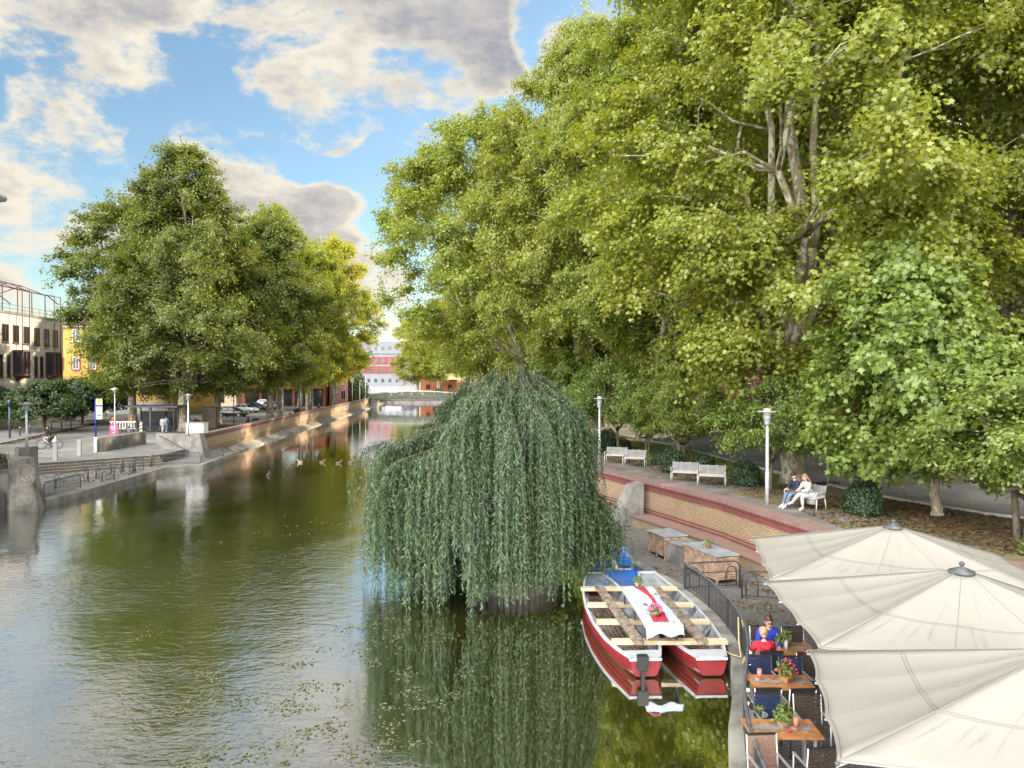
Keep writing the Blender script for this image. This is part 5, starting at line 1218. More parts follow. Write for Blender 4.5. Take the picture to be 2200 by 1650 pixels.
for i, (y, x0, x1, lab) in enumerate([(22.35, 2.12, 5.08, 'pale new beam across both punts nearest their bows'), (20.75, 2.16, 5.18, 'pale new beam across both punts under the head of the table'),
                              (19.3, 2.26, 5.24, 'pale new beam across both punts under the middle of the table'), (17.85, 2.46, 5.30, 'pale new beam across both punts in front of the table, nearest their sterns')]):
    t = thing('beam', lab, 'beam', ((x0 + x1) / 2, y, .5), 0, 'beams across the punts')
    MB().box(((x0 + x1) / 2, y, .515), (x1 - x0, .22, .10)).build('beam', 'wood_pale', t, bevel=.008)
    m = MB()
    for x in (x0 + .12, (x0 + x1) / 2 - .12, (x0 + x1) / 2 + .12, x1 - .12): m.lathe([(.018, .566), (.018, .574), (.006, .578)], (x, y, 0), 8)
    m.build('bolts', 'steel_galv', t)
for (a, b, lab) in (((2.66, 22.4), (3.10, 17.5), 'weathered grey seat board lying along the outer punt'), ((4.40, 22.4), (4.66, 17.5), 'weathered grey seat board lying along the punt by the terrace')):
    t = thing('seat_board', lab, 'plank', ((a[0] + b[0]) / 2, (a[1] + b[1]) / 2, .57), 0, 'seat boards on the punts'); m = MB(); A, B = Vector((*a, 0)), Vector((*b, 0)); d_ = (B - A).normalized(); s2 = Vector((-d_.y, d_.x, 0)); ol = []
    for (x, w) in ((0, .06), (.06, .13), (.4, .14), (2, .135), (3.2, .145), ((B - A).length - .25, .14), ((B - A).length - .05, .10), ((B - A).length, .05)): ol.append((x, w))
    pl = [tuple((A + d_ * x + s2 * w)[:2]) for x, w in ol] + [tuple((A + d_ * x - s2 * w)[:2]) for x, w in reversed(ol)]
    m.prism(pl, .567, .62); m.build('board', 'wood_old', t, bevel=.008)
    MB().box(tuple(A + d_ * 1.0) [:2] + (.50,), (.2, .2, .12)).build('block', 'wood_old', t)
# laid table standing across the two punts
t = thing('boat_table', 'long narrow table set up across the two punts', 'table', (3.62, 19.1, .1))
TA, TB = Vector((3.59, 20.75)), Vector((3.70, 17.5)); d_ = (TB - TA).normalized(); s2 = Vector((-d_.y, d_.x)); hwt = .44
cq = lambda x, a, z: ((TA + d_ * x + s2 * a).x, (TA + d_ * x + s2 * a).y, z)
MB().prism([cq(0, -hwt, 0)[:2], cq(0, hwt, 0)[:2], cq(3.25, hwt, 0)[:2], cq(3.25, -hwt, 0)[:2]], 1.0, 1.045).build('table_top', 'wood_old', t)
for a in (-1, 1): MB().bar(cq(.02, a * (hwt - .03), .95), cq(3.23, a * (hwt - .03), .95), .03, .10).build('apron', 'hull_grey', t)
for x in (.06, 1.45, 2.92):
    for a in (-1, 1): MB().bar(cq(x, a * (hwt - .07), .566), cq(x, a * (hwt - .07), .99), .045).build('leg', 'iron_dark', t)
t = thing('tablecloth', 'crumpled white cloth covering the table on the punts', 'tablecloth', (3.64, 19.1, 1.05)); rc = np.random.default_rng(4)
nx, ny = 60, 26; vs = []
for i in range(nx + 1):
    for j in range(ny + 1):
        x = .04 + i / nx * 3.44; a = (j / ny - .5) * 2; wdt = hwt + .07 + .05 * math.sin(x * 3.3) * (a > 0) + (.02 - .10 * (x < 2.4)) * (a > 0); aa = a * wdt; z = 1.06 + .010 * math.sin(x * 7 + a * 3) * math.sin(a * 5 + x * 2) + .012 * math.sin(x * 2.3 - a * 4) ** 3
        e = max(0, abs(aa) - hwt); ex = max(0, x - 3.25)
        if e > 0: z -= e * 1.6; aa = math.copysign(hwt + e * .35, aa)
        if ex > 0: z -= ex * 1.05 + .05 * math.sin(a * 6) * ex * 4; x = 3.25 + ex * .45
        vs.append(cq(x, aa, z))
m = MB().raw(vs, [(i * (ny + 1) + j, (i + 1) * (ny + 1) + j, (i + 1) * (ny + 1) + j + 1, i * (ny + 1) + j + 1) for i in range(nx) for j in range(ny)]); m.build('cloth', 'cloth_white', t, True, solid=.006)
t = thing('table_runner', 'twisted dark red runner lying down the middle of the white cloth', 'runner', (3.64, 19.1, 1.08)); vs = []
for i in range(61):
    x = .15 + i / 60 * 2.95; wd = .13 - .085 * math.sin(min(1, max(0, (x - .35) / 1.9)) * math.pi) ** .6 + (.06 if x > 2.4 else 0); c_ = -.04 + .10 * math.sin(x * 1.7 + 2.6) 
    for j in range(9): a = j / 4 - 1; vs.append(cq(x, -(c_ + a * wd), 1.083 + .022 * (1 - abs(a)) * (wd < .1) + .006 * math.sin(x * 11 + a * 4)))
m = MB().raw(vs, [(i * 9 + j, (i + 1) * 9 + j, (i + 1) * 9 + j + 1, i * 9 + j + 1) for i in range(60) for j in range(8)]); m.build('runner', 'cloth_red', t, True, solid=.006)
pot_plant(cq(.12, -.02, 1.085), 'small green plant in a white pot at the far end of the white cloth', 'white_paint', .07, .11, .15, .2, 110)
pot_plant(cq(2.72, -.12, 1.095), 'basket of pink flowers at the near end of the white cloth', 'wood_slat', .13, .11, .17, .16, 120, flower='flower_pink', nf=44, ls=.06)
# pedal boat
t = thing('pedal_boat', 'blue and white pedal boat moored behind the punts', 'boat', (3.6, 26.3, 0))
m = MB(); hullp = [(2.85, 25.45), (3.0, 25.2), (4.3, 25.15), (4.55, 25.4), (4.5, 27.3), (4.2, 27.9), (3.2, 27.9), (2.95, 27.4)]; ins = [(3.05, 25.5), (3.15, 25.38), (4.2, 25.35), (4.36, 25.5), (4.3, 27.2), (4.1, 27.7), (3.3, 27.7), (3.1, 27.3)]
n = 8; m.raw([(x, y, -.1) for x, y in hullp] + [(x, y, .28) for x, y in hullp] + [(x, y, .32) for x, y in ins] + [(x, y, .16) for x, y in ins], [(i, (i + 1) % n, n + (i + 1) % n, n + i) for i in range(n)] + [(n + i, n + (i + 1) % n, 2 * n + (i + 1) % n, 2 * n + i) for i in range(n)] + [(2 * n + i, 2 * n + (i + 1) % n, 3 * n + (i + 1) % n, 3 * n + i) for i in range(n)])
m.build('hull', 'boat_blue', t, bevel=.02)
MB().poly([(x, y, .17) for x, y in ins]).build('floor', 'white_paint', t)
for x in (3.32, 4.02):
    MB().box((x, 26.25, .36), (.56, .55, .22)).build('seat', 'boat_blue', t, bevel=.05)
    m = MB(); m.box((x, 26.60, .62), (.56, .12, .36), rx=R(-14), taper=.85); m.build('backrest', 'boat_blue' if x > 3.5 else 'white_paint', t, bevel=.04)
MB().box((3.67, 26.1, .32), (.16, 1.5, .2)).build('console', 'white_paint', t, bevel=.03)
MB().tube([(4.3, 25.3, .3), (4.32, 25.25, .75), (4.5, 25.0, .6), (4.9, 24.6, .45)], .014, 5).build('mooring_line', 'rope_blue', t, True)
# ================================================================== TABLES, CHAIRS
def cafe_table(cx, cy, label, w=1.18, d=.62, rz=R(-2.5), runner=True):
    t = thing('cafe_table', label, 'table', (cx, cy, ZT), rz, 'wooden terrace tables'); m = MB()
    for k in range(9): y = -d / 2 + .05 + k * (d - .1) / 8; m.bar((-w / 2 + .09, y, .735), (w / 2 - .09, y, .735), .056, .026)
    m.build('slats', 'wood_orange', t, local=True)
    for s_ in (-1, 1): MB().box((s_ * (w / 2 - .045), 0, .735), (.088, d + .04, .034)).build('breadboard_end', 'wood_orange', t, local=True)
    m = MB()
    for s_ in (-1, 1): m.bar((-w / 2 + .09, s_ * (d / 2 - .02), .725), (w / 2 - .09, s_ * (d / 2 - .02), .725), .04, .05)
    m.build('apron', 'wood_orange', t, local=True)
    for sx_ in (-1, 1):
        for sy in (-1, 1): MB().bar((sx_ * (w / 2 - .12), sy * (d / 2 - .06), 0), (sx_ * (w / 2 - .12), sy * (d / 2 - .06), .71), .045).build('leg', 'aluminium', t, local=True)
    return t
TBL = [(4.55, 12.22), (5.22, 14.1), (5.95, 15.88)]
TL = ['slatted wooden table nearest the bottom edge, with a candle and a potted plant', 'slatted wooden table between the front one and the one with people, red flowers on it', 'slatted wooden table where the woman in blue and the child in red sit']
for (x, y), lab in zip(TBL, TL): cafe_table(x, y, lab)
def on_table(i, dx, dy, z=.755): x, y = TBL[i]; a = R(-2.5); return (x + dx * math.cos(a) - dy * math.sin(a), y + dx * math.sin(a) + dy * math.cos(a), ZT + z)
for i, lab in enumerate(['grey cloth runner on the front wooden table', 'grey cloth runner under the red flowers on the middle wooden table', 'grey cloth runner beside the beer glass']):
    t = thing('table_runner', lab, 'runner', on_table(i, 0, 0, .75), R(-2.5), 'grey table runners')
    x0 = -.5 if i < 2 else .02; MB().box(((x0 + .5) / 2, 0, .006), (.5 - x0, .17, .008)).build('cloth', 'runner_grey', t, local=True, bevel=.003)
def chair(x, y, rz, label, kind):
    """faces local +Y"""
    t = thing('terrace_chair', label, 'chair', (x, y, ZT), rz, 'wicker terrace chairs'); w = .46; bm_ = {'blue': 'wicker_blue', 'brown': 'wicker_brown', 'mesh': 'seat_mesh', 'navy': 'navy_cloth'}[kind]
    m = MB(); m.box((0, .02, .44), (w, .44, .05)); m.build('seat', bm_ if kind != 'mesh' else 'seat_mesh', t, local=True, bevel=.012)
    m = MB(); nb = 12
    if kind in ('blue', 'brown'):     # woven back: horizontal bands passing over and under uprights
        for k in range(nb):
            z = .50 + k * .037
            for j in range(9): xx = -w / 2 + .026 + j * (w - .05) / 8; m.box((xx, -.20 - .10 * (z - .48) + (.008 if (k + j) % 2 else -.004), z), ((w - .05) / 8 + .002, .014, .030))
    else: m.raw([(-w / 2, -.195, .47), (w / 2, -.195, .47), (w / 2, -.25, .93), (-w / 2, -.25, .93), (-w / 2, -.215, .47), (w / 2, -.215, .47), (w / 2, -.27, .93), (-w / 2, -.27, .93)], [(0, 1, 2, 3), (7, 6, 5, 4), (0, 4, 5, 1), (1, 5, 6, 2), (2, 6, 7, 3), (3, 7, 4, 0)])
    m.build('backrest', bm_, t, local=True)
    fm = 'aluminium' if kind in ('mesh', 'brown') else 'iron_dark'
    for s_ in (-1, 1):
        MB().tube([(s_ * (w / 2 + .015), .22, 0), (s_ * (w / 2 + .015), .20, .64)], .016, 6).build('leg', fm, t, True, local=True)
        MB().tube([(s_ * (w / 2 + .015), -.24, 0), (s_ * (w / 2 + .015), -.19, .45), (s_ * (w / 2 + .015), -.26, .95)], .016, 6).build('leg', fm, t, True, local=True)
        MB().box((s_ * (w / 2 + .015), .0, .65), (.045, .46, .022)).build('armrest', 'aluminium' if kind != 'navy' else 'iron_dark', t, local=True, bevel=.005)
    MB().bar((-w / 2 - .015, -.262, .945), (w / 2 + .015, -.262, .945), .03, .03).build('top_rail', 'black', t, local=True)
    return t
for (x, y, f, kind, lab) in [(4.62, 12.85, 180, 'blue', 'blue wicker chair facing the front table'), (5.32, 12.82, 178, 'brown', 'brown wicker chair facing the front table, by the near parasol'),
        (4.02, 11.35, 184, 'mesh', 'brown mesh chair with its back to the front table'), (4.78, 11.42, 6, 'brown', 'dark wicker chair seen from behind at the front table, half out of frame'), (4.05, 10.75, 0, 'blue', 'blue chair whose top edge shows at the bottom edge'),
        (4.72, 13.58, 0, 'brown', 'dark chair seen from behind at the flowered table, beside the railing'), (5.34, 13.55, 2, 'brown', 'dark chair seen from behind at the flowered table, by the parasol'),
        (5.08, 14.62, 180, 'blue', 'navy chair behind the flowered table, by the candle'), (5.72, 14.6, 182, 'blue', 'navy chair behind the flowered table, by the red flowers'),
        (5.42, 15.38, 0, 'navy', 'navy chair on which the child in red sits'), (6.18, 15.3, -3, 'brown', 'dark chair next to the one of the child in red'),
        (6.42, 16.35, 178, 'brown', 'brown wicker chair beside the woman in blue'), (5.72, 16.42, 180, 'brown', 'chair on which the woman in blue sits')]:
    chair(x, y, R(f), lab, kind)
def candle(i, dx, dy, label):
    t = thing('candle', label, 'candle', on_table(i, dx, dy), .4, 'pillar candles'); MB().lathe([(.045, .03), (.045, .21), (.030, .20)], n=14).build('wax', 'candle', t, True, local=True)
    MB().box((0, 0, .017), (.12, .12, .034)).build('holder', 'wood_slat', t, local=True)
candle(0, .22, -.05, 'tall dusky pink candle in a wooden holder on the front table'); candle(1, -.38, .05, 'dusky pink candle in a wooden holder on the flowered table')
def tealight(i, dx, dy, label):
    t = thing('tealight', label, 'tealight', on_table(i, dx, dy), 0, 'red tealights'); MB().lathe([(.026, 0), (.034, .055), (.028, .05)], n=12).build('glass', 'flower_red', t, True, local=True)
tealight(0, .08, -.16, 'red tealight glass on the front table'); tealight(1, -.12, .08, 'red tealight glass on the flowered table')
pot_plant(on_table(0, .05, .02), 'bushy green plant in a square wooden pot on the front table', 'wood_slat', .085, .13, .17, .30, 170, True, k=.3)
pot_plant(on_table(1, .12, .0), 'red flowering plant in a wooden hexagonal pot on the middle table', 'wood_orange', .10, .13, .20, .26, 190, True, flower='flower_red', nf=12, k=.6)
pot_plant(on_table(2, .08, .10), 'green plant in a grey square pot on the table of the two people', 'runner_grey', .075, .12, .14, .22, 120, True)
pot_plant(on_table(2, -.06, .16), 'little green plant beside the beer glass', 'runner_grey', .05, .08, .10, .14, 60, True)
t = thing('beer_glass', 'half full glass of beer on the table of the two people', 'glass', on_table(2, .03, -.10), 0)
MB().lathe([(.030, .01), (.036, .10)], n=12).build('beer', 'beer', t, True, local=True); MB().lathe([(.034, 0), (.042, .17), (.039, .17), (.033, .012)], n=12, cap=False).build('glass', 'steel_white', t, True, local=True)
# ================================================================== PARASOLS
def cloth_mat():
    m = bpy.data.materials.new('parasol_cloth'); m.use_nodes = True; t = NT(m.node_tree); b = t.n['Principled BSDF']
    tc = t.node('ShaderNodeTexCoord'); co = tc.outputs['Object']; uv = tc.outputs['UV']
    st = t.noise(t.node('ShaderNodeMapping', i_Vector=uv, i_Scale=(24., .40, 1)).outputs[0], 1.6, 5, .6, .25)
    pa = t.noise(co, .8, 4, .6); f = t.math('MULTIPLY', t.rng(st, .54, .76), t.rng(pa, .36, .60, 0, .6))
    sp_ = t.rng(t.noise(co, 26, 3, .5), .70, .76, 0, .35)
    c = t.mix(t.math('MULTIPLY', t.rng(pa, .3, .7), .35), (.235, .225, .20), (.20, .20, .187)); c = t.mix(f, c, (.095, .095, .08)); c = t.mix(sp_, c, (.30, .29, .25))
    t.put(b.inputs['Base Color'], c); b.inputs['Roughness'].default_value = .75; b.inputs['Specular IOR Level'].default_value = .3
    t.put(b.inputs['Normal'], t.node('ShaderNodeBump', i_Strength=.3, i_Distance=.04, i_Height=t.noise(co, 2.2, 3, .5)))
    M['parasol_cloth'] = m
cloth_mat(); mat('seam', (.19, .185, .17), .8, .05, 4)
def parasol(BL, FL, apex, zr, label):
    BL, FL = Vector(BL), Vector(FL); ap = Vector(apex); c2 = Vector((ap.x, ap.y, 0)); 
    fl = lambda p, z: Vector((2 * ap.x - p.x, 2 * ap.y - p.y, z)); FR, BR = fl(BL, zr), fl(FL, zr + .05)
    t = thing('parasol', label, 'parasol', (ap.x, ap.y, ZT), 0, 'big cream parasols'); cor = [BL, FL, FR, BR]; m = MB(); seam = MB(); pts = {}
    NSEG = 3; hub = .16
    for k in range(4):
        A, B = cor[k], cor[(k + 1) % 4]; nu, nv = 18, 12
        def P(u, v):
            sc = 4 * ((u * NSEG) % 1) * (1 - (u * NSEG) % 1); e = A.lerp(B, u); top = ap + (e - ap).normalized() * hub * Vector((1, 1, 0)).length * .7; top.z = ap.z - .03
            p = top.lerp(e, v); inward = (Vector((ap.x, ap.y, 0)) - Vector((e.x, e.y, 0))).normalized()
            p += inward * sc * .05 * v ** 3; p.z -= .025 * math.sin(v * math.pi) * sc + .10 * math.sin(v * math.pi) * (4 * u * (1 - u)); return p
        vs = [P(i / nu, j / nv) for i in range(nu + 1) for j in range(nv + 1)]
        b = len(m.v); m.v += [tuple(p) for p in vs]
        for i in range(nu):
            for j in range(nv):
                m.f.append((b + i * (nv + 1) + j, b + i * (nv + 1) + j + 1, b + (i + 1) * (nv + 1) + j + 1, b + (i + 1) * (nv + 1) + j))
                m.uv[len(m.f) - 1] = [(k + i / nu, j / nv * 3), (k + i / nu, (j + 1) / nv * 3), (k + (i + 1) / nu, (j + 1) / nv * 3), (k + (i + 1) / nu, j / nv * 3)]
        up = Vector((0, 0, .006))
        for u in (0, 1 / 3, 2 / 3): seam.tube([P(u, v) + up for v in np.linspace(0, 1, 14)], .004 if u else .006, 4)
        seam.tube([P(u, .55) + up for u in np.linspace(0, 1, 25)], .005, 4); seam.tube([P(u, .565) + up for u in np.linspace(0, 1, 25)], .005, 4)
        seam.tube([P(u, .985) + up for u in np.linspace(0, 1, 37)], .006, 4); pts[k] = [P(u, 1) for u in (0, 1 / 3, 2 / 3)]
    # weld the ridges
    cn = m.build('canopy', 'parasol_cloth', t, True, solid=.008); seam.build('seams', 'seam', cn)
    MB().lathe([(.215, -.05), (.21, -.01), (.08, .045), (.025, .06), (.025, .08), (.045, .10), (.045, .135), (.02, .155)], tuple(ap), 20).build('cap', 'iron_grey', t, True)
    MB().lathe([(.05, ZT), (.05, ap.z - .05)], (ap.x, ap.y, 0), 12).build('pole', 'steel_galv', t, True)
    MB().lathe([(.45, ZT), (.45, ZT + .1), (.1, ZT + .16)], (ap.x, ap.y, 0), 16).build('base', 'concrete', t)
    for k in range(4):
        for p in pts[k]: MB().tube([ap + Vector((0, 0, -.12)), (p + ap) / 2 + Vector((0, 0, -.24)), p + Vector((0, 0, -.05))], .016, 5).build('rib', 'steel_galv', t)
    for p in (BL, FL): MB().ell(tuple(p - Vector((0, 0, .02))), (.03, .03, .03), 8, 6).build('rib_end', 'iron_grey', t)
parasol((6.58, 20.0, 2.6), (5.62, 15.8, 2.6), (9.0, 17.1, 3.52), 2.47, 'cream parasol farthest along, its corner reaching over the park wall')
parasol((5.46, 15.7, 2.6), (5.0, 11.8, 2.6), (8.07, 13.0, 3.56), 2.45, 'middle cream parasol with its dark cap fully in the frame')
parasol((4.77, 11.7, 2.6), (3.73, 8.3, 2.6), (7.1, 9.35, 3.5), 2.45, 'nearest cream parasol, cut off by the frame corner')
# ================================================================== PARK STREET THINGS
p = at(1778, 1041, ZP); t = thing('warning_sign', 'back of a triangular road sign on a thin pole with a portable base', 'sign', p, R(8))
MB().tube([(0, 0, .08), (0, 0, 2.55)], .035, 8).build('pole', 'steel_galv', t, True, local=True)
m = MB(); m.raw([(-.48, .04, 1.72), (.48, .04, 1.72), (0, .04, 2.55), (-.48, .055, 1.72), (.48, .055, 1.72), (0, .055, 2.55)], [(0, 1, 2), (5, 4, 3), (0, 3, 4, 1), (1, 4, 5, 2), (2, 5, 3, 0)]); m.build('sign_plate', 'sign_back', t, local=True)
MB().box((.12, .03, 2.08), (.09, .012, .12)).build('sticker', 'steel_white', t, local=True)
MB().box((0, 0, .05), (.9, .5, .1)).build('base', 'rubber', t, local=True, bevel=.02)
p = at(1922, 1003, ZP); t = thing('container', 'bright blue metal container standing on the plaza behind the leaves', 'container', (20.4, 38.8, ZP), R(-20))
MB().box((0, 0, .85), (1.6, 1.5, 1.5), taper=.93).build('body', 'container_blue', t, local=True, bevel=.03); m = MB()
for x in np.linspace(-.6, .6, 6): m.box((x, -.745, .85), (.05, .04, 1.3))
m.build('rib', 'container_blue', t, local=True); MB().box((0, 0, 1.64), (1.6, 1.5, .08)).build('lid', 'container_blue', t, local=True); MB().box((0, 0, .05), (1.4, 1.3, .1)).build('base', 'rubber', t, local=True)
for (x, y, lab) in ((16.4, 36.9, 'thin grey post beside the container, nearer the big trunk'), (17.2, 37.6, 'thin grey post right before the container')):
    t = thing('post', lab, 'post', (x, y, ZP), 0, 'thin plaza posts'); MB().tube([(0, 0, 0), (0, 0, 1.7)], .045, 8).build('shaft', 'steel_galv', t, True, local=True); MB().box((0, 0, .03), (.5, .3, .06)).build('foot', 'rubber', t, local=True)
t = thing('site_barrier', 'low barrier rail lying on dark feet on the plaza', 'barrier', (22, 33, ZP)); MB().tube([(18.6, 35.4, ZP + .35), (24, 31.2, ZP + .30)], .03, 6).build('rail', 'steel_galv', t, True)
for x, y in ((18.7, 35.3), (21.3, 33.3), (23.8, 31.4)): MB().box((x, y, ZP + .08), (.8, .35, .16), rz=.6).build('foot', 'rubber', t)
t = thing('notice_board', 'small white and red notice board on the lawn before the maroon building', 'sign', (24, 92, ZP)); MB().box((24, 92, ZP + 1.1), (1.3, .1, 1.3)).build('panel', 'white_paint', t); MB().box((24.2, 91.93, ZP + 1.2), (.7, .03, .7)).build('picture', 'red_paint', t)
for x in (23.5, 24.5): MB().bar((x, 92, ZP), (x, 92, ZP + .5), .08).build('leg', 'steel_galv', t)
# ================================================================== STREET SIDE
t = thing('bus_shelter', 'flat roofed dark bus shelter under the biggest street plane', 'shelter', (-40, 81.5, ZS))
MB().box((-39.9, 81.5, 3.88), (5.8, 2.6, .22)).build('roof', 'iron_dark', t)
for x, y in ((-42.2, 82.5), (-38.0, 82.5), (-40.2, 80.7), (-37.6, 80.7)): MB().box((x, y, 2.4), (.22 if x == -40.2 else .1, .14, 2.8)).build('post', 'iron_dark', t)
MB().box((-40.1, 82.55, 2.3), (4.1, .03, 2.0)).build('rear_glass', 'glass_dark', t); MB().box((-40.1, 82.2, 1.5), (3.2, .4, .06)).build('bench_seat', 'iron_grey', t)
t = thing('bus_stop_sign', 'blue bus stop pole with a white panel and a yellow round H sign', 'sign', at(206, 951, ZS)); p = Vector(t.location); t.location = (p.x, p.y, ZS); MAT[t.name] = Matrix.Translation(t.location)
MB().tube([(0, 0, 0), (0, 0, 4.1)], .07, 8).build('pole', 'sign_blue', t, True, local=True)
pn = MB().box((.36, -.05, 3.15), (.56, .05, 1.9)).build('panel', 'white_paint', t, local=True)
MB().lathe([(.22, 0), (.22, .02)], n=24).build('green_ring', 'sign_green', pn, local=True); o = pn.children[-1] if pn.children else None
def disc(parent, c, r, m, name, e):
    mb = MB(); mb.raw([(c[0] + r * math.cos(a), c[1] - e, c[2] + r * math.sin(a)) for a in np.linspace(0, 6.283, 28)[:-1]] + [(c[0] + r * math.cos(a), c[1], c[2] + r * math.sin(a)) for a in np.linspace(0, 6.283, 28)[:-1]], [tuple(range(27)), tuple(reversed(range(27, 54)))] + [(i, (i + 1) % 27, 27 + (i + 1) % 27, 27 + i) for i in range(27)]); return mb.build(name, m, parent, local=True)
for c in list(pn.children): bpy.data.objects.remove(c)
disc(pn, (.36, -.076, 3.85), .24, 'sign_green', 'green_ring', .010); disc(pn, (.36, -.087, 3.85), .185, 'sign_yellow', 'yellow_disc', .008)
m = MB(); m.box((.30, -.10, 3.85), (.035, .01, .2)); m.box((.42, -.10, 3.85), (.035, .01, .2)); m.box((.36, -.10, 3.85), (.09, .01, .035)); m.build('letter_h', 'sign_green', pn, local=True)
m = MB(); m.box((.36, -.08, 3.45), (.56, .012, .17)); m.box((.36, -.08, 2.55), (.45, .012, .10)); m.build('blue_band', 'sign_blue', pn, local=True)
t = thing('banner', 'slanted pink advertising banner on a stand in front of the bicycles', 'banner', at(244, 936, ZS)); MAT[t.name] = Matrix.Translation(t.location)
m = MB(); m.raw([(-.45, 0, .1), (.45, 0, .1), (.42, .1, 1.25), (-.42, .1, 1.25), (-.45, .03, .1), (.45, .03, .1), (.42, .13, 1.25), (-.42, .13, 1.25)], [(0, 1, 2, 3), (7, 6, 5, 4), (0, 4, 5, 1), (1, 5, 6, 2), (2, 6, 7, 3), (3, 7, 4, 0)]); m.build('panel', 'banner_pink', t, local=True)
m = MB()
for z, w in ((.95, .6), (.80, .62), (.66, .4), (.3, .25)): m.box((-.04, .0 + z * .087 - .02, z), (w, .012, .05))
m.build('lettering', 'white_paint', t, local=True); MB().bar((0, .3, 0), (0, .1, 1.1), .05).build('stand', 'iron_dark', t, local=True)
t = thing('road_barrier', 'white and red road works barrier with two orange warning lamps', 'barrier', (-44.5, 83.0, ZS)); m = MB()
for k in range(9): m.box((-45.8 + k * .32, 83, ZS + .62), (.16, .05, .7))
m.bar((-46, 83, ZS + 1.05), (-43, 83, ZS + 1.05), .06, .16); m.bar((-46, 83, ZS + .25), (-43, 83, ZS + .25), .06, .1); m.build('planks', 'white_paint', t)
for x in (-45.6, -43.5): MB().lathe([(.10, 1.12), (.14, 1.2), (.16, 1.4), (.10, 1.55)], (x, 83, ZS), 12).build('warning_lamp', 'lamp_orange', t, True)
for x in (-45.6, -43.4): MB().box((x, 83, ZS + .07), (.4, .8, .14)).build('foot', 'rubber', t)
t = thing('delineator', 'narrow red and white striped road works marker', 'barrier', (-41.0, 80.2, ZS)); MB().box((-41, 80.2, ZS + .7), (.28, .06, 1.1)).build('board', 'white_paint', t); m = MB()
for k in range(3): m.bar((-41.14, 80.165, ZS + .35 + k * .36), (-40.86, 80.165, ZS + .53 + k * .36), .012, .13)
m.build('red_stripe', 'red_paint', t); MB().box((-41, 80.2, ZS + .06), (.5, .4, .12)).build('foot', 'rubber', t)
# planter wall behind the pavement, rail, dark posts
t = thing('planter_wall', 'low smooth planter wall below the dark street trees', 'wall', (-61, 92, ZS)); m = MB(); ln = [(-59.5, 70), (-60.3, 86), (-60.2, 100.2), (-62.5, 101.0)]
m.strip(ln, [(0, ZS), (0, 2.2), (-.3, 2.2), (-.3, 1.5)]); m.build('wall_body', 'cream_wall', t)
sheet('planting_bed', [(-59.8, 70), (-60.6, 86), (-60.5, 100), (-66, 101), (-65.6, 70)], 1.9, 'ground', ZS)
t = thing('pavement_rail', 'dark tubular rail in front of the planter wall, cut by the frame edge', 'railing', (-55, 76, ZS)); z0 = ZS + .13
MB().tube([(-54.2, 70, z0 + 1.0), (-55.6, 78.5, z0 + 1.0), (-55.6, 78.6, z0)], .035, 6).build('top_rail', 'iron_dark', t, True); MB().tube([(-54.2, 70, z0 + .5), (-55.6, 78.5, z0 + .5)], .025, 6).build('middle_rail', 'iron_dark', t, True)
for i, (u, v, lab) in enumerate([(43, 937, 'dark thin pavement post nearest the frame edge'), (64.5, 933, 'dark thin pavement post just past the pedestal lamp'), (111, 923, 'dark thin pavement post above the head of the cyclist'), (132.5, 922, 'dark thin pavement post past the cyclist'), (152.5, 919, 'dark thin pavement post before the second round street tree')]):
    p = at(u, v, ZS + .13); t = thing('bollard', lab, 'bollard', p, 0, 'dark pavement posts'); MB().lathe([(.06, 0), (.06, 1.0), (.03, 1.04)], n=8).build('shaft', 'iron_dark', t, True, local=True); MB().lathe([(.065, .85), (.065, .9)], n=8).build('ring', 'white_paint', t, local=True)
p = at(21, 941, ZS + .13); t = thing('street_lamp', 'dark blue post lamp at the frame edge on the far pavement', 'lamp', p); MB().tube([(0, 0, 0), (0, 0, 3.3)], .09, 8).build('pole', 'sign_back', t, True, local=True); MB().lathe([(.12, 3.1), (.12, 3.35), (.16, 3.36), (.14, 3.7), (.02, 3.75)], n=10).build('lantern', 'sign_back', t, True, local=True)
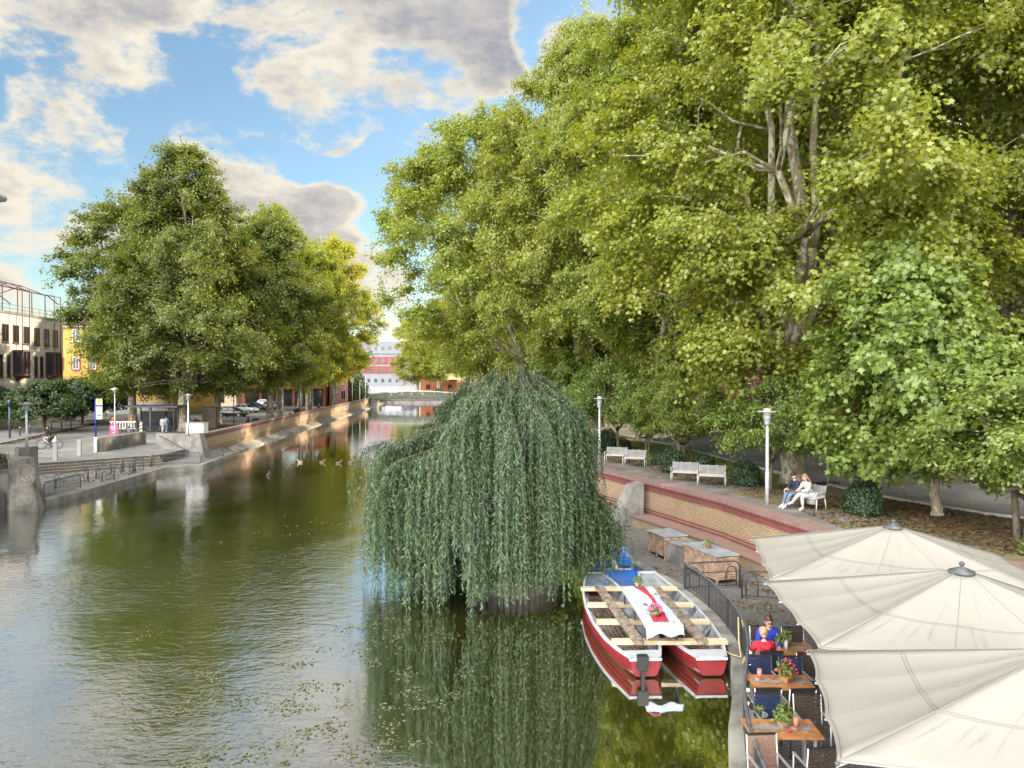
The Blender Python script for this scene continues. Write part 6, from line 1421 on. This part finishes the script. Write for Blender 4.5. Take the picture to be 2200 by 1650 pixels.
# ---- bicycles, scooters
def wheel(mb, c, r, ax=(0, 1, 0), tr=.022, n=20):
    ax = Vector(ax); a = ax.orthogonal().normalized(); b = ax.cross(a); mb.tube([Vector(c) + (a * math.cos(q) + b * math.sin(q)) * r for q in np.linspace(0, 6.283, n + 1)], tr, 5); return mb
def bicycle(loc, rz, label, frame='black', group='parked bicycles', name='bicycle', sc=1.0, cat='bicycle'):
    """rides along local +X"""
    t = thing(name, label, cat, loc, rz, group); t.scale = (sc,) * 3
    for x in (-.52, .55):
        w = wheel(MB(), (x, 0, .34), .325).build('wheel', 'rubber', t, True, local=True); m = MB()
        for k in range(8): a = k * .785; m.tube([(x, 0, .34), (x + .31 * math.cos(a), 0, .34 + .31 * math.sin(a))], .006, 3)
        m.build('spokes', 'steel_galv', w, local=True)
    m = MB(); bb, st, hd = (-.08, 0, .30), (-.22, 0, .80), (.36, 0, .82)
    for a, b, r in ((bb, st, .02), (bb, (.40, 0, .68), .022), (st, hd, .02), (st, (-.52, 0, .34), .013), (bb, (-.52, 0, .34), .013), ((.34, 0, .9), (.42, 0, .6), .02), ((.42, 0, .6), (.55, 0, .34), .016), (st, (-.25, 0, .92), .016)): m.tube([a, b], r, 6)
    m.build('frame', frame, t, True, local=True)
    MB().tube([(.26, -.28, .98), (.34, -.24, 1.0), (.34, 0, .97), (.34, .24, 1.0), (.26, .28, .98)], .014, 6).build('handlebar', 'iron_dark', t, True, local=True); m = MB(); m.box((-.25, 0, .95), (.27, .16, .06), taper=.8); m.build('saddle', 'black', t, local=True, bevel=.01)
    m = MB(); wheel(m, (-.08, 0, .30), .09, tr=.008, n=12); m.tube([(-.08, .0, .30), (-.02, .08, .16)], .01, 4); m.tube([(-.08, 0, .30), (-.14, -.08, .44)], .01, 4); m.build('crank', 'iron_dark', t, local=True); return t
for i, (u, v, rz, lab) in enumerate([(266, 933, 15, 'parked bicycle right behind the low concrete wall'), (284, 931, 160, 'parked bicycle between the banner and the shelter post'), (312, 929, 10, 'parked dark bicycle at the shelter post'), (331, 928, 20, 'parked bicycle next to the two people walking away')]):
    bicycle(at(u, v, ZS), R(rz), lab, ['black', 'iron_grey', 'black', 'sign_blue'][i], sc=1.12)
def scooter(loc, rz, label, m0='black', sc=1.0):
    t = thing('motor_scooter', label, 'scooter', loc, rz, 'parked motor scooters'); t.scale = (sc,) * 3
    for x in (-.6, .62): w = wheel(MB(), (x, 0, .26), .2, tr=.065).build('wheel', 'rubber', t, True, local=True); MB().lathe([(.12, -.04), (.12, .04)], n=10).build('rim', 'rim', w, local=True); r_ = w.children[-1] if w.children else None
    for w in [c for c in bpy.data.objects if c.parent == t]:
        for c in [c for c in bpy.data.objects if c.parent == w]: x = -.6 if w.name.endswith('wheel') else .62; 
    m = MB(); m.raw([(-.85, -.16, .42), (-.1, -.18, .30), (.35, -.16, .28), (.35, .16, .28), (-.1, .18, .30), (-.85, .16, .42), (-.9, -.10, .72), (-.15, -.14, .72), (-.15, .14, .72), (-.9, .10, .72)], [(0, 1, 7, 6), (5, 9, 8, 4), (6, 7, 8, 9), (0, 6, 9, 5), (1, 2, 3, 4), (1, 4, 8, 7), (0, 5, 4, 1)]); m.build('body', m0, t, local=True, bevel=.03)
    m = MB(); m.box((-.5, 0, .78), (.75, .26, .12), taper=.85); m.build('seat', 'black', t, local=True, bevel=.03)
    m = MB(); m.raw([(.35, -.18, .28), (.35, .18, .28), (.52, .16, .95), (.52, -.16, .95), (.45, -.18, .28), (.45, .18, .28), (.60, .13, .95), (.60, -.13, .95)], [(0, 1, 2, 3), (7, 6, 5, 4), (0, 3, 7, 4), (1, 5, 6, 2), (3, 2, 6, 7)]); m.build('leg_shield', m0, t, local=True, bevel=.02)
    MB().tube([(.62, 0, .26), (.55, 0, 1.0)], .035, 6).build('fork', 'iron_grey', t, True, local=True); MB().tube([(.42, -.33, 1.08), (.52, -.1, 1.05), (.52, .1, 1.05), (.42, .33, 1.08)], .022, 6).build('handlebar', 'black', t, True, local=True); MB().ell((.62, 0, .92), (.07, .10, .09), 10, 7).build('headlight', 'car_light', t, True, local=True); return t
for c in (((-39.3, 88.6, ZS), 40, 'parked dark scooter at the trunk beside the brown board', 'black'), ((-38.2, 89.2, ZS), 60, 'parked red scooter behind the dark one', 'hull_red'), ((-33.2, 92.6, ZS), 160, 'black scooter parked right behind the canal wall', 'black')):
    scooter(c[0], R(c[1]), c[2], c[3], 1.15)
t = thing('utility_board', 'brown wooden board box standing by the biggest street plane', 'cabinet', (-36.0, 86.5, ZS)); MB().box((-36, 86.5, ZS + 1.3), (1.6, .5, 2.5)).build('box', 'wood_floor', t, bevel=.03); MB().box((-36, 86.5, ZS + 2.6), (1.75, .65, .1)).build('lid', 'iron_dark', t)
t = thing('litter_bin', 'grey litter bin behind the canal wall next to the leaning trunk', 'bin', (-30.6, 100.5, ZS)); MB().lathe([(.28, 0), (.32, 1.0), (.27, 1.0)], (-30.6, 100.5, ZS + .3), 14).build('bin_body', 'zinc', t, True); MB().bar((-30.6, 100.5, ZS), (-30.6, 100.5, ZS + .4), .1).build('stand', 'iron_dark', t)
# ---- cars
def car(loc, rz, label, paint, sc=1.0, van=False):
    """nose towards local +X"""
    t = thing('parked_car' if not van else 'parked_van', label, 'car' if not van else 'van', loc, rz, 'parked cars'); t.scale = (sc,) * 3
    xs = [-2.1, -2.05, -1.6, -.6, .6, 1.3, 1.95, 2.12]; 
    low = [.38, .30, .22, .20, .20, .22, .30, .38]; top = [.72, .92, .98, .98, .96, .90, .76, .62] if not van else [.8, 1.0, 1.0, 1.0, 1.0, 1.0, .9, .7]; wd = [.70, .82, .87, .89, .89, .87, .80, .68]
    m = MB(); rows = [[(x, -w * .92, a), (x, -w, a + (b - a) * .45), (x, -w * .93, b), (x, w * .93, b), (x, w, a + (b - a) * .45), (x, w * .92, a)] for x, a, b, w in zip(xs, low, top, wd)]
    vs = [p for r_ in rows for p in r_]; m.raw(vs, [(i * 6 + j, (i + 1) * 6 + j, (i + 1) * 6 + (j + 1) % 6, i * 6 + (j + 1) % 6) for i in range(7) for j in range(6)] + [(0, 1, 2, 3, 4, 5), tuple(reversed(range(42, 48)))]); body = m.build('body', paint, t, True, local=True)
    H = 1.44 if not van else 1.9
    cb = [(-1.75, .95), (-1.15, H - .04), (-.3, H), (.25, H - .03), (1.15, .93)] if not van else [(-2.0, .98), (-1.95, H), (0, H + .04), (.9, H - .1), (1.6, .98)]
    m = MB(); n = 5
    m.raw([(x, -(.80 - (z - .93) * .32), z) for x, z in cb] + [(x, (.80 - (z - .93) * .32), z) for x, z in cb], [tuple(range(n)), tuple(reversed(range(n, 2 * n)))] + [(i, n + i, n + i + 1, i + 1) for i in range(n - 1)]); cab = m.build('cabin', paint, t, True, local=True)
    for s_ in (-1, 1):
        g = MB(); zz_ = lambda x, z: (x, s_ * (.812 - (z - .93) * .32), z)
        for (a, b, c, d_) in (((-1.5, 1.0), (-.98, H - .10), (-.38, H - .08), (-.38, 1.0)), ((-.28, 1.0), (-.28, H - .08), (.22, H - .11), (.92, 1.0))): g.poly([zz_(*a), zz_(*b), zz_(*c), zz_(*d_)])
        g.build('side_window', 'glass_dark', t, local=True)
    for (x0, z0, x1, z1, nm, dx) in ((1.10, .96, .30, H - .08, 'windscreen', .02), (-1.70, 1.0, -1.20, H - .08, 'rear_window', -.02)):
        w0, w1 = .72, .62; MB().poly([(x0 + dx, -w0, z0 + .02), (x0 + dx, w0, z0 + .02), (x1 + dx, w1, z1 + .02), (x1 + dx, -w1, z1 + .02)]).build(nm, 'glass_dark', t, local=True)
    for x in (-1.32, 1.34):
        for s_ in (-1, 1):
            w = MB(); wheel(w, (x, s_ * .80, .31), .23, tr=.085, n=16); wo = w.build('wheel', 'tyre_wall', t, True, local=True)
            r_ = MB(); r_.raw([(x + .19 * math.cos(a), s_ * .885, .31 + .19 * math.sin(a)) for a in np.linspace(0, 6.283, 15)[:-1]], [tuple(range(14))]); r_.build('rim', 'rim', wo, local=True)
    for s_ in (-1, 1):
        MB().ell((2.02, s_ * .60, .68), (.10, .16, .07), 10, 6).build('headlight', 'car_light', t, True, local=True); MB().ell((-2.04, s_ * .62, .80), (.06, .15, .08), 10, 6).build('tail_light', 'car_red_light', t, True, local=True); MB().ell((.75, s_ * .95, 1.0), (.09, .10, .07), 8, 6).build('wing_mirror', paint, t, True, local=True)
    return t
for (u, v, rz, pc, lab) in [(500, 896, -8, 'black', 'black car parked with its side to the canal, nearest the street plane trunks'), (528, 887, -20, 'silver', 'silver car parked right behind the black one'), (547, 882, -25, 'navy', 'dark navy car parked behind the silver one'), (572, 874, -20, 'white', 'white car parked in front of the blue car'),
        (556, 866, -10, 'blue', 'bright blue car in the back row of the car park'), (585, 880, -25, 'silver', 'pale silver car half behind the pale trunk'), (641, 850, 10, 'black', 'black car parked before the lettered brown shop'), (497, 862, 0, 'white', 'white car far back between the trees'), (418, 868, 5, 'white', 'white car passing behind the bus shelter')]:
    p = at(u, v, ZS); car((p.x, p.y, ZS), R(rz), lab, 'car_' + pc, 1.08)
p = at(377, 874, ZS); car((p.x, p.y, ZS), R(80), 'white van parked beyond the bus shelter', 'car_white', 1.15, True)
car((-35.5, 222, .9), 0, 'small white car far off beyond the footbridge', 'car_white', 1.4); car((-31.2, 222, .9), 0, 'small dark car far off beyond the footbridge', 'car_navy', 1.4)
# ---- ducks
for i, (u, v, rz, lab) in enumerate([(609, 968, 10, 'duck swimming alone nearest the lit wall patch'), (645, 994, 170, 'pale duck in the middle of the canal beside another'), (624, 998, 200, 'duck trailing behind the pale one'), (692, 994, 0, 'duck swimming ahead of the one in the gold reflection'), (727, 996, 15, 'duck close before the farthest swimming one'), (754, 995, 0, 'duck swimming closest to the willow'), (576, 1022, 90, 'lone dark duck nearer the viewer'), (741, 943, 60, 'duck far up the canal')]):
    p = at(u, v, 0); t = thing('duck', lab, 'duck', (p.x, p.y, 0), R(rz), 'ducks on the canal'); s_ = .9; t.scale = (s_,) * 3
    m = MB(); m.ell((0, 0, .07), (.24, .12, .10), 12, 8); m.raw([(-.18, -.06, .10), (-.18, .06, .10), (-.32, 0, .17), (-.2, 0, .03)], [(0, 1, 2), (0, 2, 3), (1, 3, 2)]); m.tube([(.14, 0, .10), (.20, 0, .20), (.22, 0, .26)], [.07, .045, .045], 8); m.ell((.24, 0, .28), (.065, .048, .05), 10, 7); m.build('body', 'duck_brown' if i != 1 else 'wood_slat', t, True, local=True)
    MB().raw([(.29, -.025, .28), (.29, .025, .28), (.37, .015, .26), (.37, -.015, .26), (.29, -.025, .26), (.29, .025, .26)], [(0, 1, 2, 3), (3, 2, 5, 4), (0, 3, 4), (1, 5, 2)]).build('beak', 'sign_yellow', t, local=True)
# ================================================================== PEOPLE
def skin(name, joints, edges, radii, m, parent, sub=1, root=None, extra=None):
    me = bpy.data.meshes.new(name); keys = list(joints); ix = {k: i for i, k in enumerate(keys)}
    me.from_pydata([joints[k] for k in keys], [(ix[a], ix[b]) for a, b in edges], [])
    o = bpy.data.objects.new('tmp', me); COL.objects.link(o); bpy.context.view_layer.objects.active = o
    sk = o.modifiers.new('s', 'SKIN'); sk.use_smooth_shade = True
    if not me.skin_vertices: me.attributes
    for k in keys:
        sv = me.skin_vertices[0].data[ix[k]]; r = radii[k]; sv.radius = (r, r) if not isinstance(r, tuple) else r; sv.use_root = (k == (root or keys[0]))
    sb = o.modifiers.new('d', 'SUBSURF'); sb.levels = sub; sb.render_levels = sub
    dg = bpy.context.evaluated_depsgraph_get(); out = bpy.data.meshes.new_from_object(o.evaluated_get(dg)); bpy.data.objects.remove(o)
    if extra:
        bm = bmesh.new(); bm.from_mesh(out); tm = bpy.data.meshes.new('x'); tm.from_pydata([tuple(p) for p in extra.v], [], extra.f); bm.from_mesh(tm); bm.to_mesh(out); bm.free()
    out.materials.clear(); out.materials.append(M[m]); out.polygons.foreach_set('use_smooth', [True] * len(out.polygons))
    o = bpy.data.objects.new(name, out); COL.objects.link(o); o.parent = parent; return o
BASE_R = dict(pelvis=.125, waist=.105, chest=.12, neckb=.062, neck=.05, shL=.06, shR=.06, elL=.042, elR=.042, wrL=.029, wrR=.029, hipL=.088, hipR=.088, knL=.06, knR=.06, anL=.04, anR=.04, toL=.034, toR=.034)
BODY_E = [('pelvis', 'waist'), ('waist', 'chest'), ('chest', 'neckb'), ('neckb', 'neck'), ('chest', 'shL'), ('shL', 'elL'), ('elL', 'wrL'), ('chest', 'shR'), ('shR', 'elR'), ('elR', 'wrR'), ('pelvis', 'hipL'), ('hipL', 'knL'), ('knL', 'anL'), ('anL', 'toL'), ('pelvis', 'hipR'), ('hipR', 'knR'), ('knR', 'anR'), ('anR', 'toR')]
def hand(mb, w, e, s_):
    """palm, four bent fingers of different length and a side thumb, continuing the forearm e->w"""
    w, e = Vector(w), Vector(e); d_ = (w - e).normalized(); sd = d_.cross(Vector((0, 0, 1)));
    if sd.length < .1: sd = Vector((1, 0, 0))
    sd.normalize(); nr = sd.cross(d_).normalized(); c = w + d_ * .045
    q = Matrix((sd, nr, d_)).transposed(); mb.ell(c, (.038, .017, .055), 10, 7, q)
    for k, L in enumerate((.062, .075, .070, .052)):
        b = c + d_ * .042 + sd * (-.027 + .018 * k); mb.tube([b, b + d_ * L * .5 - nr * .006, b + d_ * L * .85 - nr * .028], [.0095, .0085, .0065], 6)
    b = c - d_ * .015 + sd * (.032 * s_); mb.tube([b, b + sd * .025 * s_ + d_ * .022, b + sd * .03 * s_ + d_ * .05 - nr * .01], [.011, .009, .007], 6)
def person(label, loc, rz, J, top, bottom, hair, hairstyle, shoes='white_cloth', skirt=None, sc=1.0, head=None, headtilt=0., headturn=0., wide=1., sleeves=True, shorts=False, glasses=False, group=None, longcoat=None, cap=None):
    """J: joints in local space, facing +Y"""
    t = thing('person', label, 'person', loc, rz, group); t.scale = (sc,) * 3
    J = {k: Vector(v) for k, v in J.items()}; Rr = {k: (v * wide if k in ('pelvis', 'waist', 'chest', 'shL', 'shR', 'hipL', 'hipR', 'elL', 'elR') else v) for k, v in BASE_R.items()}
    hd = J['neck'] + Vector(head or (0, .02, .12)); q = Matrix.Rotation(headturn, 3, 'Z') @ Matrix.Rotation(-headtilt, 3, 'X')
    ex = MB(); ex.ell(hd, (.076, .095, .118), 16, 12, q); F = lambda x, y, z: hd + q @ Vector((x, y, z))
    ex.ell(F(0, .045, -.062), (.052, .048, .05), 12, 8, q); ex.tube([F(0, .088, .012), F(0, .112, -.022), F(0, .094, -.03)], [.010, .015, .010], 8)
    for s_ in (-1, 1): ex.ell(F(.078 * s_, -.005, -.008), (.010, .02, .032), 8, 6, q); ex.ell(F(.030 * s_, .083, .014), (.015, .010, .009), 8, 6, q)
    ex.tube([F(-.024, .088, -.058), F(0, .096, -.056), F(.024, .088, -.058)], [.005, .009, .005], 6)
    hand(ex, J['wrL'], J['elL'], -1); hand(ex, J['wrR'], J['elR'], 1)
    skin('body', {k: tuple(v) for k, v in J.items()}, BODY_E, Rr, 'skin', t, 1, 'pelvis', ex)
    for nm in ('eyes',):
        m = MB()
        for s_ in (-1, 1): m.ell(F(.030 * s_, .090, .014), (.008, .005, .006), 6, 5, q)
        m.build(nm, 'black', t, True, local=True)
    jk = ['pelvis', 'waist', 'chest', 'neckb', 'shL', 'shR', 'elL', 'elR'] + (['wrL', 'wrR'] if sleeves else []); Je = dict(J)
    if sleeves:
        for s_ in 'LR': Je['wr' + s_] = J['el' + s_].lerp(J['wr' + s_], .88)
    else:
        for s_ in 'LR': Je['el' + s_] = J['sh' + s_].lerp(J['el' + s_], .8)
    Je['neckb'] = J['chest'].lerp(J['neckb'], .95)
    skin('top', {k: tuple(Je[k]) for k in jk}, [e for e in BODY_E if e[0] in jk and e[1] in jk], {k: Rr[k] * (1.0 if k == 'neckb' else 1.16) + .012 for k in jk}, top, t, 1, 'pelvis')
    Jl = dict(J); lk = ['pelvis', 'hipL', 'hipR', 'knL', 'knR'] + ([] if shorts else ['anL', 'anR'])
    for s_ in 'LR': Jl['an' + s_] = J['kn' + s_].lerp(J['an' + s_], .86)
    skin('trousers', {k: tuple(Jl[k]) for k in lk}, [e for e in BODY_E if e[0] in lk and e[1] in lk], {k: Rr[k] * 1.13 + .010 for k in lk}, bottom, t, 1, 'pelvis')
    for s_ in 'LR':
        a, b = J['an' + s_], J['to' + s_]; d_ = (b - a); m = MB(); m.tube([a - d_ * .35 - Vector((0, 0, .02)), a + d_ * .3 + Vector((0, 0, .012)), b - Vector((0, 0, .005)), b + d_ * .28 - Vector((0, 0, .012))], [.040, .052, .046, .026], 10); m.build('shoe', shoes, t, True, local=True)
    m = MB(); m.ell(F(0, -.018, .028), (.086, .098, .108), 16, 10, q)
    m.tube([F(-.072, .035, .02), F(-.05, .062, .085), F(0, .07, .10), F(.05, .062, .085), F(.072, .035, .02)], [.014, .022, .024, .022, .014], 8)
    if hairstyle == 'bun': m.ell(F(0, -.045, .155), (.048, .048, .05), 12, 8, q)
    if hairstyle == 'backbun': m.ell(F(0, -.10, .06), (.05, .04, .05), 12, 8, q)
    if hairstyle == 'long':
        for k in range(11): x = -.085 + k * .017; m.tube([F(x, -.055, .05), F(x * 1.15, -.10, -.10), F(x * 1.25, -.12 + .02 * math.sin(k * 2), -.28), F(x * 1.1, -.10, -.44 + .05 * math.sin(k * 3))], [.03, .035, .03, .012], 6)
    m.build('hair', hair, t, True, local=True)
    if glasses:
        m = MB()
        for s_ in (-1, 1): m.tube([F(.032 * s_ + .026 * math.cos(a), .102, .012 + .02 * math.sin(a)) for a in np.linspace(0, 6.283, 13)], .004, 4)
        m.tube([F(-.008, .106, .014), F(.008, .106, .014)], .003, 4); m.tube([F(.058, .100, .014), F(.08, 0, .014)], .003, 4); m.tube([F(-.058, .100, .014), F(-.08, 0, .014)], .003, 4); m.build('glasses', 'black', t, local=True)
    if longcoat:
        m = MB(); a = J['pelvis']; d2 = (J['waist'] - a)
        m.lathe([(.20 * wide, -.34), (.19 * wide, -.1), (.155 * wide, .12)], tuple(a + Vector((0, -.06, 0))), 16, 1, .8, cap=False); m.build('coat_skirt', top, t, True, local=True, solid=.01)
    if cap: m = MB(); m.ell(F(0, -.005, .06), (.09, .105, .085), 14, 8, q); m.tube([F(-.06, .08, .07), F(0, .13, .06), F(.06, .08, .07)], [.02, .022, .02], 6); m.ell(F(0, -.02, .15), (.035, .035, .035), 8, 6, q); m.build('cap', cap, t, True, local=True)
    return t
def stand(sw=.10, arm=.0, lean=0.):
    return dict(pelvis=(0, 0, .93), waist=(0, lean * .3, 1.08), chest=(0, lean * .7, 1.28), neckb=(0, lean, 1.43), neck=(0, lean + .01, 1.50), shL=(-.17, lean * .9, 1.38), elL=(-.22, lean * .7 - sw * .6, 1.12), wrL=(-.22, lean * .6 + .04 - sw + arm, .88), shR=(.17, lean * .9, 1.38), elR=(.22, lean * .7 + sw * .5, 1.12), wrR=(.21, lean * .6 + .06 + sw * 1.2, .89),
                hipL=(-.09, 0, .87), knL=(-.095, sw * 1.1 + .03, .49), anL=(-.09, sw * 1.3, .085), toL=(-.10, sw * 1.3 + .14, .035), hipR=(.09, 0, .87), knR=(.095, -sw * .5 + .04, .49), anR=(.09, -sw * 1.5, .095), toR=(.10, -sw * 1.5 + .14, .035))
def sit(seat=.45, lean=.05, armz=.0, reach=.30, spread=.05, kneef=.42, foot=(.0, .0), arms_in=.6, h=1.0):
    s = seat
    return dict(pelvis=(0, 0, s + .10), waist=(0, lean * .3, s + .24 * h), chest=(0, lean * .8, s + .42 * h), neckb=(0, lean * 1.1, s + .56 * h), neck=(0, lean * 1.25, s + .625 * h), shL=(-.17, lean, s + .51 * h), elL=(-.235, lean + .10, s + .27 * h + armz), wrL=(-.22 * (1 - arms_in), lean + reach, s + .24 * h + armz), shR=(.17, lean, s + .51 * h), elR=(.235, lean + .10, s + .27 * h + armz), wrR=(.22 * (1 - arms_in) + .03, lean + reach + .02, s + .25 * h + armz),
                hipL=(-.09, .02, s + .085), knL=(-.10 - spread, kneef, s + .07), anL=(-.09 - spread, kneef + foot[0], .085), toL=(-.10 - spread, kneef + foot[0] + .13, .035), hipR=(.09, .02, s + .085), knR=(.10 + spread, kneef, s + .07), anR=(.09 + spread, kneef + foot[1], .085), toR=(.10 + spread, kneef + foot[1] + .13, .035))
# at the terrace table
person('woman in a bright blue jumper with a brown bun and glasses, sitting at the table', (5.72, 16.30, ZT), R(180), sit(.47, .10, .03, .40, .04, .42, (.0, .0), .5), 'blue_cloth', 'jeans', 'hair_brown', 'bun', 'black_cloth', wide=1.26, headtilt=.45, glasses=True, sc=1.02, sleeves=True)
person('child with fair hair in a red hooded top, seen from behind at the table', (5.40, 15.44, ZT), 0, sit(.47, .06, .06, .33, .04, .40, (.0, .0), .4), 'red_cloth', 'navy_cloth', 'hair_blond', 'backbun', 'black_cloth', sc=.99, headtilt=.15, wide=1.05)
t = bpy.data.objects['person.001']; m = MB(); m.tube([(-.12, .0, 1.0), (-.08, -.10, .98), (0, -.145, .95), (.08, -.10, .98), (.12, .0, 1.0)], [.04, .055, .065, .055, .04], 8); m.build('hood', 'red_cloth', t, True, local=True)
# the two on the bench (bench faces the canal)
bl = bn5.location; br = bn5.rotation_euler.z; f_ = br + R(180)
off_ = lambda x, y: (bl.x + x * math.cos(br) - y * math.sin(br), bl.y + x * math.sin(br) + y * math.cos(br), ZP)
p1 = sit(.45, .10, .0, .26, .02, .42, (.22, .14), .75); p2 = sit(.45, .16, .02, .30, .02, .44, (-.05, .16), .8)
p2.update(knR=(.02, .46, .60), anR=(.10, .70, .26), toR=(.14, .82, .22))
person('young person in dark cap, navy jacket and rolled jeans sitting on the bench', off_(-.30, -.02), f_ - .2, p1, 'navy_cloth', 'jeans', 'hair_dark', 'short', 'white_cloth', headtilt=.5, cap='black_cloth', sc=1.0)
person('woman with long light brown hair, white jacket and white trousers on the bench', off_(.26, -.02), f_ - .30, p2, 'white_cloth', 'white_cloth', 'hair_long', 'long', 'white_cloth', headtilt=.35, headturn=-.6, longcoat=True, sc=1.0)
t = thing('phone', 'dark phone held by the person in the cap on the bench', 'phone', off_(-.30, -.36)); MB().box((0, 0, .72), (.08, .15, .012), rz=br, rx=.4).build('case', 'black', t, local=True, bevel=.003); MB().box((0, 0, .729), (.07, .13, .004), rz=br, rx=.4).build('screen', 'glass_dark', t, local=True)
# street side
p = at(357, 930, ZS); person('man in a light blue jacket walking away beside the shelter', (p.x, p.y, ZS), R(10), stand(.10), 'lightblue_cloth', 'jeans', 'hair_dark', 'short', 'black_cloth', sc=1.08, wide=1.1)
t = thing('rucksack', 'pale blue rucksack on the back of the man by the shelter', 'bag', (p.x, p.y, ZS), R(10)); MB().box((0, -.24, 1.36), (.34, .18, .46)).build('bag_body', 'lightblue_cloth', t, local=True, bevel=.05); MB().box((0, -.35, 1.28), (.26, .05, .22)).build('pocket', 'lightblue_cloth', t, local=True, bevel=.02)
p = at(349, 929, ZS); person('dark haired woman in white walking beside the man with the rucksack', (p.x, p.y, ZS), R(-5), stand(.08), 'white_cloth', 'white_cloth', 'hair_dark', 'short', 'white_cloth', sc=1.02)
cy = at(107, 965, ZS); crz = R(190); bicycle((cy.x, cy.y, ZS), crz, 'bicycle ridden along the street by the man in black', 'steel_galv', None, sc=1.2)
cj = dict(pelvis=(0, -.02, 1.03), waist=(0, .08, 1.16), chest=(0, .22, 1.32), neckb=(0, .32, 1.45), neck=(0, .36, 1.51), shL=(-.17, .28, 1.41), elL=(-.24, .42, 1.2), wrL=(-.24, .60, 1.07), shR=(.17, .28, 1.41), elR=(.24, .42, 1.2), wrR=(.24, .60, 1.07), hipL=(-.09, .0, .98), knL=(-.10, .34, .78), anL=(-.10, .22, .40), toL=(-.10, .35, .36), hipR=(.09, .0, .98), knR=(.10, .30, .62), anR=(.10, .12, .22), toR=(.10, .25, .18))
person('man in black riding a bicycle along the street', (cy.x + .28 * math.cos(crz) * -1, cy.y + .28 * math.sin(crz) * -1, ZS), crz - R(90), cj, 'black_cloth', 'brown_cloth', 'hair_dark', 'short', 'black_cloth', sc=1.12, wide=1.1)
for (x, y, rz, a, lab) in ((-30.9, 103.5, 20, 'black_cloth', 'person in black walking behind the canal wall, nearer than the other two'), (-31.6, 107, 200, 'navy_cloth', 'fair haired person in navy walking behind the one in black'), (-31.6, 118, 250, 'black_cloth', 'stooping person in black behind the canal wall near the lit patch')):
    person(lab, (x, y, ZS), R(rz), stand(.12, lean=.25 if 'stooping' in lab else 0), a, 'black_cloth', 'hair_blond' if 'fair' in lab else 'hair_dark', 'short', 'black_cloth', sc=1.10)
p = at(1995, 1052, ZP); person('person in white mostly hidden by the small leaning tree on the park street', (19.2, 33.0, ZP), R(120), stand(.1), 'white_cloth', 'black_cloth', 'hair_dark', 'short', 'white_cloth')
